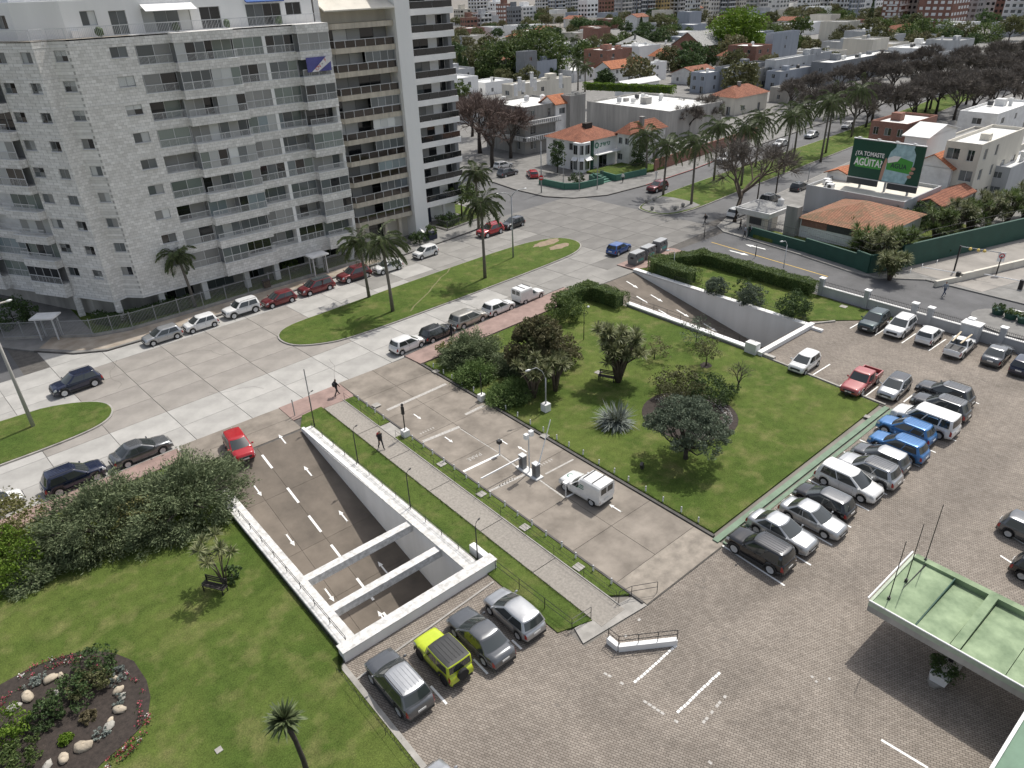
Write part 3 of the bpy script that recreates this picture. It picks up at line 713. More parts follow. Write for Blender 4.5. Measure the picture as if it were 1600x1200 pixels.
bar_fence([(8.4, 86.6), (11.0, 84.4), (14.8, 83.2), (20, 83.4), (34, 84.0), (37.3, 84.1)], 2.0, "metal_grey", "long grey bar fence along the pavement of the stone flats")
bar_fence([(39.0, 84.2), (45.4, 84.5)], 2.0, "metal_grey", "short grey bar fence right of the white gate canopy")
def gate(c, rz, label):
    t = thing("entrance_gate", label, "gate", (c[0], c[1], .1), rz)
    for x in (-.9, .9):
        for y in (-.5, .5): MB().box(x - .06, y - .06, 0, x + .06, y + .06, 2.5).build("post", "metal_light", t)
    MB().box(-1.25, -.9, 2.5, 1.25, .9, 2.66).build("canopy", "white_worn", t)
    mb = MB()
    for k in range(13): mb.box(-.84 + k * .14 - .012, -.02, .1, -.84 + k * .14 + .012, .02, 2.2)
    mb.box(-.84, -.03, 1.1, .84, .03, 1.16); mb.build("gate_leaf", "metal_grey", t)
gate((7.6, 87.2), rad(-38), "small white canopied gate in the fence at the left corner of the stone flats")
gate((38.1, 84.2), rad(2), "white canopied gate between fence lengths behind the dark red cars")

# ------------------------------------------------------------------ facades
def wall_grid(p0, p1, z0, z1v, openings, depth, name, m, parent):
    """upright wall from p0 to p1 (outside on the right hand) with real recessed openings (u0,u1,za,zb)"""
    p0 = Vector((p0[0], p0[1], 0)); p1 = Vector((p1[0], p1[1], 0)); L = (p1 - p0).length; d = (p1 - p0) / L; n = Vector((d.y, -d.x, 0))
    us = sorted({0, L, *[o[0] for o in openings], *[o[1] for o in openings]}); zs = sorted({z0, z1v, *[o[2] for o in openings], *[o[3] for o in openings]})
    mb = MB()
    def pt(u, z, q=0): return p0 + d * u - n * q + Vector((0, 0, z))
    for b in range(len(zs) - 1):
        run = None
        for a in range(len(us)):
            solid = False
            if a < len(us) - 1:
                uc, zc = (us[a] + us[a + 1]) / 2, (zs[b] + zs[b + 1]) / 2
                solid = not any(o[0] < uc < o[1] and o[2] < zc < o[3] for o in openings)
            if solid and run is None: run = us[a]
            if not solid and run is not None:
                mb.quad(pt(run, zs[b]), pt(us[a], zs[b]), pt(us[a], zs[b + 1]), pt(run, zs[b + 1])); run = None
    for u0, u1, za, zb in openings:
        mb.quad(pt(u0, za), pt(u0, za, depth), pt(u0, zb, depth), pt(u0, zb)); mb.quad(pt(u1, za, depth), pt(u1, za), pt(u1, zb), pt(u1, zb, depth))
        mb.quad(pt(u0, za), pt(u1, za), pt(u1, za, depth), pt(u0, za, depth)); mb.quad(pt(u0, zb, depth), pt(u1, zb, depth), pt(u1, zb), pt(u0, zb))
    return part(mb, name, m, parent), d, n
PANE_CACHE = {}
def unit_box(): 
    if 'b' not in PANE_CACHE: PANE_CACHE['b'] = MB().box(0, -1, 0, 1, 0, 1).mesh("pane")
    return PANE_CACHE['b']
def plate(name, p, d, w, h, t, m, parent, rel):
    """thin box: p lower corner on the outer face (world), running along d, thickness t inwards"""
    o = put(name, unit_box(), m, parent); v = Vector(p) - rel
    o.location = v; o.rotation_euler = (0, 0, math.atan2(d.y, d.x)); o.scale = (w, -t, h)
    return o
def frame_mesh(w, h, nx, t=.05, dep=.06, bottom=True):
    k = ('f', round(w, 2), round(h, 2), nx, t)
    if k in PANE_CACHE: return PANE_CACHE[k]
    mb = MB().box(0, -dep, 0, t, 0, h).box(w - t, -dep, 0, w, 0, h).box(t, -dep, h - t, w - t, 0, h).box(t, -dep, 0, w - t, 0, t)
    for i in range(1, nx): mb.box(w * i / nx - t / 2, -dep, t, w * i / nx + t / 2, 0, h - t)
    PANE_CACHE[k] = mb.mesh("window_frame"); return PANE_CACHE[k]
def window(p0, d, n, u, z, w, h, depth, parent, panes, fm="metal_grey", nx=2, sill=None, shutter=0., name="window"):
    """frame object under the building with its panes as sub-parts; p0 wall start, recessed by depth"""
    base = Vector((p0[0], p0[1], 0)) + d * u - n * depth + Vector((0, 0, z)); rel = Vector(parent.location)
    f = put(name, frame_mesh(w, h, nx), fm, parent); f.location = base - rel; f.rotation_euler = (0, 0, math.atan2(d.y, d.x)); f.scale = (1, 1, 1)
    for i in range(nx):
        g = put("pane", unit_box(), R.choice(panes), f); g.location = (w * i / nx + .02, -.02, .03); g.scale = (w / nx - .04, .02, h - .06)
    if shutter > 0:
        g = put("roller_blind", unit_box(), "blind", f); g.location = (.05, -.025, h * (1 - shutter)); g.scale = (w - .1, .015, h * shutter - .04)
    if sill:
        g = put("sill", unit_box(), sill, f); g.location = (-.06, -depth + .0 - .06, -.08); g.scale = (w + .12, -(depth + .08), .07); g.location.y = -.0 - depth - .07; g.scale.y = -(depth + .05)
    return f
def railing_mesh(w, h, step=.12):
    k = ('r', round(w, 2), round(h, 2), step)
    if k in PANE_CACHE: return PANE_CACHE[k]
    mb = MB().box(0, -.03, h - .07, w, .03, h).box(0, -.02, .06, w, .02, .11)
    for i in range(int(w / step) + 1):
        x = min(i * step, w - .02); wd = .055 if i % 8 == 0 else .03; mb.quad((x, 0, 0 if i % 8 == 0 else .1), (x + wd, 0, 0 if i % 8 == 0 else .1), (x + wd, 0, h - .05), (x, 0, h - .05))
    PANE_CACHE[k] = mb.mesh("railing"); return PANE_CACHE[k]
def place(name, me, m, parent, p, d):
    o = put(name, me, m, parent); o.location = Vector(p) - Vector(parent.location); o.rotation_euler = (0, 0, math.atan2(d.y, d.x)); return o

# --- stone clad flats on the left
sb = thing("apartment_building", "long pale stone clad block of flats with railed balconies on the left", "building", (16, 90, 0))
TOPZ, SOF, PITCHZ, NF = 28.9, 2.7, 2.73, 9
tops = [27.98 - PITCHZ * i for i in range(NF)]
F1d = Vector((-.493, .87, 0)).normalized()
P0 = (14.4, 86.5); P1 = (15.9, 87.1); P2 = (17.2, 85.6); PE = (44.4, 85.6); PA = (P0[0] + F1d.x * 5.9, P0[1] + F1d.y * 5.9); PZ = (P0[0] + F1d.x * 26, P0[1] + F1d.y * 26)
GL = ["glass_grey", "glass_grey", "glass_dark", "glass_dark", "glass_blue", "glass_green", "blind", "blind_grey", "blind_grey"]
WN = ["glass_dark", "glass_grey", "glass_grey", "blind_grey", "blind"]
# window walls
ops = [(5.9 - 1.9, 5.9 - .5, t - 1.0, t) for t in tops] + [(.35, 1.95, t - 1.0, t) for t in tops]
_, d, n = wall_grid(PA, P0, SOF, TOPZ, ops, .16, "wall", "stone_clad", sb)
for o in ops: window(PA, d, n, o[0], o[2], o[1] - o[0], 1.0, .16, sb, WN, shutter=R.choice([0, 0, 0, .5, .75]), sill="metal_light")
wall_grid(P0, P1, SOF, TOPZ, [], .1, "wall", "stone_clad", sb)
ops = [(.3, 1.65, t - 1.0, t) for t in tops]
_, d, n = wall_grid(P1, P2, SOF, TOPZ, ops, .16, "wall", "stone_clad", sb)
for o in ops: window(P1, d, n, o[0], o[2], 1.35, 1.0, .16, sb, WN, shutter=R.choice([0, 0, 0, .5]), sill="metal_light")
ops = [(3.6, 5.2, t - 1.0, t) for t in tops]
_, d, n = wall_grid(P2, (23.2, 85.6), SOF, TOPZ, ops, .16, "wall", "stone_clad", sb)
for o in ops: window(P2, d, n, o[0], o[2], 1.6, 1.0, .16, sb, WN, shutter=R.choice([0, 0, 0, .45, .9]), sill="metal_light")
for t in tops:                                            # pale string courses at each floor
    for a, b in ((PA, P0), (P0, P1), (P1, P2), (P2, (23.2, 85.6))):
        a = Vector((a[0], a[1], t + .32)); b = Vector((b[0], b[1], t + .32)); dd = (b - a).normalized(); nn = Vector((dd.y, -dd.x, 0)) * .012
        part(MB().bar(a + nn * .5, b + nn * .5, .03, .05), "string_course", "white_worn", sb)
# balcony bays: (start, end, set forward)
def balcony_bays(o0, d, bays, bandm, parent, tops, hgt, sof, topz, depthin=1.5, railm="metal_light", glazed=.6, wallm="white_worn", seedoff=0):
    n = Vector((d.y, -d.x, 0)); o0 = Vector((o0[0], o0[1], 0))
    zt = [topz] + [t - hgt for t in tops]              # top of each stone band
    for k, z in enumerate(zt):
        zb = tops[k] if k < len(tops) else sof
        for (a, b, f, nx) in bays:
            p = o0 + d * a + n * f; q = o0 + d * b + n * f
            mb = MB().hexa([tuple(p + Vector((0, 0, zb))), tuple(q + Vector((0, 0, zb))), tuple(q - n * (depthin + f) + Vector((0, 0, zb))), tuple(p - n * (depthin + f) + Vector((0, 0, zb)))],
                           [tuple(p + Vector((0, 0, z))), tuple(q + Vector((0, 0, z))), tuple(q - n * (depthin + f) + Vector((0, 0, z))), tuple(p - n * (depthin + f) + Vector((0, 0, z)))])
            part(mb, "balcony_band", bandm, parent)
            if k: plate("band_cap", p + n * .04 - d * .01 + Vector((0, 0, z)), d, b - a + .02, .045, .3, "white_wall", parent, Vector(parent.location))
    for t in tops:
        for (a, b, f, nx) in bays:
            z = t - hgt; w = b - a; p = o0 + d * a + n * f
            open_ = R.random() > glazed
            ins = .06 if not open_ else 1.0
            place("railing", railing_mesh(w - .06, .86), railm, parent, p + d * .03 - n * .03 + Vector((0, 0, z)), d)
            # back wall of the balcony, its greyer colour stands for shade in the recess
            plate("back_wall", p - n * (1.35 + f * .0) + Vector((0, 0, z)), d, w, hgt, .1, "grey_light", parent, Vector(parent.location))
            fr = place("balcony_glazing", frame_mesh(w - .12, hgt - .02, nx), "metal_light", parent, p + d * .06 - n * (.12 if not open_ else 1.24) + Vector((0, 0, z + .01)), d)
            bc = R.choice(GL)
            for i in range(nx):
                g = put("pane", unit_box(), bc if R.random() < .7 else R.choice(GL), fr); ww = (w - .12) / nx
                g.location = (ww * i + .02, -.02, .03); g.scale = (ww - .04, .02, hgt - .08)
            if f > 0:                                     # side cheek of a bay set forward
                for q0 in ((p, 1), (p + d * w, -1)):
                    plate("cheek", q0[0] - n * 1.3 + Vector((0, 0, z)) + d * (0 if q0[1] > 0 else -.08), d, .08, hgt, .3, "metal_grey", parent, Vector(parent.location))
balcony_bays((0, 85.6), Vector((1, 0, 0)), [(23.2, 26.7, 0, 2), (26.7, 29.9, 1.0, 3), (29.9, 33.2, 1.0, 3), (33.2, 36.8, 0, 3), (36.8, 40.4, 0, 3), (40.4, 44.4, 1.0, 3)], "stone_clad", sb, tops, 1.9, SOF, TOPZ)
part(MB().box(36.6, 85.615, SOF, 37.0, 87.2, TOPZ - .02), "pillar", "white_wall", sb)
part(MB().box(44.02, 84.7, SOF, 44.38, 87.2, TOPZ - .02), "pillar", "white_worn", sb)
balcony_bays(PZ, -F1d, [(2.0, 6.0, .0, 3), (6.0, 10.5, .9, 3), (10.5, 15.2, 0, 4), (15.2, 20.05, .9, 4)], "stone_clad", sb, tops, 1.9, SOF, TOPZ)
# core so that nothing is seen through, roof terrace and white penthouse
core = [(P0[0] - .9, P0[1] + 1.9), (P1[0] + .3, P1[1] + 1.6), (P2[0] + .6, P2[1] + 1.62), (44.3, 87.25), (44.3, 108), (12, 108), (PZ[0] + 1.6, PZ[1] + .7)]
part(MB().prism(core, SOF - .2, TOPZ - .15), "core", "white_worn", sb)
part(MB().prism([PZ, P0, P1, P2, (44.4, 85.6), (44.4, 108), (4, 109)], TOPZ - .14, TOPZ - .02), "roof_terrace", "pave_tan", sb)
part(MB().prism([PZ, P0, P1, P2, (44.4, 85.6), (44.4, 108), (4, 109)], SOF - .25, SOF - .02), "soffit_slab", "white_worn", sb)
part(MB().prism([(P0[0] - 1.5, P0[1] + 4.2), (18.6, 88.8), (44.2, 88.8), (44.2, 106), (14, 106), (PZ[0] + 2.5, PZ[1] + 1.2)], .1, SOF - .22), "ground_floor", "concrete_wall", sb)
for x, y in ((14.7, 87.0), (11.6, 91.7), (19.3, 86.6), (24.2, 86.3), (29.4, 86.3), (33.3, 86.3), (39.2, 86.3), (43.8, 86.2)):
    part(MB().box(x - .32, y - .32, 0, x + .32, y + .32, SOF - .23), "pillar", "stone_clad" if x < 15 else "white_worn", sb)
for x0, x1 in ((20.4, 23.6), (25.2, 28.6), (30.4, 32.6), (34.3, 38.3), (40.0, 43.2)):
    window((x0, 88.8), Vector((1, 0, 0)), Vector((0, -1, 0)), 0, .3, x1 - x0, 2.0, -.03, sb, ["glass_dark", "glass_grey"], nx=3)
ph = [(P0[0] - .4, P0[1] + 3.2), (17.9, 87.6), (44.2, 87.5), (44.2, 106), (12, 106), (PZ[0] + 2.6, PZ[1] + 1.4)]
PHZ = TOPZ + 2.95
po = [(1.6, 3.0, TOPZ + 1.0, TOPZ + 2.3), (4.2, 5.8, TOPZ + .05, TOPZ + 2.2), (7.3, 12.2, TOPZ + .05, TOPZ + 2.25), (13.2, 15.4, TOPZ + .05, TOPZ + 2.15), (18.3, 22.4, TOPZ + .05, TOPZ + 2.2), (23.0, 24.9, TOPZ + .9, TOPZ + 2.2)]
_, d, n = wall_grid(ph[1], ph[2], TOPZ - .02, PHZ, po, .2, "penthouse_wall", "white_wall", sb)
for i, o in enumerate(po): window(ph[1], d, n, o[0], o[2], o[1] - o[0], o[3] - o[2], .2, sb, ["glass_dark", "glass_dark", "glass_grey", "blind"], nx=2 if o[1] - o[0] < 3 else 4)
po = [(.9, 2.4, TOPZ + 1.0, TOPZ + 2.2), (4.6, 6.6, TOPZ + .05, TOPZ + 2.1), (7.6, 9.0, TOPZ + 1.0, TOPZ + 2.2)]
dd = Vector((ph[0][0] - ph[5][0], ph[0][1] - ph[5][1], 0)); LL = dd.length
po = [(LL - b, LL - a, c, e) for a, b, c, e in po]
_, d, n = wall_grid(ph[5], ph[0], TOPZ - .02, PHZ, po, .2, "penthouse_wall", "white_wall", sb)
for o in po: window(ph[5], d, n, o[0], o[2], o[1] - o[0], o[3] - o[2], .2, sb, ["glass_grey", "blind", "glass_dark"], nx=2)
wall_grid(ph[0], ph[1], TOPZ - .02, PHZ, [], .2, "penthouse_wall", "white_wall", sb)
part(MB().prism(ph, PHZ, PHZ + .3), "penthouse_roof", "white_wall", sb)
part(MB().box(14.5, 92, PHZ + .3, 44, 105, PHZ + 3.0), "upper_storey", "white_wall", sb)
for x in (17, 21.5, 26.5, 32, 38): plate("window", Vector((x, 91.98, PHZ + .7)), Vector((1, 0, 0)), 2.6, 1.6, -.05, "glass_dark", sb, Vector(sb.location))
aw = MB().hexa([(25.2, 86.0, PHZ - .95), (30.4, 86.0, PHZ - .95), (30.4, 87.55, PHZ - .35), (25.2, 87.55, PHZ - .35)], [(25.2, 86.0, PHZ - .9), (30.4, 86.0, PHZ - .9), (30.4, 87.55, PHZ - .28), (25.2, 87.55, PHZ - .28)])
part(aw, "awning", "white_wall", sb)
part(MB().hexa([(36.2, 86.9, PHZ - .6), (40.6, 86.9, PHZ - .6), (40.6, 87.48, PHZ - .45), (36.2, 87.48, PHZ - .45)], [(36.2, 86.9, PHZ - .5), (40.6, 86.9, PHZ - .5), (40.6, 87.48, PHZ - .3), (36.2, 87.48, PHZ - .3)]), "awning", mat("awning_blue", (.03, .09, .30), .7, .1, 2), sb)
for a, b in (((23.2, 85.7), (44.3, 85.7)), (P2, (23.2, 85.6)), (P1, P2), (P0, P1), (PZ, P0)):
    a = Vector((a[0], a[1], 0)); b = Vector((b[0], b[1], 0)); L = (b - a).length; dd = (b - a) / L
    place("terrace_railing", railing_mesh(L, 1.0, .16), "metal_light", sb, a + Vector((-dd.y, dd.x, 0)) * .15 + Vector((0, 0, TOPZ)), dd)
for x, y in ((20.6, 86.7), (28, 86.6), (33.5, 86.8), (39.5, 86.8)):
    part(MB().blob((x, y, TOPZ + .45), (.4, .4, .45), int(x)), "terrace_plant", "leaf_dark", sb)
part(MB().box(18.2, 87.0, TOPZ, 19.0, 87.4, TOPZ + .65), "air_conditioner", "metal_white", sb)
# club flag over a balcony of the flats
fl = thing("flag", "purple flag with a white diagonal band hung from a top floor balcony", "flag", (40.9, 84.45, 23.9))
def fq(a, b): 
    return (a * 3.1, -.06 - .03 * math.sin(a * 9), b * 1.55)
MB().grid(fq, 14, 6).build("cloth", "flag_blue", fl)
MB().quad((.5, -.13, 0), (1.35, -.13, 0), (3.1, -.13, 1.0), (3.1, -.13, 1.55), (2.55, -.13, 1.55)).build("band", "flag_white", fl)
text("CN", (1.35, -.15, .42), .52, 0, 0, "sign_red", fl, basis=((.83, 0, .56), (-.56, 0, .83)))
text("de", (1.93, -.15, .80), .20, 0, 0, "navy", fl, basis=((.83, 0, .56), (-.56, 0, .83)))
text("F", (2.38, -.15, 1.14), .52, 0, 0, "sign_red", fl, basis=((.83, 0, .56), (-.56, 0, .83)))
for x, z, m in ((24.6, 8.5, "sign_green"), (29.0, 8.2, "flag_white")):
    pass

# --- narrow flats with brown glass balconies
tb = thing("apartment_building", "narrow block of flats with tan slabs and brown glass balconies in the middle", "building", (50, 94, 0))
X0, X1, YT = 46.2, 55.3, 88.0
part(MB().box(45.2, 89.6, 0, 56.0, 106, 33), "core", "cream_wall", tb)
part(MB().box(44.5, 87.7, 0, 45.2, 106, 33), "flank", "white_worn", tb)
part(MB().box(55.35, 87.3, 0, 57.6, 105, 36), "white_column", "white_wall", tb)
for k in range(10):
    zb = 3.45 + k * 2.72
    pl = [(X0, YT + .5), (X0 + .5, YT - .1), (X1, YT - .1), (X1, 89.7), (45.2, 89.7), (45.2, YT + .9)]
    part(MB().prism(pl, zb, zb + .62), "balcony_slab", "tan_slab", tb)
    if k == 9: break
    mb = MB(); w = X1 - X0 - .5
    glb = thing; 
    for i in range(6):
        g = plate("balcony_pane", Vector((X0 + .55 + i * w / 6, YT - .02, zb + .66)), Vector((1, 0, 0)), w / 6 - .07, .74, .02, "glass_brown", tb, Vector(tb.location))
        mb.box(X0 + .5 + i * w / 6 - .03, YT - .05, zb + .62, X0 + .5 + i * w / 6 + .03, YT + .02, zb + 1.5)
    mb.box(X0 + .45, YT - .06, zb + 1.44, X1, YT + .03, zb + 1.5); mb.bar((X0 + .5, YT - .02, zb + 1.47), (X0, YT + .6, zb + 1.47), .06, .06); mb.bar((X0, YT + .6, zb + 1.47), (45.3, YT + .9, zb + 1.47), .06, .06)
    mb.box(X1 - .06, YT - .05, zb + .62, X1, YT + .02, zb + 1.5)
    part(mb, "balustrade", "metal_light", tb)
    d = Vector((X0 - X0 - .5, .6, 0)); plate("balcony_pane", Vector((X0 + .0, YT + .62, zb + .66)), Vector((.62, -.78, 0)).normalized(), .75, .74, .02, "glass_brown", tb, Vector(tb.location))
    nx = R.choice([5, 6])
    fr = place("window_wall", frame_mesh(9.6, 1.98, nx), "alu_dark", tb, Vector((45.5, 89.58, zb + .66)), Vector((1, 0, 0)))
    for i in range(nx):
        mm = R.choice(["blind", "blind", "blind", "glass_dark", "blind_grey", "blind_grey", "glass_dark"]); ww = 9.6 / nx
        g = put("pane", unit_box(), mm, fr); g.location = (ww * i + .03, -.02, .03); g.scale = (ww - .06, .02, 1.9)
    if R.random() < .85:                                   # part of the balcony glazed in at the front
        fr = place("window_wall", frame_mesh(4.4, 1.2, 4), "metal_light", tb, Vector((50.8, YT + .08, zb + 1.5)), Vector((1, 0, 0)))
        mm = R.choice(["blind", "blind", "glass_grey", "blind_grey", "glass_blue"])
        for i in range(4):
            g = put("pane", unit_box(), mm, fr); g.location = (1.1 * i + .03, -.02, .03); g.scale = (1.04, .02, 1.14)
part(MB().hexa([(45.4, 87.0, 29.9), (55.2, 87.0, 29.9), (55.2, 90, 31.3), (45.4, 90, 31.3)], [(45.4, 87.0, 30.05), (55.2, 87.0, 30.05), (55.2, 90, 31.5), (45.4, 90, 31.5)]), "awning", "cream_wall", tb)
for x in (47.5, 51.2, 53.5): part(MB().box(x - .25, 88.5, 0, x + .25, 89.0, 3.45), "pillar", "tan_slab", tb)
plate("door", Vector((49, 89.55, .2)), Vector((1, 0, 0)), 2.2, 2.6, .05, "glass_dark", tb, Vector(tb.location))
# --- white tower with dark glass balconies
wb = thing("apartment_building", "white tower of flats with dark glass balconies beside the side street", "building", (62, 96, 0))
part(MB().box(58.0, 92.8, 0, 66.4, 106, 36), "core", "white_wall", wb)
part(MB().box(66.4, 91.6, 3, 67.0, 106, 36), "side_fin", "grey_wall", wb)
for k in range(12):
    zb = 2.95 + k * 2.87
    pl = [(57.65, 91.9), (58.6, 90.75), (66.95, 90.75), (66.95, 92.85), (57.65, 92.85)]
    part(MB().prism(pl, zb, zb + .78), "balcony_slab", "white_wall", wb)
    w = 66.9 - 58.7
    for i in range(5): plate("balcony_pane", Vector((58.72 + i * w / 5, 90.85, zb + .8)), Vector((1, 0, 0)), w / 5 - .03, .82, .02, "glass_dark", wb, Vector(wb.location))
    plate("balcony_pane", Vector((57.72, 91.93, zb + .8)), Vector((.64, -.77, 0)).normalized(), 1.35, .82, .02, "glass_dark", wb, Vector(wb.location))
    part(MB().bar((58.66, 90.85, zb + 1.64), (66.9, 90.85, zb + 1.64), .05, .04).bar((58.66, 90.85, zb + 1.64), (57.72, 91.93, zb + 1.64), .05, .04), "handrail", "metal_light", wb)
    fr = place("window_wall", frame_mesh(5.4, 2.0, 4), "alu_dark", wb, Vector((58.3, 92.78, zb + .8)), Vector((1, 0, 0)))
    for i in range(4):
        mm = R.choice(["glass_dark", "glass_dark", "glass_grey", "blind_grey"]); g = put("pane", unit_box(), mm, fr); g.location = (1.35 * i + .03, -.02, .03); g.scale = (1.29, .02, 1.94)
    plate("window", Vector((65.3, 92.76, zb + .9)), Vector((1, 0, 0)), 1.0, 1.8, .04, "glass_dark", wb, Vector(wb.location))
for x in (59.5, 63.4): part(MB().box(x - .2, 91.4, 0, x + .2, 91.8, 2.95), "pillar", "white_worn", wb)
part(MB().box(58.2, 92.6, 0, 61.6, 92.8, 2.6), "garage_door", "navy", wb)
# low white wall and planter in front
lw = thing("garden_wall", "white sloping garden wall with a navy planter before the flats", "wall", (56, 86, 0))
part(MB().hexa([(55.8, 85.9, 0), (56.1, 85.9, 0), (56.1, 90, 0), (55.8, 90, 0)], [(55.8, 85.9, .9), (56.1, 85.9, .9), (56.1, 90, 2.6), (55.8, 90, 2.6)]), "wall_panel", "white_wall", lw)
pb = thing("planter_box", "navy box planter with a bush at the foot of the white garden wall", "planter", (56.7, 85.6, .1))
MB().box(-.7, -.5, 0, .7, .5, 1.0).build("box", "navy", pb)
bar_fence([(60.2, 90.5), (60.6, 87.0), (68.0, 88.2), (70.5, 89.0)], 1.4, "alu_dark", "low dark fence around the garden of the white tower")
structure(MB().prism([(60.7, 87.2), (68.0, 88.4), (70.4, 89.2), (70.4, 100), (67.2, 100), (67.2, 92.5), (60.4, 90.6)], .09, .14).build("garden_lawn", "lawn_dark"))
# ------------------------------------------------------------------ vehicles
mat("tyre", (.016, .016, .017), .85, .2, 8)
mat("rim", (.62, .63, .64), .4, .1, 8, metal=.25)
mat("rim_dark", (.06, .06, .065), .4, .1, 8, metal=.5)
mat("lamp_clear", (.55, .57, .58), .12, .1, 20, spec=.9)
mat("lamp_red", (.30, .012, .012), .15, .15, 20, spec=.9)
mat("trim", (.03, .031, .033), .6, .15, 5)
mat("plate", (.72, .72, .70), .5, .05, 5)
PAINT = dict(white=((.78, .78, .77), 0, .3), silver=((.46, .47, .48), .65, .32), grey=((.13, .136, .145), .5, .26), darkgrey=((.045, .048, .054), .4, .25), black=((.010, .010, .012), 0, .14),
    navy=((.010, .016, .045), .1, .16), blue=((.03, .10, .33), .35, .28), azure=((.035, .17, .42), .3, .3), red=((.42, .012, .018), .1, .25), darkred=((.16, .010, .014), .25, .28), coral=((.36, .06, .06), 0, .45),
    lime=((.50, .60, .02), 0, .3), teal=((.03, .055, .06), .5, .28), beige=((.40, .385, .35), .5, .32))
for k, v in PAINT.items(): mat_paint("paint_car_" + k, *v)
SPEC = {  # length width height  belt  cowl-x  wind-top  roof-end  glass-end  deck  wheel-r clear  kind
    "hatch": dict(L=4.0, W=1.70, H=1.47, belt=.92, cowl=1.18, wt=.28, re=-1.62, ge=-1.90, wr=.31, cl=.2, wb=2.5, hood=.89),
    "city": dict(L=3.62, W=1.65, H=1.49, belt=.95, cowl=1.18, wt=.38, re=-1.50, ge=-1.72, wr=.29, cl=.2, wb=2.42, hood=.92),
    "sedan": dict(L=4.5, W=1.75, H=1.45, belt=.92, cowl=1.18, wt=.25, re=-1.0, ge=-1.72, wr=.32, cl=.19, wb=2.65, hood=.88),
    "wagon": dict(L=4.5, W=1.80, H=1.62, belt=.97, cowl=1.45, wt=.50, re=-1.88, ge=-2.12, wr=.32, cl=.2, wb=2.72, hood=.94),
    "suv": dict(L=4.4, W=1.84, H=1.66, belt=1.04, cowl=1.15, wt=.32, re=-1.72, ge=-2.04, wr=.36, cl=.26, wb=2.65, hood=1.02, clad=1, rails=1),
    "suvbox": dict(L=4.2, W=1.80, H=1.69, belt=1.06, cowl=1.02, wt=.38, re=-1.85, ge=-2.0, wr=.36, cl=.27, wb=2.57, hood=1.05, clad=1, rails=1),
    "jeep": dict(L=3.55, W=1.62, H=1.72, belt=1.08, cowl=.62, wt=.38, re=-1.62, ge=-1.66, wr=.36, cl=.30, wb=2.25, hood=1.02, clad=1, box=1, spare=1),
    "mpv": dict(L=4.6, W=1.85, H=1.82, belt=1.08, cowl=1.35, wt=.70, re=-2.12, ge=-2.24, wr=.33, cl=.22, wb=2.9, hood=1.0, box=.6),
    "van": dict(L=4.0, W=1.68, H=1.46, belt=.94, cowl=.88, wt=.30, re=-.30, ge=-.36, wr=.30, cl=.2, wb=2.55, hood=.88, cargo=1),
    "pickup": dict(L=5.0, W=1.75, H=1.65, belt=1.0, cowl=1.02, wt=.42, re=-.88, ge=-1.0, wr=.36, cl=.30, wb=2.95, hood=.94, bed=1, box=.5),
    "ute": dict(L=4.5, W=1.74, H=1.58, belt=1.0, cowl=1.05, wt=.42, re=-.55, ge=-.85, wr=.34, cl=.26, wb=2.74, hood=.92, bed=1, cover=1, clad=1),
}
CARM = {}
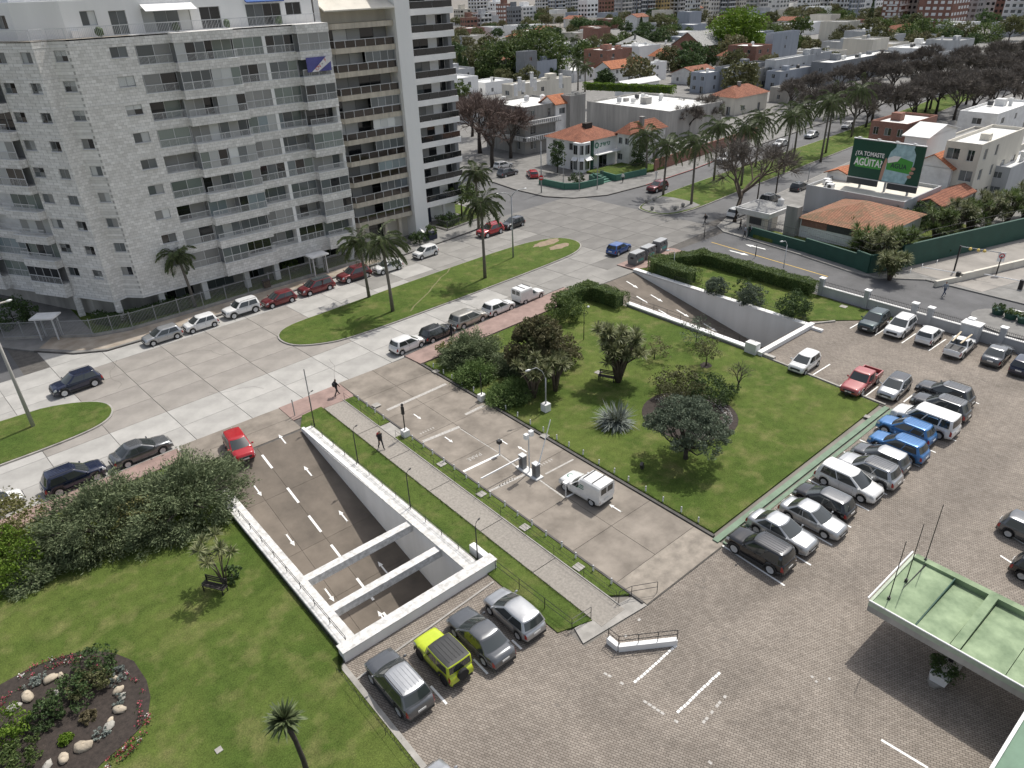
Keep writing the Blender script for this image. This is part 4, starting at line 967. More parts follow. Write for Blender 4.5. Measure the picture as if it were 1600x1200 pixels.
def car_parts(kind):
    if kind in CARM: return CARM[kind]
    s = SPEC[kind]; L, W, H, belt, cl, wr = s["L"], s["W"], s["H"], s["belt"], s["cl"], s["wr"]; hl = L / 2; hw = W / 2; ax = s["wb"] / 2; box = s.get("box", 0)
    axf, axr = ax + .02, -ax + .02
    bedz = .62 if s.get("bed") and not s.get("cover") else belt - .02
    deck = belt + (.02 if kind == "sedan" else 0)
    top = [(-hl, .50), (-hl + .03, .70 if not box else .86), (-hl + .10, belt - .12), (-hl + .24, deck - .01)]
    if s.get("bed"): top = [(-hl, .52), (-hl + .04, bedz), (s["ge"] - .02, bedz), (s["ge"] + .05, belt)]
    if s.get("cargo"): top = [(-hl, .5), (-hl + .03, belt), (s["re"], belt)]
    top += [(s["cowl"] - .05, belt), (s["cowl"] + .1, belt - .015), (hl - .55, s["hood"] - .02 * (1 - box)), (hl - .2, s["hood"] - .07 * (1 - box * .6)), (hl - .06, s["hood"] - .20 * (1 - box * .7)), (hl, .50)]
    tx, tz = [p[0] for p in top], [p[1] for p in top]
    def ztop(x): return float(np.interp(x, tx, tz))
    ar = wr + .055
    def zbot(x):
        z = cl + .10 * max(0, (abs(x) - (hl - .45)) / .45)
        for a in (axf, axr):
            if abs(x - a) < ar: z = max(z, wr + math.sqrt(ar * ar - (x - a) ** 2) - .01)
        return z
    def wid(x):
        e = abs(x) / hl; k = 1 - (.13 if not box else .06) * e ** (7 if x < 0 else 5)
        return hw * k * (.985 if abs(x) < hl - .02 else .93)
    NS = 8
    def sec(x):
        zb, zt, w = zbot(x), ztop(x), wid(x); zt = max(zt, zb + .05); h = zt - zb
        zm = min(zt - .03, max(zb + .02, cl + .30 + .05 * (belt - .9)))
        sh = min(.10, h * .3)
        return [(0, zb), (w * .88, zb), (w * .975, zb + min(.07, h * .2)), (w, max(zm, zb + .03)), (w * .975, zt - sh), (w * .93, zt - sh * .25), (w * .60, zt + .018), (0, zt + .032)]
    xs = sorted(set([-hl, -hl + .02, -hl + .06, -hl + .12, -hl + .24, -hl + .4, hl - .4, hl - .24, hl - .14, hl - .06, hl - .02, hl] + [round(v, 3) for v in np.linspace(-hl + .55, hl - .55, 11)]
        + [a + ar * t for a in (axf, axr) for t in (-1.001, -.97, -.85, -.6, -.3, 0, .3, .6, .85, .97, 1.001)] + [p[0] for p in top[1:-1]]))
    xs = [x for i, x in enumerate(xs) if -hl <= x <= hl]
    mb = MB()
    for x in xs:
        S = sec(x); mb.v += [(x, y, z) for y, z in S] + [(x, -y, z) for y, z in S[-2:0:-1]]
    K = 2 * NS - 2
    for i in range(len(xs) - 1):
        for j in range(K):
            a = i * K + j; b = i * K + (j + 1) % K; mb.f.append((a, b, b + K, a + K))
    mb.f.append(tuple(range(K - 1, -1, -1))); mb.f.append(tuple(range((len(xs) - 1) * K, len(xs) * K)))
    D = {"body": [(mb.mesh("body", True), "PAINT")]}
    def bs(x, k, off=.006, side=1):
        S = sec(x); i = min(int(k), NS - 2); f = k - i
        y = S[i][0] * (1 - f) + S[i + 1][0] * f; z = S[i][1] * (1 - f) + S[i + 1][1] * f
        dy, dz = S[i + 1][0] - S[i][0], S[i + 1][1] - S[i][1]; l = math.hypot(dy, dz) or 1
        return (x + (off if x > 0 else -off) * .5, side * (y + off * dz / l), z - off * dy / l)
    # cabin
    wb_, wt_ = hw * .945, hw * (.76 if not box else .76 + .16 * min(1, box))
    zr = H - .075; zb0 = belt - .02; bowf, bowr = .16 * (1 - .6 * min(box, 1)), .10 * (1 - .7 * min(box, 1))
    def edge(front, q, t):                              # q -1..1 across
        w = wb_ + (wt_ - wb_) * t
        if front: x = s["cowl"] + (s["wt"] - s["cowl"]) * t - bowf * q * q
        else: x = s["ge"] + (s["re"] - s["ge"]) * t + bowr * q * q
        return Vector((x, w * q, zb0 + (zr - zb0) * t))
    def side(u, t, sd): return edge(False, sd, t).lerp(edge(True, sd, t), u) + Vector((0, sd * .05 * math.sin(math.pi * u) * (1 - .3 * t), 0))
    Q = [-1, -.8, -.45, 0, .45, .8, 1]; U = [.12, .3, .5, .7, .88]
    def ring(t, ins=0., z=None):
        pts = [edge(True, q, t) for q in Q] + [side(u, t, 1) for u in reversed(U)] + [edge(False, q, t) for q in reversed(Q)] + [side(u, t, -1) for u in U]
        if ins:
            c = Vector(((s["wt"] + s["re"]) / 2, 0, 0)); hx = (s["wt"] - s["re"]) / 2
            pts = [Vector((c.x + (p.x - c.x) * (1 - ins / hx), p.y * (1 - ins / wt_), z)) for p in pts]
        return pts
    mb = MB(); rings = [ring(0), ring(.5), ring(1), ring(1, .035, H - .045)]
    k = len(rings[0])
    for rg in rings: mb.v += [tuple(p) for p in rg]
    for a in range(3):
        for j in range(k): mb.f.append((a * k + j, a * k + (j + 1) % k, (a + 1) * k + (j + 1) % k, (a + 1) * k + j))
    D["cabin"] = [(mb.mesh("cabin", True), "PAINT")]
    mb = MB(); rings = [ring(1, .035, H - .045), ring(1, .10, H - .02), ring(1, .30, H)]
    for rg in rings: mb.v += [tuple(p) for p in rg]
    for a in range(2):
        for j in range(k): mb.f.append((a * k + j, a * k + (j + 1) % k, (a + 1) * k + (j + 1) % k, (a + 1) * k + j))
    mb.f.append(tuple(2 * k + j for j in range(k)))
    D["roof"] = [(mb.mesh("roof", True), "ROOF")]
    def nrm(f, a, b):
        e = 1e-3; p = f(a, b); return (f(a + e, b) - p).cross(f(a, b + e) - p).normalized()
    def win(f, a0, a1, b0, b1, sg, nu=6, nv=2):
        def g(a, b):
            A, B = a0 + (a1 - a0) * a, b0 + (b1 - b0) * b; return f(A, B) + nrm(f, A, B) * .008 * sg
        return MB().grid(g, nu, nv).mesh("window", True)
    fw = lambda q, t: edge(True, q, t); fr = lambda q, t: edge(False, q, t)
    D["windshield"] = [(win(fw, -.9, .9, .07, .97, 1), "glass_car")]
    if not s.get("cargo"): D["rear_window"] = [(win(fr, -.90, .90, .16, .94, -1), "glass_car")]
    rng = [(.50, .93), (.08, .475)] if kind not in ("van", "pickup") else ([(.30, .92)] if kind == "van" else [(.50, .92), (.14, .46)])
    if kind == "mpv": rng = [(.66, .93), (.30, .63), (.06, .27)]
    D["side_window"] = []
    for a, b in rng:
        for sd in (1, -1):
            fs = lambda u, t, sd=sd: side(u, t, sd); D["side_window"].append((win(fs, a, b, .07, .93, -sd, 4, 2), "glass_car"))
    # lights, grille, plates, mirrors
    def patch(x0, x1, k0, k1, sd, off=.008): return MB().grid(lambda a, b: bs(x0 + (x1 - x0) * a, k0 + (k1 - k0) * b, off, sd), 4, 4).mesh("lamp", True)
    D["headlight"] = [(patch(hl - .34, hl - .015, 3.55, 4.9, sd, .01), "lamp_clear") for sd in (1, -1)]
    D["taillight"] = [(patch(-hl + .015, -hl + .20, 3.1, 4.7, sd, .01), "lamp_red") for sd in (1, -1)]
    gz = (cl + .34, s["hood"] - .24)
    D["grille"] = [(MB().box(hl - .05, -hw * .55, gz[0] - .05, hl + .012, hw * .55, max(gz[1], gz[0] + .06)).mesh("grille"), "trim")]
    D["bumper"] = [(MB().box(-hl - .012, -hw * .8, cl + .03, -hl + .1, hw * .8, cl + .2).mesh("bumper"), "trim"), (MB().box(hl - .1, -hw * .75, cl + .04, hl + .014, hw * .75, cl + .15).mesh("bumper"), "trim")]
    D["number_plate"] = [(MB().box(hl + .012, -.24, cl + .2, hl + .026, .24, cl + .32).mesh("number_plate"), "plate"), (MB().box(-hl - .022, -.24, .62, -hl - .004, .24, .74).mesh("number_plate"), "plate")]
    mx = s["cowl"] - .32
    D["mirror"] = [(MB().blob((mx, sd * (hw + .09), belt + .08), (.07, .11, .08), 3, 8, 5, .03).box(mx - .02, sd * (hw * .93) if sd > 0 else -hw - .02, belt + .03, mx + .03, hw + .02 if sd > 0 else -hw * .93, belt + .07).mesh("mirror", True), "PAINT") for sd in (1, -1)]
    D["door_handle"] = [(MB().box(x - .09, sd * hw * .99 - .015, belt - .14, x + .09, sd * hw * .99 + .015, belt - .115).mesh("door_handle"), "PAINT") for sd in (1, -1) for x in ((-.12, -.95) if kind not in ("van",) else (-.05,))]
    mb = MB()
    for x in ((-.25, .72) if kind != "jeep" else (.55, -.45)):
        for sd in (1, -1):
            if abs(x - axf) < ar or abs(x - axr) < ar: continue
            for a in range(4):
                k0, k1 = 2.2 + a * .65, 2.2 + (a + 1) * .65
                mb.quad(bs(x - .006, k0, .003, sd), bs(x + .006, k0, .003, sd), bs(x + .006, k1, .003, sd), bs(x - .006, k1, .003, sd))
    D["door_seam"] = [(mb.mesh("door_seam"), "trim")]
    if s.get("clad"):
        D["wheel_arch_trim"] = []
        for a in (axf, axr):
            for sd in (1, -1):
                def arch(u, v, a=a, sd=sd):
                    th = math.pi * u; r = ar - .005 + (.15 if kind == "jeep" else .075) * v; return (a + r * math.cos(th), sd * (wid(a) + .006 + .012 * math.sin(th)), wr - .02 + r * math.sin(th))
                D["wheel_arch_trim"].append((MB().grid(arch, 12, 1).mesh("wheel_arch_trim", True), "trim"))
        D["sill_trim"] = [(MB().box(axr + ar, sd * hw - .03, cl - .01, axf - ar, sd * hw + .012, cl + .15).mesh("sill_trim"), "trim") for sd in (1, -1)]
    if s.get("rails"):
        D["roof_rail"] = [(MB().tube([(s["wt"] - .15, sd * wt_ * .93, H - .03), (s["wt"] - .3, sd * wt_ * .93, H + .035), (s["re"] + .25, sd * wt_ * .93, H + .035), (s["re"] + .1, sd * wt_ * .93, H - .03)], .018, 5).mesh("roof_rail"), "trim") for sd in (1, -1)]
    if kind in ("jeep", "suv", "suvbox"):
        D["roof_rib"] = [(MB().box(s["re"] + .25, y * wt_ - .022, H - .012, s["wt"] - .3, y * wt_ + .022, H + .014).mesh("roof_rib"), "ROOF") for y in (-.62, -.32, 0, .32, .62)]
    if s.get("spare"): D["spare_wheel"] = [(MB().tube([(-hl - .16, 0, .92), (-hl + .02, 0, .92)], .33, 18).mesh("spare_wheel"), "tyre")]
    if s.get("bed") and not s.get("cover"):
        x1 = s["ge"] - .04
        mb = MB().box(-hl + .02, hw - .12, bedz - .05, x1, hw - .02, belt + .01).box(-hl + .02, -hw + .02, bedz - .05, x1, -hw + .12, belt + .01).box(-hl + .02, -hw + .12, bedz - .05, -hl + .1, hw - .12, belt + .01)
        D["bed_side"] = [(mb.mesh("bed_side"), "PAINT")]
        D["bed_liner"] = [(MB().box(-hl + .1, -hw + .12, bedz + .03, x1, hw - .12, bedz + .05).mesh("bed_liner"), "trim")]
    if s.get("cover"): D["bed_cover"] = [(MB().box(-hl + .1, -hw + .14, belt - .02, s["ge"] - .02, hw - .14, belt + .03).mesh("bed_cover"), "trim")]
    if s.get("cargo"):
        H2 = 1.86; x0, x1 = -hl + .02, s["re"] + .22; mb = MB()
        prof = [(x0, H2 - .10), (x0 + .10, H2), (x1 - .25, H2), (x1 - .04, H2 - .12), (x1, H - .1)]
        pts = []
        for x, z in [(x0 + .0, .55)] + prof + [(x1, .9)]: pts.append((x, z))
        secs = []
        for sd_y, ins in ((hw * .98, .0), (hw * .94, .02), (hw * .86, .06)):
            pass
        w0, w1 = hw * .985, hw * .88
        ringv = [(-w0, 0), (-w0, .78), (-w0 + .05, .93), (-w1 + .08, 1.), (w1 - .08, 1.), (w0 - .05, .93), (w0, .78), (w0, 0)]
        st = [(x0, .6, H2 - .02), (x0 + .03, .58, H2), (x1 - .30, .58, H2), (x1 - .08, .58, H2 - .06), (x1, .6, H2 - .20)]
        for x, za, zb in st: mb.v += [(x, y, za + (zb - za) * h) for y, h in ringv]
        n8 = len(ringv)
        for a in range(len(st) - 1):
            for j in range(n8 - 1): mb.f.append((a * n8 + j, a * n8 + j + 1, (a + 1) * n8 + j + 1, (a + 1) * n8 + j))
        mb.f.append(tuple(range(n8))[::-1]); mb.f.append(tuple((len(st) - 1) * n8 + j for j in range(n8)))
        D["cargo_box"] = [(mb.mesh("cargo_box"), "PAINT")]
        D["rear_window"] = [(MB().box(x0 - .012, y0, 1.18, x0 + .02, y1, 1.66).mesh("rear_window"), "glass_car") for y0, y1 in ((-.62, -.06), (.06, .62))]
        D["roof_bar"] = [(MB().box(x - .03, -hw * .8, H2 + .01, x + .03, hw * .8, H2 + .05).mesh("roof_bar"), "trim") for x in (-1.2, -.35)]
    # wheel with tyre and rim
    ty = MB().lathe([(wr - .1, -.10), (wr - .02, -.105), (wr, -.07), (wr, .07), (wr - .02, .105), (wr - .1, .10)], 20, axis='Y', caps=False).mesh("tyre", True)
    rm = MB().lathe([(wr - .095, -.10), (wr - .10, .085), (.05, .06), (.001, .07)], 20, axis='Y', caps=False)
    for i in range(5):
        t = 2 * math.pi * i / 5; c, sn = math.cos(t), math.sin(t)
        a = Vector((c * .04, .088, sn * .04)); b = Vector((c * (wr - .09), .100, sn * (wr - .09))); nn = Vector((-sn, 0, c)) * .035
        rm.quad(a - nn, b - nn * 1.2, b + nn * 1.2, a + nn)
    D["_wheel"] = (ty, rm.mesh("rim"), [(axf, hw - .115, wr), (axf, -hw + .115, wr), (axr, hw - .115, wr), (axr, -hw + .115, wr)])
    CARM[kind] = D; return D
CAR_N = 0
def car(kind, paint, where, heading, label, name="parked_car", group=None, roof=None, z=0., rim="rim", scale=1., simple=False, tail=None, box=None):
    """where: point in plan; heading in degrees from +X"""
    D = car_parts(kind); t = thing(name, label, "pickup" if kind in ("pickup", "ute") else "van" if kind in ("van", "mpv") else "car", (where[0], where[1], z), rad(heading), group)
    if scale != 1: t.scale = (scale,) * 3
    pm = "paint_car_" + paint; rm = ("paint_car_" + roof) if roof in PAINT else (roof or pm)
    skip = {"door_handle", "door_seam", "number_plate", "roof_rail", "roof_rib"} if simple else set()
    for nm, lst in D.items():
        if nm.startswith("_") or nm in skip: continue
        for me, m in lst:
            put(nm, me, pm if m == "PAINT" else rm if m == "ROOF" else m, t)
    ty, ri, pos = D["_wheel"]
    for p in pos:
        w = put("wheel", ty, "tyre", t, p); rr = put("rim", ri, rim, w, None, 0 if p[1] > 0 else math.pi)
    return t
def mid(x0, y0, x1, y1, z=.72): return gp((x0 + x1) / 2, (y0 + y1) / 2, z)
GA, GB, GC, GD, GE = "cars parked along the flats", "cars parked along the garden kerb", "cars parked along the lawn edge", "cars parked in the corner of the car park", "cars by the ramp end wall"
k1, k2 = 3.2 + 180, 3.2
k1 = 182.0
car("hatch", "silver", mid(222, 503, 284, 541), k1, "silver hatchback leftmost of the row parked along the flats", group=GA)
car("city", "white", mid(286, 485, 340, 522), k1, "small white city car second from the left along the flats", group=GA)
car("suvbox", "white", mid(346, 462, 408, 500), k1, "boxy white off-roader with black arches parked along the flats", group=GA)
car("hatch", "darkred", mid(407, 449, 464, 482), k1, "dark red hatchback just right of the boxy white off-roader", group=GA)
car("wagon", "darkred", mid(466, 430, 522, 463), k1, "dark red people carrier with glass roof, middle of three dark red cars", group=GA, roof="glass_car")
car("suv", "darkred", mid(524, 410, 582, 445), k1, "tall dark red crossover, rightmost of three dark red cars", group=GA)
car("hatch", "white", mid(577, 402, 634, 428), k1, "white car half hidden behind the palm crown along the flats", group=GA)
car("city", "white", mid(644, 379, 685, 406), k1 + 2, "small white hatchback parked alone by the white garden wall", group=GA)
car("suv", "red", mid(742, 343, 790, 375), k1 + 2, "red off-roader behind the tall palm trunk at the corner", group=GA)
car("hatch", "black", mid(783, 335, 820, 360), k1 + 4, "black car nearest the corner of the side street", group=GA)
car("city", "white", mid(606, 518, 665, 553), k2, "white two-tone hatchback at the lower end of the row by the pink pavement", group=GB, roof="white")
car("hatch", "darkgrey", mid(655, 501, 711, 534), k2, "dark grey hatchback parked by the pink pavement", group=GB)
car("wagon", "beige", mid(702, 478, 760, 514), k2, "champagne people carrier parked by the pink pavement", group=GB)
car("hatch", "white", mid(752, 462, 805, 494), k2, "white hatchback between the champagne car and the white box van", group=GB)
car("van", "white", mid(799, 441, 852, 475, .8), k2, "white box van at the upper end of the row by the pink pavement", "parked_van", group=GB)
car("hatch", "blue", mid(942, 374, 992, 399), k2 + 4, "blue hatchback driving past the waste containers", "moving_car", roof="blue")
car("suv", "navy", mid(77, 572, 160, 621), 184, "navy crossover driving left on the far lanes", "moving_car")
car("suv", "navy", mid(66, 716, 163, 772), 3, "navy crossover parked beside the big junipers")
car("sedan", "grey", mid(174, 677, 264, 727), 3, "dark grey saloon parked above the big juniper", scale=1.02)
car("hatch", "white", gp(-12, 790, .6), 3, "white car cut off by the left edge of the picture")
car("hatch", "red", mid(344, 665, 400, 724), 264, "bright red hatchback turning into the near ramp", "moving_car")
wv = car("van", "white", mid(872, 725, 957, 787, .85), 93, "white box van with green roundel at the driveway barrier", "moving_van")
pmark = MB().lathe([(.17, 0), (.24, 0)], 20, caps=False).mesh("roundel"); o = put("roundel", pmark, "sign_green", wv, (1.42, .02, .895)); o.rotation_euler = (0, rad(4), 0)
MB().box(-.55, .832, 1.05, .0, .838, 1.12).box(-.55, .832, 1.2, -.05, .838, 1.25).box(-.55, .832, 1.32, -.2, .838, 1.4).build("lettering", "sign_green", wv)
car("suv", "grey", mid(567, 1005, 677, 1120, .8), 90, "dark grey crossover next to the lawn in the lower row", group=GE, roof="silver")
car("jeep", "lime", mid(645, 976, 738, 1068, .8), 90, "lime yellow off-roader with black roof and spare wheel", group=GE, roof="trim", rim="rim_dark")
car("sedan", "grey", mid(695, 942, 805, 1040, .7), 90, "grey saloon between the lime off-roader and the silver hatchback", group=GE)
car("hatch", "silver", mid(755, 912, 851, 998, .7), 90, "silver hatchback at the grass strip end of the lower row", group=GE)
car("hatch", "silver", gp(704, 1243, .9), 90, "silver car roof just entering the bottom edge of the picture")
car("suvbox", "black", mid(1137, 818, 1240, 893, .8), 90, "black off-roader at the driveway end of the lawn row", group=GC, roof="darkgrey")
car("sedan", "silver", mid(1163, 787, 1280, 866), 270, "silver saloon facing out beside the black off-roader", group=GC)
car("sedan", "silver", mid(1222, 768, 1318, 842), 270, "silver saloon facing out between silver saloon and black hatchback", group=GC, scale=.97)
car("hatch", "black", mid(1243, 748, 1334, 810), 90, "black hatchback with glossy roof between silver saloon and white hatchback", group=GC, roof="grey")
car("wagon", "white", mid(1275, 716, 1377, 785), 270, "large white hatchback facing out in the middle of the lawn row", group=GC, scale=1.0)
car("suv", "silver", mid(1308, 702, 1408, 761, .8), 90, "silver crossover with dark roof panel beside the large white hatchback", group=GC, roof="grey")
car("hatch", "grey", mid(1332, 687, 1421, 738), 90, "grey hatchback with pale roof between silver crossover and blue car", group=GC, roof="silver")
car("suv", "azure", mid(1360, 669, 1449, 719, .8), 90, "bright blue car nearer the camera of the blue pair", group=GC, scale=.95)
car("suv", "azure", mid(1376, 648, 1458, 689, .8), 90, "bright blue car with roof bars beside the long white van", group=GC, scale=.95)
car("mpv", "white", mid(1392, 625, 1500, 681, .9), 90, "long white passenger van in the lawn row", "parked_van", group=GC, scale=1.05)
car("suv", "darkgrey", mid(1420, 608, 1521, 657, .8), 90, "charcoal crossover directly behind the long white van", group=GC, roof="grey")
car("suv", "darkgrey", mid(1435, 594, 1520, 630, .8), 90, "charcoal crossover farthest along the lawn row", group=GC, roof="grey")
car("city", "white", mid(1231, 542, 1284, 587), 183, "small white car alone near the end of the far ramp", group=GD)
car("pickup", "coral", mid(1312, 566, 1381, 619, .8), 183, "faded red pickup with an open bed", "pickup_truck", group=GD)
car("hatch", "silver", mid(1369, 579, 1428, 626), 183, "silver hatchback with dark roof beside the red pickup", group=GD, roof="darkgrey")
car("suv", "teal", mid(1339, 479, 1394, 520, .8), 183, "dark teal crossover first in the row below the spiked wall", group=GD)
car("suv", "white", mid(1380, 486, 1435, 530, .8), 183, "white crossover with sunroof facing the camera", group=GD)
car("city", "white", mid(1428, 505, 1477, 539), 3, "white hatchback seen from behind in the row below the spiked wall", group=GD)
lu = car("ute", "white", mid(1472, 517, 1528, 562), 3, "white pickup with black bed cover and planks on its roof", "pickup_truck", group=GD)
for sd in (-.42, .42):
    pk = MB().box(-1.5, -.07, 0, 1.2, .07, .06).build("plank", "timber", None, False, Matrix.Rotation(rad(3), 3, 'Z') @ Vector((-.1, sd, 0)) + lu.location + Vector((0, 0, 1.6)), rad(3 + 6 * sd))
    tag(pk, "pale plank lying on the roof of the white pickup, " + ("camera side" if sd < 0 else "wall side"), "plank", "planks on the pickup roof")
car("sedan", "grey", mid(1535, 533, 1584, 569), 3, "grey saloon near the right end of the row below the spiked wall", group=GD)
car("hatch", "navy", mid(1578, 548, 1626, 586), 3, "navy car cut by the right edge below the spiked wall", group=GD)
car("hatch", "grey", mid(1578, 806, 1660, 858), 270, "grey hatchback tail at the right edge of the car park")
car("hatch", "black", mid(1597, 868, 1690, 930), 270, "black car bumper just inside the right edge of the car park")
GF = "cars along the far avenue"
car("suv", "darkred", mid(1010, 279, 1045, 303), 183, "dark red crossover approaching the junction in front of the corner house", "moving_car", simple=True)
car("suv", "white", mid(1116, 236, 1148, 259), 184, "white crossover parked first on the far avenue", group=GF, simple=True)
car("suv", "silver", mid(1145, 232, 1168, 251), 184, "silver car parked behind the white crossover on the far avenue", group=GF, simple=True)
car("sedan", "white", mid(1203, 214, 1236, 232), 184, "white car behind the bare branches on the far avenue", group=GF, simple=True)
car("sedan", "silver", mid(1257, 201, 1280, 218), 184, "silver car under the palms on the far avenue", group=GF, simple=True)
car("hatch", "white", mid(1312, 188, 1338, 202), 184, "small white car far along the avenue between bare trees", group=GF, simple=True)
car("hatch", "white", mid(1133, 318, 1172, 343), 4, "white hatchback parked beside the leaning bare tree", group=GF, simple=True)
car("hatch", "white", mid(1164, 310, 1206, 331), 4, "white car parked behind the kiosk", group=GF, simple=True)
car("suv", "black", mid(1188, 300, 1218, 321), 4, "black car parked beyond the kiosk", group=GF, simple=True)
car("hatch", "darkgrey", mid(1234, 283, 1264, 298), 4, "dark car parked by the low roofed house wall", group=GF, simple=True)
car("suv", "grey", gp(793, 270, .6), 3, "grey car parked in the shade of the side street", simple=True)
car("hatch", "red", gp(832, 272, .6), 60, "red car parked in the side entry by the corner house", simple=True)
car("hatch", "white", gp(786, 258, .6), 3, "pale car behind the grey car in the side street", simple=True)
# ------------------------------------------------------------------ plants
def unit(v): return v / np.maximum(np.linalg.norm(v, axis=-1, keepdims=True), 1e-9)
def rdir(n): return unit(NP.normal(size=(n, 3)))
def diamonds(C, A, B):
    V = np.empty((len(C), 4, 3), np.float32); V[:, 0] = C - A; V[:, 1] = C - B; V[:, 2] = C + A; V[:, 3] = C + B
    return V.reshape(-1, 3)
def random_leaves(C, size, aspect=.55, up=0.):
    n = len(C); a = rdir(n); a[:, 2] = a[:, 2] * .8 + up; a = unit(a); b = unit(np.cross(a, rdir(n))); s = size * NP.uniform(.6, 1.3, (n, 1))
    return diamonds(C, a * s, b * s * aspect)
def blob_points(nc, per, r, lo=.45, spread=.26, flat=0.):
    """leaf positions grouped in clumps over an ellipsoid; flat cuts the underside"""
    d = rdir(nc); 
    if flat: d[:, 2] = np.where(d[:, 2] < -flat, -flat * NP.uniform(.2, 1, nc), d[:, 2])
    rr = NP.uniform(lo ** 3, 1, (nc, 1)) ** (1 / 3); c = d * rr * np.array(r) * (1 + NP.normal(0, .07, (nc, 1)))
    cs = NP.uniform(.6, 1.3, (nc, 1, 1)) * spread * np.mean(r)
    p = rdir(nc * per).reshape(nc, per, 3) * (NP.uniform(.5, 1, (nc, per, 1)) ** .5)
    p[:, :, 2] *= .75
    return (c[:, None, :] + p * cs).reshape(-1, 3), np.repeat(d, per, 0)
def limb_tree(h, r0, ntop, spread, seed, lean=(0, 0), split=.35):
    q = random.Random(seed); mb = MB(); top = Vector((lean[0], lean[1], h * split))
    mb.tube([(0, 0, -.1), (lean[0] * .4, lean[1] * .4, h * split * .5), tuple(top)], [r0 * 1.25, r0, r0 * .8], 7)
    for i in range(ntop):
        a = 2 * math.pi * (i + q.uniform(-.3, .3)) / ntop; e = Vector((lean[0] + math.cos(a) * spread * q.uniform(.6, 1), lean[1] + math.sin(a) * spread * q.uniform(.6, 1), h * q.uniform(.75, .98)))
        m = top.lerp(e, .5) + Vector((q.uniform(-.2, .2) * spread, q.uniform(-.2, .2) * spread, h * .06)); mb.tube([top, m, e], [r0 * .6, r0 * .35, r0 * .1], 5)
    return mb
def tree(name, label, p, h, r, leafm, n=(110, 34), size=.16, trunk=.16, barkm="bark", base=None, seed=1, flat=.35, squash=.8, lo=.45, group=None, cat="tree", aspect=.55, limbs=6, me=None):
    t = thing(name, label, cat, (p[0], p[1], p[2] if len(p) > 2 else 0), 0, group)
    cz = base if base is not None else h - r * squash
    if trunk:
        limb_tree(h * .95, trunk, limbs, r * .75, seed, split=max(.12, (cz - r * squash * .6) / h)).build("trunk", barkm, t, True)
    P, _ = blob_points(n[0], n[1], (r, r, r * squash), lo, .24, flat); P[:, 2] += cz; P = P[P[:, 2] > .05]
    put("crown", fastmesh("crown", random_leaves(P, size, aspect)), leafm, t)
    return t
def lobed_tree(name, label, p, h, r, leafm, lobes, lr, per, size, trunk, barkm, seed, zlo=.45, aspect=.4, cat="tree"):
    """spreading crown of separate leaf masses, each carried by its own limb"""
    q = random.Random(seed); t = thing(name, label, cat, (p[0], p[1], .05)); mb = MB(); P = []; fork = Vector((q.uniform(-.1, .1), q.uniform(-.1, .1), h * .2))
    mb.tube([(0, 0, -.1), tuple(fork)], [trunk * 1.3, trunk], 7)
    for i in range(lobes):
        a = i * 2.39996 + q.uniform(-.3, .3); k = math.sqrt((i + .5) / lobes); e = Vector((math.cos(a) * r * k * q.uniform(.75, 1.), math.sin(a) * r * k * q.uniform(.75, 1.), h * (zlo + (1 - zlo - .1) * (1 - k ** 2.2)) + q.uniform(-.25, .3)))
        m = fork.lerp(e, .55) + Vector((0, 0, -.12 * h * k)); mb.tube([fork, m, e], [trunk * .55, trunk * .3, trunk * .1], 5)
        b, _ = blob_points(26, per, (lr * q.uniform(.8, 1.25), lr * q.uniform(.8, 1.25), lr * q.uniform(.5, .75)), .4, .33, .7); P.append(b + np.array(e))
    mb.build("trunk", barkm, t, True); P = np.concatenate(P); put("crown", fastmesh("crown", random_leaves(P[P[:, 2] > .1], size, aspect, .35)), leafm, t); return t
def bush(name, label, p, r, h, leafm, n=(60, 30), size=.09, group=None, lo=.6, cat="shrub", squash=None, core=True):
    t = thing(name, label, cat, (p[0], p[1], .08), NP.uniform(0, 6), group)
    P, _ = blob_points(n[0], n[1], (r, r, h * .55), lo, .22, .8); P[:, 2] += h * .48; P = P[P[:, 2] > .02]
    put("foliage", fastmesh("foliage", random_leaves(P, size)), leafm, t)
    MB().tube([(0, 0, -.05), (.02, .01, h * .5)], [.06, .03], 5).build("stem", "bark_dark", t)
    return t
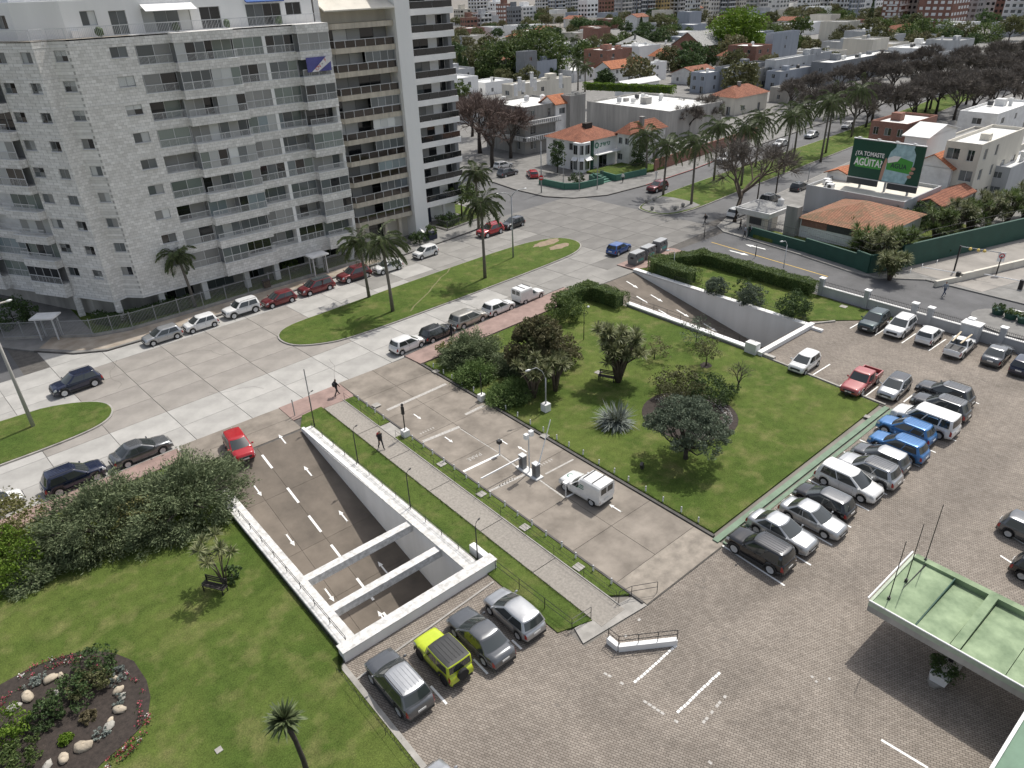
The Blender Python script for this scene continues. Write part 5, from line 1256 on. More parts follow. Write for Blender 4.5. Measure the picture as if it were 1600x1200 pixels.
def juniper(label, p, rx, ry, h, leafm="leaf_juniper", nc=230, per=42, rz=0., size=.115, group=None):
    per = int(per * 2.6)
    t = thing("juniper", label, "shrub", (p[0], p[1], .05), rz, group)
    d = rdir(nc); d[:, 2] = np.abs(d[:, 2]) * .9 + NP.uniform(-.08, .1, nc); d = unit(d); k = NP.uniform(.60, 1.08, (nc, 1)) ** .7
    lump = 1 + .16 * np.sin(d[:, :1] * 7 + 1) * np.cos(d[:, 1:2] * 6); c = d * k * lump * np.array((rx, ry, h)); c[:, 2] = np.maximum(c[:, 2], .15)
    out = unit(d * np.array((1, 1, .25)) + np.array((0, 0, .18)))
    off = NP.normal(0, 1, (nc, per, 3)) * np.array((.24, .24, .085)) + out[:, None, :] * NP.uniform(-.55, .45, (nc, per, 1))
    C = (c[:, None, :] + off).reshape(-1, 3); A = unit(np.repeat(out, per, 0) + NP.normal(0, .45, (nc * per, 3))); B = unit(np.cross(A, rdir(nc * per))); s = NP.uniform(.6, 1.3, (nc * per, 1)) * size
    put("foliage", fastmesh("foliage", diamonds(C, A * s, B * s * .28)), leafm, t)
    mb = MB()
    for i in range(9):
        a = i * .7 + .2; mb.tube([(0, 0, -.05), (math.cos(a) * rx * .3, math.sin(a) * ry * .3, h * .35), (math.cos(a) * rx * .8, math.sin(a) * ry * .8, h * .55)], [.12, .08, .03], 5)
    mb.build("branches", "bark_dark", t, True)
    P, _ = blob_points(110, 60, (rx * .86, ry * .86, h * .86), .5, .3, .6); P = P[P[:, 2] > .05]
    put("inner_foliage", fastmesh("inner_foliage", random_leaves(P, size * 1.2, .45)), leafm, t)
    return t
PALM = {}
def palm_mesh(seed, nf=26, fl=3.4, wind=(.35, -.25), droop=1.0, lw=.055):
    k = (seed, nf, fl, wind, droop)
    if k in PALM: return PALM[k]
    q = np.random.default_rng(seed); Q = []; W = np.array((wind[0], wind[1], 0)); ribs = MB()
    for i in range(nf):
        az = i * 2.39996 + q.uniform(-.2, .2); el = 1.25 - 1.75 * (i / nf) + q.uniform(-.12, .12); L = fl * q.uniform(.85, 1.1)
        d = np.array((math.cos(az) * math.cos(el), math.sin(az) * math.cos(el), math.sin(el))); p = np.zeros(3); st = 15; pts = [p.copy()]; dirs = []
        for j in range(st):
            d = d + np.array((0, 0, -.095 * droop * (1 + j / st))) + W * .05 * (1 + j / st); d /= np.linalg.norm(d); p = p + d * L / st; pts.append(p.copy()); dirs.append(d.copy())
        ribs.tube([tuple(v) for v in pts[::3]], [.035, .03, .022, .014, .008, .004][:len(pts[::3])], 3, False)
        for j in range(2, st):
            sd = np.cross(dirs[j], (0, 0, 1)); nn = np.linalg.norm(sd); sd = sd / nn if nn > 1e-3 else np.array((1., 0, 0)); ll = .74 * math.sin(math.pi * (.12 + .86 * j / st)) ** .6
            for s in (1, -1):
                for e in range(3):
                    a = sd * s * .8 + dirs[j] * .55 + np.array((0, 0, -.45 * q.uniform(.3, 1.5))) + W * .5 + q.normal(0, .12, 3); a /= np.linalg.norm(a)
                    b = np.cross(a, dirs[j]); b /= max(np.linalg.norm(b), 1e-6); o = pts[j] + dirs[j] * L / st * e * .34; Q.append((o + a * ll * .5, a * ll * .5, b * lw))
    C, A, B = [np.array(x) for x in zip(*Q)]
    PALM[k] = (fastmesh("fronds", diamonds(C, A, B)), ribs.mesh("ribs")); return PALM[k]
def palm(label, base, h, seed=1, fl=3.2, nf=26, wind=(.35, -.25), lean=(0, 0), tr=.17, group=None, leafm="leaf_palm", dead=False):
    t = thing("palm_tree", label, "palm", (base[0], base[1], .05), 0, group)
    MB().tube([(0, 0, -.1), (lean[0] * .2, lean[1] * .2, h * .4), (lean[0] * .6, lean[1] * .6, h * .8), (lean[0], lean[1], h)], [tr * 1.35, tr, tr * .95, tr * .85], 9).build("trunk", "bark_palm", t, True)
    fr, rb = palm_mesh(seed, nf, fl, wind); loc = (lean[0], lean[1], h)
    put("crown", fr, leafm, t, loc, seed * 1.3); put("frond_ribs", rb, "bark_palm", t, loc, seed * 1.3)
    MB().lathe([(tr * .9, -.5), (tr * 1.5, -.1), (tr * 1.1, .35), (.02, .6)], 9, loc).build("crown_shaft", "leaf_straw", t)
    if dead:
        d = random.Random(seed); Q = []
        for i in range(160):
            a = d.uniform(0, 6.28); l = d.uniform(.4, 1.2); Q.append(((lean[0] + math.cos(a) * .3, lean[1] + math.sin(a) * .3, h - .4 - l * .5), (math.cos(a) * .25, math.sin(a) * .25, -l * .5), (-math.sin(a) * .05, math.cos(a) * .05, 0)))
        C, A, B = [np.array(x) for x in zip(*Q)]; put("dead_fronds", fastmesh("dead_fronds", diamonds(C, A, B)), "leaf_straw", t)
    return t
def rosette(n, L, w, lo=-.5, q=None):
    """strap leaves around the origin"""
    az = q.uniform(0, 2 * np.pi, n); el = np.arcsin(q.uniform(lo, 1, n)); d = np.stack([np.cos(az) * np.cos(el), np.sin(az) * np.cos(el), np.sin(el)], 1); l = L * q.uniform(.7, 1.15, (n, 1)); side = unit(np.cross(d, (0, 0, 1.)) + 1e-4)
    dr = d.copy(); dr[:, 2] -= .45 * (1 - np.abs(d[:, 2])); dr = unit(dr); mid_ = d * l * .55; tip = mid_ + dr * l * .5; V = np.empty((n, 4, 3), np.float32)
    V[:, 0] = d * .03 - side * w * .3; V[:, 1] = mid_ - side * w; V[:, 2] = tip; V[:, 3] = mid_ + side * w
    return V
def cordyline(label, base, h, heads, spread, seed=1, L=.8, leafm="leaf_cord", group=None, cat="tree", name="cabbage_tree", n=70, stems=True, lowest=.62, lw=.045, sr=1.):
    q = np.random.default_rng(seed); t = thing(name, label, cat, (base[0], base[1], .05), 0, group); mb = MB(); V = []; D = []
    for i in range(heads):
        a = i * 2.4 + q.uniform(-.4, .4); rr = spread * math.sqrt((i + .6) / heads); e = Vector((math.cos(a) * rr, math.sin(a) * rr, h * q.uniform(lowest, 1.0)))
        m = Vector((e.x * .35, e.y * .35, h * .38)); mb.tube([(e.x * .05, e.y * .05, -.05), m, e], [.14 * sr, .08 * sr, .05 * sr], 6)
        V.append(rosette(n, L, lw, -.25, q) + np.array(e, np.float32)); D.append(rosette(n // 3, L * .9, .04, -1.0, q) * np.array((.6, .6, 1), np.float32) + np.array(e, np.float32))
    if stems: mb.build("stems", "bark", t, True)
    put("leaf_heads", fastmesh("leaf_heads", np.concatenate(V).reshape(-1, 3)), leafm, t); put("dry_leaves", fastmesh("dry_leaves", np.concatenate(D).reshape(-1, 3)), "leaf_green" if leafm == "leaf_cord" else "leaf_olive", t)
    return t
BARE = {}
def bare_mesh(seed, h=9., spread=5., dens=1., twl=.9, tw=.016, trunkh=.28, lean=(0, 0)):
    k = (seed, h, spread, dens, trunkh, lean)
    if k in BARE: return BARE[k]
    q = random.Random(seed); mb = MB(); T = []
    def grow(p, d, l, r, lev):
        e = p + d * l; m = p.lerp(e, .5) + Vector((q.uniform(-.06, .06), q.uniform(-.06, .06), q.uniform(-.02, .06))) * l; mb.tube([p, m, e], [r, r * .8, r * .6], 6 if lev < 2 else 3, lev == 0)
        if lev >= 4:
            for _ in range(int(12 * dens)):
                dd = (d + Vector((q.gauss(0, .6), q.gauss(0, .6), q.gauss(.15, .45)))).normalized(); s = p.lerp(e, q.random()); T.append((s, dd * twl * q.uniform(.5, 1.2)))
            return
        for i in range(3 if lev else 4):
            a = 2 * math.pi * (i + q.uniform(-.35, .35)) / (3 if lev else 4); sp = q.uniform(.45, .85) * (spread / h * 1.5 if lev == 0 else 1)
            ax = d.cross(Vector((0, 0, 1)) if abs(d.z) < .95 else Vector((1, 0, 0))).normalized(); ay = d.cross(ax); dd = (d + (ax * math.cos(a) + ay * math.sin(a)) * sp + Vector((0, 0, .10))).normalized()
            grow(e if i < 2 else m.lerp(e, .6), dd, l * q.uniform(.62, .85) * (1.05 if lev == 0 else 1), r * .58, lev + 1)
    d0 = Vector((lean[0], lean[1], h)).normalized(); grow(Vector((0, 0, -.1)), d0, h * trunkh, h * .028, 0)
    V = []
    for s, d in T:
        n = d.cross(Vector((q.gauss(0, 1), q.gauss(0, 1), q.gauss(0, 1)))).normalized() * tw; V += [s - n, s + n, s + d]
        k2 = s + d * .45; d2 = (d.normalized() + Vector((q.gauss(0, .6), q.gauss(0, .6), q.gauss(.1, .5)))).normalized() * d.length * .6; V += [k2 - n, k2 + n, k2 + d2]
    BARE[k] = (mb.mesh("trunk", True), fastmesh("crown", np.array([tuple(v) for v in V]), 3)); return BARE[k]
def bare_tree(label, base, h, seed, spread=None, dens=1., m="twig", rz=0., group=None, lean=(0, 0), trunkh=.28, tw=.016, scale=1., barkm="bark_dark"):
    tm, cm = bare_mesh(seed, 9., spread or 5., dens, 1.0, tw, trunkh, lean); t = thing("bare_tree", label, "tree", (base[0], base[1], 0), rz, group); k = h / 9. * scale
    put("trunk", tm, barkm, t, None, 0, (k,) * 3); put("crown", cm, m, t, None, 0, (k,) * 3)
    return t
def hedge(label, pts, w, h, leafm="leaf_hedge", dens=230, size=.075, z=.08, name="hedge"):
    t = thing(name, label, "hedge", (pts[0][0], pts[0][1], z)); o = Vector((pts[0][0], pts[0][1], 0)); mb = MB(); P = []
    for a, b in zip(pts[:-1], pts[1:]):
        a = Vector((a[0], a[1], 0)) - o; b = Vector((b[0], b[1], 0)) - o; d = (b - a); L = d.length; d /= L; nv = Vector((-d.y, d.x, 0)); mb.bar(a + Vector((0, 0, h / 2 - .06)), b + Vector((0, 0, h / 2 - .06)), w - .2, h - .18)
        n = int(dens * L * (w + 2 * h)); u = NP.uniform(-w / 2, L + w / 2, n); f = NP.uniform(0, 1, n) * (w + 2 * h); bump = .10 * np.sin(u * 1.7 + f) + .06 * np.sin(u * 4.1) + NP.normal(0, .035, n)
        y = np.where(f < h, -w / 2 - bump, np.where(f < h + w, f - h - w / 2, w / 2 + bump)); zz = np.where(f < h, f, np.where(f < h + w, h + bump, f - h - w))
        P.append(np.stack([a.x + d.x * u + nv.x * y, a.y + d.y * u + nv.y * y, zz], 1))
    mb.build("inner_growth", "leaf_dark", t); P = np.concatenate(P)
    put("foliage", fastmesh("foliage", random_leaves(P, size, .6)), leafm, t); return t

def g3(px, py, z=0): return gp(px, py, z)
# big junipers and shrubs at the lower left
juniper("huge spreading dark juniper left of the pair above the lawn", gp(165, 832), 4.7, 3.4, 3.3, rz=.2, nc=300)
juniper("huge spreading juniper beside the near ramp, right of the pair", gp(295, 800), 4.5, 3.8, 3.5, rz=.5, nc=330)
bush("flowering_shrub", "cream flowering shrub caught between the two huge junipers", gp(236, 828), 1.5, 2.6, "leaf_yellow", (70, 34), .1)
bush("flowering_shrub", "cream yellow shrub at the left edge below the white car", gp(22, 850), 2.4, 3.4, "leaf_yellow", (110, 40), .1)
bush("shrub", "round bright green shrub at the left picture edge", gp(12, 905), 2.2, 3.2, "leaf_bright", (130, 50), .09)
juniper("low dark juniper in the shade under the left shrubs", gp(60, 905), 1.6, 1.3, 1.0, nc=60)
cordyline("small spiky tree beside the dark bench on the near lawn", gp(352, 914), 3.5, 8, 1.3, 3, .62, "leaf_cord", n=52, lowest=.72, sr=.45)
bush("spiky_shrub", "small leafy tuft at the foot of the bench tree", gp(364, 908), .6, 1.0, "leaf_dark", (22, 26), .09)
t = thing("palm_tree", "young palm with a stubby spiky crown at the bottom of the near lawn", "palm", (*gp(484, 1222)[:2], .05)); e = Vector((-.25, .35, 4.3))
MB().tube([(0, 0, -.1), (.0, .02, 1.6), (-.08, .12, 3.0), tuple(e)], [.15, .12, .11, .13], 9).build("trunk", "bark_dark", t, True)
put("crown", fastmesh("crown", rosette(170, .92, .07, -.25, np.random.default_rng(4)).reshape(-1, 3)), "leaf_palm", t, e); put("dead_fronds", fastmesh("dead_fronds", (rosette(60, .75, .05, -1., np.random.default_rng(5)) * np.array((.5, .5, 1), np.float32)).reshape(-1, 3)), "leaf_olive", t, e)
# shrubs of the middle lawn
GJ = "shrubs on the middle lawn"
juniper("dark spreading juniper by the pink pavement on the middle lawn", gp(735, 562), 3.0, 2.4, 2.5, nc=170, group=GJ)
juniper("light green low juniper below the dark one by the driveway", gp(742, 592), 1.9, 1.6, 1.5, "leaf_juniper2", 90, 40, group=GJ)
juniper("flat green juniper beside the lamp base on the middle lawn", gp(800, 622), 2.3, 1.7, 1.3, "leaf_juniper2", 110, 40, group=GJ)
juniper("dark juniper behind the flat green one under the spiky trees", gp(795, 578), 1.8, 1.5, 1.5, nc=80, group=GJ)
bush("flowering_shrub", "cream flowering shrub at the street corner of the middle lawn", gp(700, 558), 1.1, 1.5, "leaf_yellow", (40, 32), .09, GJ)
lobed_tree("olive_tree", "broad olive brown tree among the junipers on the middle lawn", gp(842, 588), 5.9, 2.7, "leaf_brown", 28, 1.05, 42, .12, .15, "bark_dark", 4, .34, .5)
bush("shrub", "dark rounded shrub right of the olive brown tree", gp(884, 568), 1.5, 2.9, "leaf_brown", (60, 36), .11, GJ)
bush("shrub", "fresh green shrub above the olive brown tree by the hedge", gp(885, 497), 2.2, 2.6, "leaf_green", (90, 38), .11, GJ)
cordyline("multi-stemmed spiky tree in front of the olive brown tree", gp(834, 622), 4.2, 12, 1.6, 5, .8, n=64, lw=.055)
cordyline("slender spiky tree left of the tall lawn lamp", gp(868, 612), 3.9, 9, 1.2, 6, .75, n=60, lw=.055)
cordyline("tall spiky tree with full crown in the middle of the lawn", gp(966, 598), 5.4, 40, 2.1, 7, .85, "leaf_cord", n=70, lowest=.42, lw=.055)
bush("shrub", "thin reddish shrub right of the tall spiky tree", gp(1022, 562), 1.5, 2.4, "leaf_brown", (46, 24), .075, GJ, .3)
bush("shrub", "sparse grey green shrub leaning over the far ramp coping", gp(1087, 540), 1.5, 2.9, "leaf_grey", (44, 22), .075, GJ, .3)
tree("small_tree", "small round pale tree with a soil ring by the far ramp", gp(1103, 572), 2.7, 1.45, "leaf_olive", (60, 26), .075, .07, "bark", 1.75, 9, .5, .7, group=GJ)
patch("soil_ring", gp(1103, 572), .6, .6, .095, "soil"); structure(bpy.data.objects["soil_ring"])
bare_tree("small leafless tree near the white pier of the far ramp", gp(1152, 611), 3.4, 31, 4.2, .45, "twig", tw=.012)
t = cordyline("variegated flax clump with sword leaves on the middle lawn", gp(963, 664), .25, 7, .42, 8, 1.75, "leaf_silver", cat="shrub", name="flax_clump", n=64, stems=False)
bed = structure(MB().prism([(44.3 + 3.9 * math.cos(a) , 30.3 + 4.0 * math.sin(a)) for a in np.linspace(0, 2 * math.pi, 33)[:-1]], .05, .12).build("flower_bed", "soil"))
lobed_tree("dark_tree", "dark grey green wide-spreading small tree before the round bed", gp(1071, 718), 5.0, 3.1, "leaf_grey", 30, .85, 38, .09, .15, "bark_dark", 12, .46, .35)
bush("shrub", "brown topped shrub behind the dark tree in the round bed", gp(1062, 620), 2.4, 2.2, "leaf_olive", (110, 40), .09, GJ)
bush("shrub", "green shrub right of the brown one in the round bed", gp(1110, 624), 2.1, 2.0, "leaf_dark", (90, 40), .09, GJ)
for p, r, h, lb in (((1113, 466), 1.15, 1.7, "leftmost and smallest round bush on the fenced lawn"), ((1168, 482), 1.3, 2.0, "middle round bush on the fenced lawn"), ((1233, 500), 1.55, 2.2, "largest round dark bush near the car park on the fenced lawn")):
    bush("round_bush", lb, gp(p[0], p[1] - 10, .8) + Vector((1.1, .2, 0)), r * 1.15, h * 1.15, "leaf_dark" if r > 1.3 else "leaf_grey", (120, 46), .085, "round bushes on the fenced lawn")
bush("round_bush", "thin bush behind the middle round bush on the fenced lawn", gp(1160, 454, .6), 1.0, 2.0, "leaf_dark", (30, 26), .09, "round bushes on the fenced lawn", .3)
hedge("clipped green hedge at the top corner of the middle lawn", [(52.4, 54.2), (57.0, 54.4), (57.3, 49.8)], 1.5, 1.7)
hedge("clipped hedge along the right wall of the far ramp", [(68.6, 48.6), (68.5, 53.4), (69.6, 54.6)], 1.9, 1.7)
hedge("long clipped hedge around the fenced lawn along the service road", [(70.0, 54.6), (75.4, 52.1), (75.5, 37.0)], 1.5, 1.5)
# plants by the flats
hedge("dark hedge under the stone flats beside the corner pillar", [(12.6, 88.2), (14.0, 85.8)], 1.2, 1.2, "leaf_dark", 90, .1)
hedge("dark hedge in the garden of the stone flats behind the fence", [(15.6, 85.6), (21.5, 85.4)], 1.3, 1.3, "leaf_dark", 90, .1)
bush("shrub", "big green bush at the left corner gate of the stone flats", gp(25, 510), 2.4, 3.2, "leaf_dark", (80, 36), .14)
bush("shrub", "small round bush in the garden of the stone flats", gp(268, 480), .9, 1.3, "leaf_dark", (36, 30), .1)
bush("shrub", "green bush behind the fence near the white canopied gate", gp(455, 425), 1.2, 1.8, "leaf_green", (44, 30), .12)
bush("shrub", "dark bush at the entrance of the narrow flats", gp(655, 380), 1.4, 1.6, "leaf_dark", (44, 30), .12)
bush("shrub", "bright bush in the navy box planter", (56.7, 85.6), .8, 2.2, "leaf_green", (40, 30), .1)
tree("garden_tree", "leafy dark tree in the garden of the white tower", gp(722, 338), 5.5, 2.6, "leaf_green", (90, 34), .18, .14)
bush("shrub", "low shrubs mass inside the white tower's garden fence", gp(700, 352), 1.8, 1.8, "leaf_dark", (60, 34), .13)
# palms
palm("palm before the stone flats with a windblown crown", (22.2, 84.7), 6.4, 31, 2.5, 24, (.25, -.3), (-.5, .3), .16)
palm("left palm of the pair on the near median", gp(577, 466), 6.8, 32, 2.9, 26, (.7, -.2), (-.3, .3), .16)
palm("right palm of the pair on the near median, fronds blown sideways", gp(614, 488), 8.0, 33, 3.5, 30, (1.0, -.45), (-.2, .3), .17)
palm("tall palm on the near median beside the double street lamp", gp(758, 436), 9.4, 34, 3.3, 28, (.3, -.25), (0, 0), .17, dead=True)
palm("tall palm on the pavement corner before the white tower", gp(748, 358), 8.2, 35, 2.9, 26, (.25, -.25), (0, 0), .17, dead=True)
GP = "palms along the far avenue"
for i, (px, py, h, lb) in enumerate(((1036, 306, 8.0, "lower left palm at the rounded end of the far median"), (1080, 320, 9.6, "palm on the near edge of the far median, second from its end"), (1115, 284, 9.2, "palm on the far median in front of the brick wall"), (1158, 291, 9.4, "palm on the far median left of the leaning bare tree"),
    (1224, 272, 9.8, "palm on the far median right of the leaning bare tree crown"), (1282, 253, 10.4, "front palm of the dense group on the far median"), (1290, 240, 10.0, "rear palm of the dense group on the far median"), (1240, 246, 9.0, "palm behind the bare crown on the far median"), (1010, 268, 6.5, "palm on the pavement before the brick garden wall"), (1180, 262, 8.6, "palm half hidden behind the leaning bare tree"), (1330, 215, 9.5, "palm beyond the billboard on the far median"))):
    palm(lb, gp(px, py), h, 40 + i % 4, 4.1, 34, (.3, -.25), (R.uniform(-.3, .3), R.uniform(-.3, .3)), .17, GP, dead=i % 2 == 0)
# spiky hedge at the right
GS = "spiky trees behind the green wall"
for i, (px, py, h, sp) in enumerate(((1350, 392, 4.2, 1.6), (1375, 405, 4.4, 1.7), (1400, 400, 4.0, 1.6), (1392, 425, 3.0, 1.3), (1462, 368, 4.6, 1.7), (1490, 360, 4.6, 1.8), (1516, 354, 4.4, 1.7), (1545, 345, 4.6, 1.8), (1575, 338, 4.4, 1.7), (1602, 330, 4.6, 1.8), (1340, 372, 3.4, 1.3))):
    w = ["first", "second", "third", "fourth", "fifth", "sixth", "seventh", "eighth", "ninth", "tenth"]
    cordyline(("spiky tree at the near corner of the green wall, %s in its cluster" % w[i] if i < 4 else "spiky tree in the row along the green ramp wall, %s from the left" % w[i - 4]) if i < 10 else "spiky tree against the pale wall of the low tiled house", gp(px, py, 1), h, 26, sp * 1.15, 60 + i, .95, "leaf_cord" if i % 2 else "leaf_green", GS, n=56, lowest=.3, lw=.06)
for i, (px, py) in enumerate(((1510, 375), (1530, 368), (1555, 362), (1570, 358), (1460, 385), (1480, 388))):
    bush("round_bush", "yellow green clipped ball before the spiky row, number %s from the left" % ["three", "four", "five", "six", "one", "two"][i], gp(px, py, 1), .75, 1.3, "leaf_green" if i < 4 else "leaf_dark", (26, 26), .1, "clipped balls behind the green wall")
# flower bed at the lower left with rocks
BED = [gp(*p) for p in ((-60, 1130), (0, 1073), (50, 1045), (100, 1027), (140, 1018), (180, 1023), (210, 1035), (230, 1065), (236, 1090), (233, 1115), (220, 1140), (195, 1165), (160, 1195), (120, 1240), (0, 1300), (-80, 1250))]
fb = structure(MB().prism([(p.x, p.y) for p in BED][::-1], .05, .13).build("flower_bed", "soil"))
for i, (px, py, s) in enumerate(((22, 1107, .5), (44, 1090, .55), (80, 1062, .5), (88, 1085, .3), (178, 1062, .32), (185, 1080, .42), (192, 1090, .34), (187, 1110, .48), (173, 1127, .26), (170, 1137, .46), (131, 1168, .62), (100, 1187, .46), (75, 1198, .4), (96, 1057, .3))):
    o = MB().blob((0, 0, .08), (s * .8, s * .5, s * .4), i + 2, 10, 7, .16).build("rock", "rock" if i % 3 else "rock_grey", None, True, gp(px, py, .12), R.uniform(0, 3)); 
    tag(o, ["flat pale rock at the left end of the flower bed", "long grey rock on the left side of the flower bed", "grey rock beside silver plants at the bed's upper edge", "small rock behind the dark shrub in the flower bed", "upright tan rock at the bed's right end, topmost of the ring", "tan rock right side of bed, second from top", "small tan rock touching a silver plant in the bed", "large tan rock in the middle of the bed's right ring", "small white topped rock low in the right ring", "brown rock below the white topped one in the bed", "large golden rock near the bottom of the flower bed", "grey rock left of the large golden rock", "rock cut by the bottom edge of the flower bed", "small grey rock among silver plants on the bed's upper side"][i], "rock", "rocks edging the flower bed")
for i, (px, py, r, h, m, lb) in enumerate(((150, 1050, 1.25, 1.3, "leaf_dark", "dark green shrub at the top of the flower bed"), (143, 1078, 1.1, 1.0, "leaf_olive", "brown twiggy shrub below the top shrub of the flower bed"), (112, 1098, 1.1, 1.2, "leaf_dark", "dark shrub in the middle of the flower bed"), (75, 1130, .9, 1.1, "leaf_dark", "dark shrub beside the bright one in the flower bed"), (15, 1150, 1.2, 1.4, "leaf_bright", "bright yellow green shrub at the left of the flower bed"), (35, 1195, 1.0, 1.2, "leaf_green", "green shrub at the bottom left of the flower bed"), (140, 1125, .4, .4, "leaf_straw", "small straw coloured tuft in the flower bed"), (105, 1160, .35, .35, "leaf_bright", "small bright tuft in the flower bed"))):
    bush("shrub", lb, gp(px, py), r, h, m, (46, 34), .075, "shrubs in the flower bed")
for i, (px, py) in enumerate(((186, 1070), (186, 1054), (188, 1098), (160, 1152), (52, 1072), (70, 1065))):
    bush("silver_plant", "silver cushion plant among the rocks, " + ["second from the top on the right", "topmost on the right", "by the large tan rock", "lowest on the right side", "lower one on the left side", "upper one on the left side"][i], gp(px, py), .42, .35, "leaf_silver", (18, 26), .05, "silver plants in the flower bed")
fl = []
for (cx, cy, a0, a1) in ((118, 1115, -2.6, 1.1),):
    for a in np.linspace(a0, a1, 60):
        for k in (1.0, .9):
            x, y = cx + 113 * k * math.cos(a), cy + 90 * k * math.sin(a)
            if R.random() < .42: fl.append(tuple(gp(x, y, .22)))
fl += [tuple(gp(x, y, .22)) for x, y in ((5, 1090), (15, 1085), (3, 1100), (30, 1075), (10, 1108))]
C = np.repeat(np.array(fl), 9, 0) + NP.normal(0, .07, (len(fl) * 9, 3))
stuff(put("bedding_flowers", fastmesh("bedding_flowers", random_leaves(C, .045, .8)), "petal_red"), "pink and red bedding flowers ringing the near flower bed"); bpy.data.objects["bedding_flowers"]["category"] = "flowers"
C2 = np.repeat(np.array(fl)[::7], 16, 0) + NP.normal(0, .08, (len(fl[::7]) * 16, 3)); o = stuff(put("white_flowers", fastmesh("white_flowers", random_leaves(C2, .045, .8)), "petal_white"), "white bedding flowers scattered through the near flower bed"); o["category"] = "flowers"
C3 = np.repeat(np.array(fl), 16, 0) + NP.normal(0, .09, (len(fl) * 16, 3)) - np.array((0, 0, .07)); o = stuff(put("flower_leaves", fastmesh("flower_leaves", random_leaves(C3, .06, .6)), "leaf_dark"), "low dark leaves of the bedding flowers"); o["category"] = "plants"
rb = [(44.3 + 3.3 * k * math.cos(a), 30.3 + 3.4 * k * math.sin(a), .18) for a in np.linspace(-2.4, 1.6, 80) for k in (1., .87)]
C4 = np.repeat(np.array(rb), 8, 0) + NP.normal(0, .08, (len(rb) * 8, 3)); o = stuff(put("bedding_flowers", fastmesh("bedding_flowers", random_leaves(C4, .045, .8)), "petal_white"), "white and pale bedding flowers around the round bed"); o["category"] = "flowers"
# tufts of longer grass along edges
def tufts(pts, n, jitter, label):
    C = []
    for a, b in zip(pts[:-1], pts[1:]):
        u = NP.uniform(0, 1, (n, 1)); C.append(np.array(a) + (np.array(b) - np.array(a)) * u + NP.normal(0, jitter, (n, 3)) * np.array((1, 1, 0)))
    C = np.concatenate(C); n = len(C); A = unit(NP.normal(0, .5, (n, 3)) + np.array((0, 0, 1))) * NP.uniform(.04, .10, (n, 1)); B = unit(np.cross(A, rdir(n))) * .012
    o = stuff(put("grass_blades", fastmesh("grass_blades", diamonds(C + A * .8, A, B)), "leaf_green"), label); o["category"] = "grass"
tufts([(33.45, 20.2, .08), (33.45, 53.6, .08)], 2600, .05, "ragged grass edge of the middle lawn along the driveway")
tufts([(22.1, 20.6, .06), (22.1, 53, .06)], 2200, .04, "ragged grass edge beside the footpath")
tufts([(9.5, -5, .08), (9.5, 27, .08), (10.15, 28.2, .08), (10.15, 47, .08)], 1600, .05, "ragged grass edge of the near lawn")
# ------------------------------------------------------------------ houses and the far town
def proj(p):
    d = Vector((p[0], p[1], p[2] - CAM_H)); w = d.dot(FWD); return 800 + FOCAL * d.dot(RGT) / w, 600 - FOCAL * d.dot(UPV) / w
def run_to(c, dirv, px):
    """how far along dirv from c until the sight line at column px"""
    lo, hi = .5, 120.; f = lambda s: proj((c[0] + dirv[0] * s, c[1] + dirv[1] * s, c[2]))[0] - px
    if f(lo) * f(hi) > 0: return hi if abs(f(hi)) < abs(f(lo)) else lo
    for _ in range(40):
        m = (lo + hi) / 2
        if f(lo) * f(m) <= 0: hi = m
        else: lo = m
    return lo
def roof_mesh(kind, x0, y0, x1, y1, z, rise, ov=.45, axis=None):
    x0 -= ov; y0 -= ov; x1 += ov; y1 += ov; mb = MB(); lx, ly = x1 - x0, y1 - y0; zl = z - .05
    if kind == "hip":
        k = min(lx, ly) / 2
        if lx >= ly: a, b = (x0 + k, (y0 + y1) / 2, z + rise), (x1 - k, (y0 + y1) / 2, z + rise)
        else: a, b = ((x0 + x1) / 2, y0 + k, z + rise), ((x0 + x1) / 2, y1 - k, z + rise)
        A, B, C, D = (x0, y0, zl), (x1, y0, zl), (x1, y1, zl), (x0, y1, zl)
        if lx >= ly: mb.quad(A, B, b, a); mb.quad(C, D, a, b); mb.quad(D, A, a); mb.quad(B, C, b)
        else: mb.quad(A, B, a); mb.quad(C, D, b); mb.quad(D, A, a, b); mb.quad(B, C, b, a)
        mb.quad(D, C, B, A)
        return mb
    if (axis or ("x" if lx >= ly else "y")) == "x":
        ym = (y0 + y1) / 2; mb.hexa([(x0, y0, zl - .1), (x1, y0, zl - .1), (x1, ym, z + rise - .14), (x0, ym, z + rise - .14)], [(x0, y0, zl + .05), (x1, y0, zl + .05), (x1, ym, z + rise), (x0, ym, z + rise)])
        mb.hexa([(x0, ym, z + rise - .14), (x1, ym, z + rise - .14), (x1, y1, zl - .1), (x0, y1, zl - .1)], [(x0, ym, z + rise), (x1, ym, z + rise), (x1, y1, zl + .05), (x0, y1, zl + .05)])
    else:
        xm = (x0 + x1) / 2; mb.hexa([(x0, y0, zl - .1), (xm, y0, z + rise - .14), (xm, y1, z + rise - .14), (x0, y1, zl - .1)], [(x0, y0, zl + .05), (xm, y0, z + rise), (xm, y1, z + rise), (x0, y1, zl + .05)])
        mb.hexa([(xm, y0, z + rise - .14), (x1, y0, zl - .1), (x1, y1, zl - .1), (xm, y1, z + rise - .14)], [(xm, y0, z + rise), (x1, y0, zl + .05), (x1, y1, zl + .05), (xm, y1, z + rise)])
    return mb
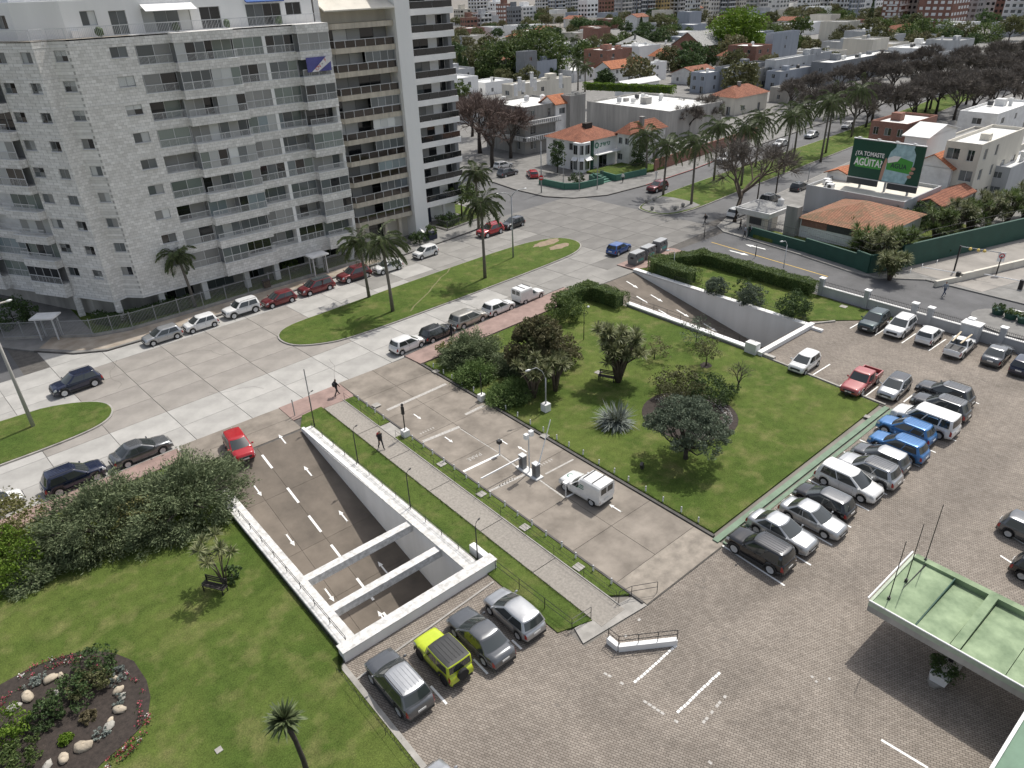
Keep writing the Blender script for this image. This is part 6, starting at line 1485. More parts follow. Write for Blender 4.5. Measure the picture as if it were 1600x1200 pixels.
def house(label, x0, y0, lx, ly, h, wallm="white_worn", roof="flat", roofm="roof_white", rise=2., floors=None, wx=None, wy=None, name="house", cat="house", ww=1.2, wh=1.2, panes=("glass_dark", "glass_grey"), fm="metal_light", chim=0, clutter=True, group=None, axis=None, base=0., seed=0, doors=True):
    q = random.Random(seed or int(x0 * 7 + y0)); t = thing(name, label, cat, (x0, y0, base), 0, group); x1, y1 = x0 + lx, y0 + ly; fl = floors or max(1, round(h / 3.)); fh = h / fl
    par = .55 if roof == "flat" else 0
    for (a, b, n_) in (((x0, y1), (x0, y0), wy), ((x0, y0), (x1, y0), wx)):
        L = math.hypot(b[0] - a[0], b[1] - a[1]); n = n_ if n_ is not None else max(0, int(L / 3.2)); ops = []
        for f in range(fl):
            for i in range(n):
                if q.random() < .12: continue
                w = ww * q.choice((.8, 1, 1, 1.5)); u = L * (i + .5) / n - w / 2; zb = base + f * fh + (.95 if not (doors and f == 0 and i == 1) else .05); ops.append((u, u + w, zb, min(zb + wh if zb - base - f * fh > .5 else base + 2.1, base + (f + 1) * fh - .3)))
        _, d, nn = wall_grid(a, b, base, base + h + par, ops, .15, "wall", wallm, t)
        for o in ops: window(a, d, nn, o[0], o[2], o[1] - o[0], o[3] - o[2], .15, t, panes, fm)
    wall_grid((x1, y0), (x1, y1), base, base + h + par, [], .1, "wall", wallm, t); wall_grid((x1, y1), (x0, y1), base, base + h + par, [], .1, "wall", wallm, t)
    if roof == "flat":
        part(MB().box(x0 + .22, y0 + .22, base + h - .2, x1 - .22, y1 - .22, base + h + .08), "roof", roofm, t)
        part(MB().box(x0 + .02, y0 + .02, base + h, x1 - .02, y0 + .22, base + h + par - .01).box(x0 + .02, y1 - .22, base + h, x1 - .02, y1 - .02, base + h + par - .01).box(x0 + .02, y0 + .22, base + h, x0 + .22, y1 - .22, base + h + par - .01).box(x1 - .22, y0 + .22, base + h, x1 - .02, y1 - .22, base + h + par - .01), "parapet", wallm, t)
        if clutter:
            for k in range(max(1, int(lx * ly / 50))):
                cx, cy, s = x0 + lx * q.uniform(.2, .8), y0 + ly * q.uniform(.2, .8), q.uniform(.5, 1.3)
                if q.random() < .45: part(MB().box(cx - s, cy - s, base + h, cx + s, cy + s, base + h + s * 1.6), "roof_hut", wallm, t)
                elif q.random() < .5: part(MB().lathe([(.55, 0), (.6, .9), (.2, 1.15)], 12, (cx, cy, base + h + .3)), "water_tank", q.choice(("plastic_dark", "white_worn", "grey_light")), t)
                else: part(MB().box(cx - .3, cy - .3, base + h, cx + .3, cy + .3, base + h + 1.5).box(cx - .4, cy - .4, base + h + 1.5, cx + .4, cy + .4, base + h + 1.62), "chimney", "white_worn", t)
    else:
        rm = part(roof_mesh(roof, x0, y0, x1, y1, base + h, rise, axis=axis), "roof", roofm, t)
        if roof == "gable":
            ax = axis or ("x" if lx >= ly else "y")
            if ax == "x": part(MB().quad((x0, y1, base + h - .05), (x0, y0, base + h - .05), (x0, (y0 + y1) / 2, base + h + rise - .2)), "gable", wallm, t)
            else: part(MB().quad((x0, y0, base + h - .05), (x1, y0, base + h - .05), ((x0 + x1) / 2, y0, base + h + rise - .2)), "gable", wallm, t)
        for k in range(chim):
            cx, cy = x0 + lx * q.uniform(.25, .75), y0 + ly * q.uniform(.3, .7); part(MB().box(cx - .35, cy - .35, base + h + .3, cx + .35, cy + .35, base + h + rise + .7).box(cx - .45, cy - .45, base + h + rise + .7, cx + .45, cy + .45, base + h + rise + .82), "chimney", "dirty_wall", t)
    t["_"] = 0; del t["_"]
    BOXES.append((x0, y0, x1, y1)); return t
BOXES = [(45, 85, 70, 110), (0, 84, 46, 112)]
def hpx(label, near, h, right, left, *a, **k):
    """near upper corner of a house sighted at a roof height h, its two walls run out to the given columns"""
    c = gp(near[0], near[1], h); lx = run_to(c, (1, 0), right); ly = run_to(c, (0, 1), left); lx, ly = min(max(lx, 3), 45), min(max(ly, 3), 45)
    return house(label, c.x, c.y, lx, ly, h - (.55 if (k.get("roof", a[1] if len(a) > 1 else "flat")) == "flat" else 0), *a, **k)

# corner house with the hipped red roof
ch = house("white corner house with hipped red tile roof and green wall sign", 100.6, 98.6, 10.2, 9.6, 5.6, "white_wall", "hip", "tiles_red", 2.2, 2, 0, 2, chim=0, wh=1.3)
bx, by = 100.6, 98.6
bay = [(bx - 1.0, by + 1.2), (bx - 1.0, by - .2), (bx - .2, by - 1.0), (bx + 1.4, by - 1.0), (bx + 2.2, by - .01), (bx + 2.2, by + 1.2)]
part(MB().prism(bay, .0, 5.5), "bay_window", "white_wall", ch)
for (a, b) in ((bay[1], bay[2]), (bay[2], bay[3]), (bay[3], bay[4]), (bay[0], bay[1])):
    dv = Vector((b[0] - a[0], b[1] - a[1], 0)); L = dv.length; dv /= L; nn = Vector((dv.y, -dv.x, 0))
    for z in (.6, 3.4): window(a, dv, nn, L * .14, z, L * .72, 1.7, -.02, ch, ["glass_dark", "glass_grey"], nx=2)
    A = Vector((a[0], a[1], 2.9)); B = Vector((b[0], b[1], 2.9)); part(MB().quad(A + nn * .02, B + nn * .02, B + nn * .7 - Vector((0, 0, .55)), A + nn * .7 - Vector((0, 0, .55))), "awning", "metal_white", ch)
part(MB().hexa([(103.6, 97.2, 2.75), (110.2, 97.2, 2.75), (110.2, 98.6, 2.75), (103.6, 98.6, 2.75)], [(103.6, 97.2, 2.9), (110.2, 97.2, 2.9), (110.2, 98.6, 3.0), (103.6, 98.6, 3.0)]), "porch_roof", "metal_white", ch)
part(MB().box(103.0, 98.2, 0, 103.6, 98.62, 5.5), "green_pilaster", "green_wall", ch)
window((105.4, 98.6), Vector((1, 0, 0)), Vector((0, -1, 0)), 0, .1, 2.2, 2.3, -.03, ch, ["glass_dark"], nx=2, name="door")
part(MB().box(104.8, 101.6, 6.6, 106.6, 102.6, 8.0), "chimney", "bark_dark", ch)
sg = thing("wall_sign", "green ring and slanted green wordmark on the white corner house", "sign", (104.2, 98.5, 4.0))
o = MB().lathe([(.36, 0), (.36, .05), (.55, .05), (.55, 0)], 20, caps=False).build("ring", "sign_green", sg, False, (.5, 0, .35)); o.rotation_euler = (math.pi / 2, 0, 0)
for k in range(5):
    x = 1.35 + k * .56; mb = MB()
    for (u0, v0, u1, v1) in (((0, 0, .42, .16), (0, .5, .42, .66), (.28, .16, .42, .5))[(k % 2):] if k != 2 else ((0, 0, .14, .66), (.28, 0, .42, .66), (.14, .26, .28, .4))):
        mb.quad((x + u0 + v0 * .3, -.03, v0), (x + u1 + v0 * .3, -.03, v0), (x + u1 + v1 * .3, -.03, v1), (x + u0 + v1 * .3, -.03, v1))
    mb.build("stroke", "sign_green", sg)
cw = thing("green_garden_wall", "low green wall with steps and dark fence round the corner house", "wall", (91, 89.8, 0))
for a, b in (((88.8, 97.5), (89.2, 91.4)), ((89.2, 91.4), (91.2, 89.6)), ((91.2, 89.6), (96.6, 89.1)), ((99.6, 88.8), (107.0, 88.0)), ((96.6, 89.1), (98.0, 93.2)), ((99.6, 88.8), (100.2, 93.2))):
    part(MB().bar((a[0], a[1], .6), (b[0], b[1], .6), .25, 1.2), "wall_panel", mat("green_mid", (.06, .16, .12), .8, .15, 1), cw)
    d = Vector((b[0] - a[0], b[1] - a[1], 0)); n = int(d.length / .16); mb = MB()
    for k in range(n):
        c = Vector((a[0], a[1], 1.2)) + d * k / n; mb.quad((c.x - .014, c.y, 1.2), (c.x + .014, c.y, 1.2), (c.x + .014, c.y, 2.5), (c.x - .014, c.y, 2.5))
    mb.bar((a[0], a[1], 2.45), (b[0], b[1], 2.45), .04, .05); part(mb, "fence_panel", "metal_black", cw)
for k in range(5): part(MB().box(96.8 + k * .05, 89.3 + k * .75, 0, 99.5 - k * .05, 90.05 + k * .75, .2 + k * .2), "step", "green_mid", cw)
structure(MB().prism([(100.2, 89.2), (113, 88.4), (113, 97), (100.4, 97)], .1, .5).build("garden_lawn", "lawn_dark"))
tree("garden_tree", "slim dark tree at the left wall of the corner house", (97.2, 101.5, 0), 6.2, 1.5, "leaf_dark", (70, 30), .16, .1, "bark_dark", 3.6, 3, .9, 1.7)
bush("shrub", "dark bush behind the green wall of the corner house", (93.5, 92.5), 1.6, 2.0, "leaf_dark", (44, 30), .12)

# grey three storey building behind it
gh = house("grey three storey old house with stone balconies and red tiled coping", 103.8, 118.2, 14, 13, 9.0, "dirty_wall", "flat", "roof_white", 1, 3, 3, 3, wh=1.7, ww=1.0)
for z in (3.0, 6.1):
    part(MB().prism([(102.6, 126), (102.6, 117.4), (103.4, 116.8), (113, 116.8), (113, 118.1), (103.7, 118.1), (103.7, 126)], z - .15, z), "balcony_slab", "dirty_wall", gh)
    mb = MB()
    for k in range(34):
        x, y = (102.75, 126 - k * .5) if k < 17 else (103.2 + (k - 17) * .58, 116.95); mb.box(x - .09, y - .09, z, x + .09, y + .09, z + .75)
    mb.box(102.62, 117.4, z + .75, 102.9, 126, z + .9).box(102.62, 116.82, z + .75, 113, 117.1, z + .9); part(mb, "balustrade", "white_worn", gh)
hpx("white stepped upper house with orange roof slope beside a tall grey gable", (868, 163), 9.2, 889, 845, "white_worn", "gable", "tiles_orange", 1.6, 3, 1, 1, axis="x")
pw = hpx("tall stained grey party wall with small windowless face", (891, 150), 10.6, 915, 884, "dirty_wall", "flat", "roof_white", 1, 3, 0, 0, clutter=False)
hpx("house with red tiled roof behind the palms next to the corner house", (985, 210), 6.0, 1040, 965, "white_worn", "hip", "tiles_red", 1.8, 2, 2, 2, chim=1)
vine = thing("ivy_mass", "dark ivy growth hanging on the wall right of the corner house", "ivy", tuple(gp(1000, 262)))
Pv, _ = blob_points(90, 30, (2.2, 1.6, 3.2), .4, .25); Pv[:, 2] += 2.4; put("foliage", fastmesh("foliage", random_leaves(Pv[Pv[:, 2] > 0], .17)), "leaf_dark", vine); MB().tube([(0, 0, 0), (.1, .2, 4)], [.12, .05], 5).build("stem", "bark_dark", vine)
hpx("long low building with stained wall and bright white roof", (1047, 174), 6.2, 1130, 917, "concrete_wall", "flat", "roof_white", 1, 2, 0, 0)
bw = thing("brick_garden_wall", "low red brick wall along the far avenue pavement", "wall", (112, 89, 0)); part(MB().bar((110, 88.6, 1.1), (150, 92.5, 1.1), .3, 2.2), "wall_panel", "red_brick", bw)
hpx("cream house with a row of white chimneys on its terrace", (800, 133), 7.0, 893, 784, "cream_wall", "flat", "roof_white", 1, 2, 3, 1, seed=4)
for i, (px, py, hh) in enumerate(((806, 132, 2.6), (812, 124, 3.0), (818, 126, 2.4), (831, 118, 3.4), (836, 124, 2.8), (876, 120, 3.2))):
    c = gp(px, py + 14, 7); t = thing("roof_chimney", "white slotted chimney on the cream house, %s from the left" % ["first", "second", "third", "fourth", "fifth", "sixth"][i], "chimney", (c.x, c.y, 6.4), 0, "white chimneys on the cream house")
    MB().box(-.35, -.35, 0, .35, .35, hh).build("shaft", "white_worn", t); MB().box(-.45, -.45, hh + .25, .45, .45, hh + .4).box(-.35, -.35, hh, -.2, -.2, hh + .25).box(.2, -.35, hh, .35, -.2, hh + .25).box(.2, .2, hh, .35, .35, hh + .25).box(-.35, .2, hh, -.2, .35, hh + .25).build("cap", "white_worn", t)
hpx("dark grey modern house with light blue grey flank", (823, 98), 7.5, 870, 806, "blue_grey", "flat", "roof_grey", 1, 2, 2, 1)
hpx("dark grey cube tower of the modern house", (819, 81), 11.0, 839, 806, "grey_wall", "flat", "roof_white", 1, 3, 1, 0, clutter=False)
hpx("dark flat roofed wing with roof planting left of the cube tower", (804, 100), 6.0, 812, 742, "grey_wall", "flat", "roof_grey", 1, 2, 0, 5)
hpx("white house with low orange tiled roof", (955, 108), 5.2, 1012, 930, "white_wall", "gable", "tiles_orange", 2.2, 2, 3, 1, axis="x", chim=1)
hpx("plain white box house right of the low orange roof", (1014, 99), 6.0, 1042, 1003, "white_wall", "flat", "roof_white", 1, 2, 1, 1)
hpx("low white shed with sloping white roof", (975, 134), 3.4, 1030, 961, "white_wall", "gable", "roof_white", 1.2, 1, 0, 0, axis="x")
hpx("brick house with steep gable and pale grey roof", (1098, 72), 6.5, 1134, 1050, "red_brick", "gable", "tiles_grey", 5.0, 2, 0, 2, axis="x")
hpx("house with bright orange hipped roof left of the brick gable", (1030, 88), 4.8, 1060, 1014, "cream_wall", "hip", "tiles_orange", 2.4, 2, 1, 1, chim=1)
hpx("house with dark weathered pyramid roof", (990, 70), 5.2, 1020, 963, "dirty_wall", "hip", "tiles_grey", 3.2, 2, 1, 1, chim=1)
hpx("pale blue house with white upper storey", (1104, 114), 6.0, 1132, 1080, "blue_grey", "flat", "roof_white", 1, 2, 1, 2)
hpx("dark slate blue modern house of stepped cubes", (1140, 106), 7.0, 1203, 1117, "grey_wall", "flat", "roof_grey", 1, 2, 3, 2)
hpx("stained grey wall house with white top before the slate blue house", (1174, 110), 5.8, 1203, 1144, "dirty_wall", "flat", "roof_white", 1, 2, 2, 0)
hpx("long house with dark red hipped tile roof behind bare branches", (1150, 153), 4.4, 1200, 1110, "cream_wall", "hip", "tiles_red", 2.2, 1, 2, 2, chim=1)
hpx("tall blue grey lift tower with two round holes", (1209, 52), 12.5, 1250, 1204, "blue_grey", "flat", "roof_grey", 1, 4, 1, 0, clutter=False)
hpx("grey modern block below the tall lift tower", (1212, 94), 8.0, 1300, 1196, "grey_light", "flat", "roof_white", 1, 2, 5, 1)
hpx("low slate blue annex below the grey modern block", (1220, 112), 5.4, 1280, 1198, "blue_grey", "flat", "roof_grey", 1, 2, 3, 1)
hpx("small concrete house with white roof edge above the palms", (1232, 138), 4.0, 1262, 1204, "concrete_wall", "flat", "roof_white", 1, 1, 1, 1)
hpx("long dark colonnaded building with white roof behind bare trees", (1300, 98), 7.0, 1432, 1268, "grey_wall", "flat", "roof_white", 1, 2, 9, 1)
hpx("white gabled house among trees far behind the bare crowns", (1368, 56), 5.0, 1384, 1345, "white_wall", "gable", "roof_white", 2.2, 1, 1, 1)
hpx("far house with wide pinkish red roof", (1392, 50), 4.6, 1428, 1382, "cream_wall", "hip", "tiles_red", 2.6, 1, 1, 1)
hpx("far white flat house with a row of tanks", (1440, 68), 5.0, 1470, 1420, "white_worn", "flat", "roof_white", 1, 2, 2, 1)
hpx("far brown roofed house under the bright round tree", (1140, 88), 5.0, 1165, 1120, "cream_wall", "hip", "tiles_red", 2.0, 1, 1, 1)
hpx("white stepped far house left of the palm pair", (890, 68), 6.0, 940, 870, "white_worn", "flat", "roof_white", 1, 2, 3, 1)
hpx("far concrete frame house with open balcony", (950, 74), 7.0, 968, 938, "concrete_wall", "flat", "roof_white", 1, 2, 2, 1)
hpx("far white house with terracotta roof corner by the big green tree", (815, 58), 5.0, 836, 790, "white_wall", "hip", "tiles_orange", 2.0, 1, 1, 1)
hpx("far beige house behind the cypress pair", (760, 88), 4.5, 800, 730, "cream_wall", "flat", "roof_white", 1, 1, 1, 1)

# right hand block
rh = house("low house with mossy barrel tile roof and brick band beside the green wall", 92.0, 37.6, 12.0, 10.8, 3.2, "white_worn", "hip", "tiles_old", 1.9, 1, 0, 0)
part(MB().box(91.93, 37.7, 2.1, 91.98, 41.2, 3.1).box(91.93, 44.6, 2.1, 91.98, 48.2, 3.1), "brick_band", "red_brick", rh); part(MB().box(91.94, 41.2, 2.1, 91.97, 44.6, 3.1), "dark_opening", "plastic_dark", rh)
part(MB().box(91.0, 48.5, 0, 92.2, 50.2, 4.6), "stone_pier", "dirty_wall", rh)
tr_ = house("flat roofed terrace house with white floor behind the billboard", 104.6, 40.5, 12, 14.5, 3.6, "grey_light", "flat", "cream_wall", 1, 1, 0, 0, clutter=False)
for i, (x, y) in enumerate(((107.2, 53.0), (106.0, 52.0), (108.5, 53.9))):
    t = thing("air_conditioner", "outdoor air conditioner on the terrace by the billboard, %s" % ["middle of three", "nearest the street corner", "against the small gable"][i], "air conditioner", (x, y, 3.7), 0, "air conditioners by the billboard"); MB().box(-.35, -.5, 0, .35, .5, .8).build("case", "metal_white", t); o = MB().lathe([(.05, 0), (.3, 0), (.3, .03)], 14).build("fan", "plastic_dark", t, False, (-.36, 0, .4)); o.rotation_euler = (0, -math.pi / 2, 0)
house("small white gabled kiosk house with orange tile edge left of the billboard", 112.0, 52.2, 4.2, 3.6, 4.6, "white_wall", "gable", "tiles_orange", .8, 1, 0, 1)
hpx("white house with orange tiled roof, brick flank and chimney", (1487, 264), 5.6, 1542, 1428, "white_worn", "gable", "tiles_orange", 1.9, 2, 2, 0, axis="x", chim=1)
hpx("brick house with long windows under a slatted white roof", (1419, 194), 8.6, 1466, 1362, "red_brick", "flat", "roof_white", 1, 3, 2, 3, wh=1.3)
hpx("white gabled house between brick house and glazed block", (1450, 215), 7.5, 1496, 1415, "white_wall", "gable", "roof_white", 1.4, 2, 0, 0, axis="y")
hpx("cream three storey block with glazed corner balcony and brick panel", (1536, 226), 9.4, 1604, 1480, "cream_wall", "flat", "roof_white", 1, 3, 4, 2, wh=1.6)
hpx("low white walled house at the right edge behind the spiky row", (1580, 262), 5.0, 1640, 1545, "grey_light", "flat", "roof_white", 1, 2, 1, 1)
hpx("red tin roofed shed behind the spiky row", (1470, 322), 3.2, 1520, 1440, "concrete_wall", "gable", "tiles_red", .9, 1, 0, 0)
hpx("white flat house at the far right beyond the brick house", (1560, 178), 6.0, 1620, 1500, "white_worn", "flat", "roof_white", 1, 2, 3, 1)
# green perimeter walls of the right hand block
gw = thing("green_perimeter_wall", "tall dark green wall and fence along the service road", "wall", (87.6, 52, 0))
for a, b, h in (((88.6, 54.0), (87.8, 45), 1.5), ((87.8, 45), (86.6, 37.6), 2.0), ((86.6, 37.6), (86.0, 35.6), 2.4), ((86.0, 35.6), (90.2, 33.8), 2.4), ((90.2, 33.8), (112, 27.6), 3.0), ((112, 27.6), (135, 21.5), 3.6)):
    part(MB().bar((a[0], a[1], h / 2), (b[0], b[1], h / 2), .3, h), "wall_panel", "green_wall", gw)
    d = Vector((b[0] - a[0], b[1] - a[1], 0)); n = int(d.length / .3); mb = MB()
    for k in range(n):
        c = Vector((a[0], a[1], h)) + d * k / n; mb.quad((c.x - .012, c.y, h), (c.x + .012, c.y, h), (c.x + .012, c.y, h + 1.3), (c.x - .012, c.y, h + 1.3))
    for zz in (.5, 1.28): mb.bar((a[0], a[1], h + zz), (b[0], b[1], h + zz), .03, .03)
    part(mb, "fence_panel", "metal_black", gw)
structure(MB().prism([(88.2, 53.0), (87.9, 45), (86.9, 37.8), (90.4, 34.2), (112, 28), (112, 37), (92, 37), (91.6, 52)], .11, .6).build("garden_lawn", "lawn"))
structure(MB().prism([(90.4, 33.4), (135, 20.6), (135, 12), (89, 24)], .1, .125).build("exit_drive", "slab_brown"))
for i, (px, py, r, h, lb) in enumerate(((1392, 345, 2.2, 3.4, "dark shrub spilling over the end of the mossy tile roof"), (1418, 352, 2.0, 3.0, "dark shrub between tile roof and spiky row"), (1372, 372, 1.6, 2.4, "green shrub before the pale wall of the low house"), (1440, 345, 2.2, 3.6, "tall dark shrub at the start of the spiky row"))):
    bush("shrub", lb, gp(px, py, 1), r, h, "leaf_dark" if i != 2 else "leaf_green", (70, 34), .14, "shrubs round the low tiled house")
# billboard
bb = thing("billboard", "dark green billboard asking ¿YA TOMASTE AGÜITA? beside a bottle picture", "billboard", (109.6, 46.5, 4.0))
by0, by1, bz0, bz1 = 51.4, 41.2, 5.2, 10.6
part(MB().box(109.5, by1, bz0, 109.75, by0, bz1), "panel", "bill_green", bb)
part(MB().box(109.42, by1 - .08, bz1, 109.8, by0 + .08, bz1 + .12), "frame", "metal_light", bb); part(MB().box(109.42, by1 - .08, bz0 - .12, 109.8, by0 + .08, bz0), "frame", "metal_light", bb)
part(MB().box(109.5, by1, 4.2, 109.7, 45.4, 5.08).box(109.5, 46.8, 4.2, 109.7, by0, 5.08), "lower_panel", "plastic_dark", bb)
for y in (42.5, 45.8, 49.5): part(MB().box(109.8, y - .12, 3.7, 110.1, y + .12, bz1), "post", "metal_grey", bb)
for y in (42.4, 44.8, 47.4, 50.2): part(MB().bar((109.5, y, bz1 + .3), (108.6, y, bz1 + .45), .05, .05).box(108.4, y - .2, bz1 + .35, 108.7, y + .2, bz1 + .5), "flood_lamp", "metal_light", bb)
def bp(y, z, x=109.49): return Vector((x, y, z)) - Vector(bb.location)
BAS = ((0, -1, 0), (0, 0, 1))
text("¿YA TOMASTE", bp(48.7, 8.65), .84, 0, 0, "paint_white", bb, basis=BAS, sx=.80, bold=.02)
MB().quad(bp(50.6, 6.7), bp(46.8, 6.7), bp(46.8, 8.15), bp(50.6, 8.15)).build("lime_box", "bill_lime", bb)
text("AGÜITA?", bp(48.7, 7.42, 109.47), 1.4, 0, 0, "paint_white", bb, basis=BAS, sx=.74, bold=.035)
MB().quad(*[bp(y, z, 109.48) for y, z in ((46.3, 5.25), (43.0, 5.25), (42.6, 6.6), (42.3, 8.2), (42.3, 9.4), (42.7, 10.1), (42.6, 10.55), (45.2, 10.55), (45.2, 10.1), (45.8, 9.4), (46.1, 8.2))]).build("bottle_picture", "bill_sky", bb)
MB().quad(*[bp(y, z, 109.465) for y, z in ((46.0, 6.9), (42.5, 6.7), (42.45, 8.4), (44.3, 8.8), (46.0, 8.0))]).build("bottle_label", "bill_lime", bb)
MB().quad(*[bp(y, z, 109.46) for y, z in ((45.9, 7.8), (44.6, 8.2), (44.2, 8.9), (45.2, 8.9), (46.0, 8.5))]).build("label_white", "paint_white", bb)
text("AGUA", bp(44.3, 7.55, 109.455), .95, 0, 0, "navy", bb, basis=BAS, sx=.85, bold=.015)
for y, z in ((42.3, 7.5), (42.4, 6.9), (42.6, 6.35)): o = MB().blob((0, 0, 0), (.03, .34, .22), 3, 10, 6, .05).build("finger_picture", "bill_skin", bb); o.location = bp(y, z, 109.47)
MB().quad(*[bp(y, z, 109.475) for y, z in ((46.7, 5.3), (46.3, 5.3), (46.0, 8.2), (46.3, 8.5), (46.6, 7.2))]).build("thumb_picture", "bill_skin", bb)

# ------------------------------------------------------------------ far towers
def tower(label, pl, pr, pb, h, wallm, cols=None, group="far tower blocks", balc=False, name="tower_block", winm="glass_grey"):
    a = gp(pl, pb); b = gp(pr, pb); c = (a + b) / 2; dist = c.length; w = max(9., (pr - pl) * dist / FOCAL / 1.25); dpt = w * .8; t = thing(name, label, "building", (c.x, c.y, 0), 0, group); fl = int(h / 3)
    x0, x1, y0, y1 = -w / 2, w / 2, -dpt / 2, dpt / 2
    MB().box(x0, y0, 0, x1, y1, h).build("body", wallm, t); MB().box(x0 * .5, y0 * .5, h, x1 * .3, y1 * .4, h + 3.2).build("roof_hut", wallm, t)
    mb = MB(); sl = MB(); nx = cols or max(3, int(w / 3.4)); ny = max(3, int(dpt / 3.4))
    for f in range(fl):
        z = f * 3 + 1.0
        for i in range(nx):
            if R.random() < .1: continue
            u = x0 + w * (i + .5) / nx; k = w / nx * R.uniform(.26, .36); mb.box(u - k, y0 - .06, z, u + k, y0 + .1, z + 1.5)
        for i in range(ny):
            if R.random() < .1: continue
            u = y0 + dpt * (i + .5) / ny; k = dpt / ny * R.uniform(.24, .34); mb.box(x0 - .06, u - k, z, x0 + .1, u + k, z + 1.5)
        if balc: sl.box(x0 + w * .08, y0 - 1.1, f * 3 + .05, x1 - w * .08, y0, f * 3 + .9); sl.box(x0 - .9, y0 + dpt * .1, f * 3 + .05, x0, y1 - dpt * .3, f * 3 + .85)
    stuff(mb.build("windows", winm, t))
    if balc: stuff(sl.build("balconies", balc if isinstance(balc, str) else "white_worn", t))
    BOXES.append((c.x + x0 - 2, c.y + y0 - 2, c.x + x1 + 2, c.y + y1 + 2)); return t
TW = [(712, 735, 40, 16, "cream_wall", 0, "low cream far block beside the white tower"), (735, 765, 30, 24, "white_worn", 1, "white far block behind the cream one"), (722, 745, 52, 13, "red_brick", 0, "small brick far block low at the left"), (742, 768, 50, 15, "grey_light", 1, "grey balcony far block low at the left"),
 (765, 790, 34, 20, "white_wall", 0, "plain white far block, left part of skyline"), (778, 800, 40, 20, "red_brick", 0, "red far block with dark stair tower"), (795, 812, 42, 18, "grey_wall", 0, "dark far block right of the red one"), (805, 836, 36, 16, "white_wall", 0, "broad white far block above the big green tree"),
 (838, 860, 26, 34, "white_worn", 1, "white balcony far tower, left skyline"), (858, 882, 30, 28, "blue_grey", 1, "blue grey far tower, left skyline"), (880, 905, 26, 36, "grey_light", 1, "grey far tower left of the brick slab"), (905, 932, 40, 22, "white_wall", 0, "white far block in front of the brick slab"),
 (933, 957, 34, 30, "red_brick", 0, "plain brick far slab tower"), (958, 985, 30, 46, "grey_light", 1, "tall grey far tower right of the brick slab"), (985, 1004, 28, 46, "blue_grey", 1, "tall blue grey far tower, centre skyline"), (1002, 1020, 34, 42, "grey_wall", 1, "dark balcony far tower, centre skyline"), (1020, 1043, 32, 48, mat("ochre_wall", (.50, .37, .17), .85, .1, .4), 0, "ochre blank walled far tower"),
 (1043, 1072, 30, 50, "grey_light", 1, "wide grey far tower right of the ochre one"), (1072, 1088, 34, 44, "white_worn", 1, "slim white far tower, centre skyline"), (1086, 1108, 28, 48, "cream_wall", 1, "cream far tower above the bright tree"), (1108, 1125, 30, 44, "white_worn", 1, "slim pale far tower left of the dark one"), (1125, 1143, 32, 46, "grey_wall", 1, "dark far tower above the bright tree"), (1143, 1160, 30, 40, "cream_wall", 0, "plain beige far tower right of the dark one"), (1160, 1200, 24, 46, "grey_light", 1, "broad grey far tower right of the bright tree"),
 (1200, 1228, 26, 40, "white_worn", 0, "white far tower above the lift tower"), (1228, 1246, 22, 42, "grey_light", 1, "grey far tower above the lift tower"), (1246, 1275, 26, 36, "white_wall", 0, "wide white far block, right skyline"), (1275, 1300, 24, 40, "grey_light", 1, "grey balcony far block, right skyline"), (1300, 1325, 26, 38, "white_worn", 1, "white balcony far block, right skyline"), (1325, 1345, 28, 34, "blue_grey", 1, "blue grey far block, right skyline"), (1345, 1376, 24, 38, "white_wall", 0, "white far slab left of the brick tower"),
 (1376, 1408, 44, 30, "red_brick", 1, "brick balcony tower at the edge of the trees"), (1408, 1434, 42, 32, "concrete_wall", 0, "concrete tower between the two brick towers"), (1436, 1498, 44, 36, "red_brick", 0, "large dark brick tower with white windows"), (1498, 1528, 38, 38, "grey_light", 0, "beige grey tower right of the large brick one"), (1528, 1555, 36, 36, "white_worn", 0, "white tower, second from the right edge"), (1552, 1572, 40, 34, "red_brick", 0, "narrow brick tower near the right edge"), (1570, 1625, 40, 36, "white_wall", 1, "white glazed tower at the right edge")]
for i, (pl, pr, pb, h, wm, bl, lb) in enumerate(TW): tower(lb, pl, pr, pb, h * .8, wm, balc=("white_worn" if bl else False), winm=R.choice(("glass_dark", "glass_grey", "glass_dark")) if wm != "red_brick" or i % 2 == 0 else "white_wall")

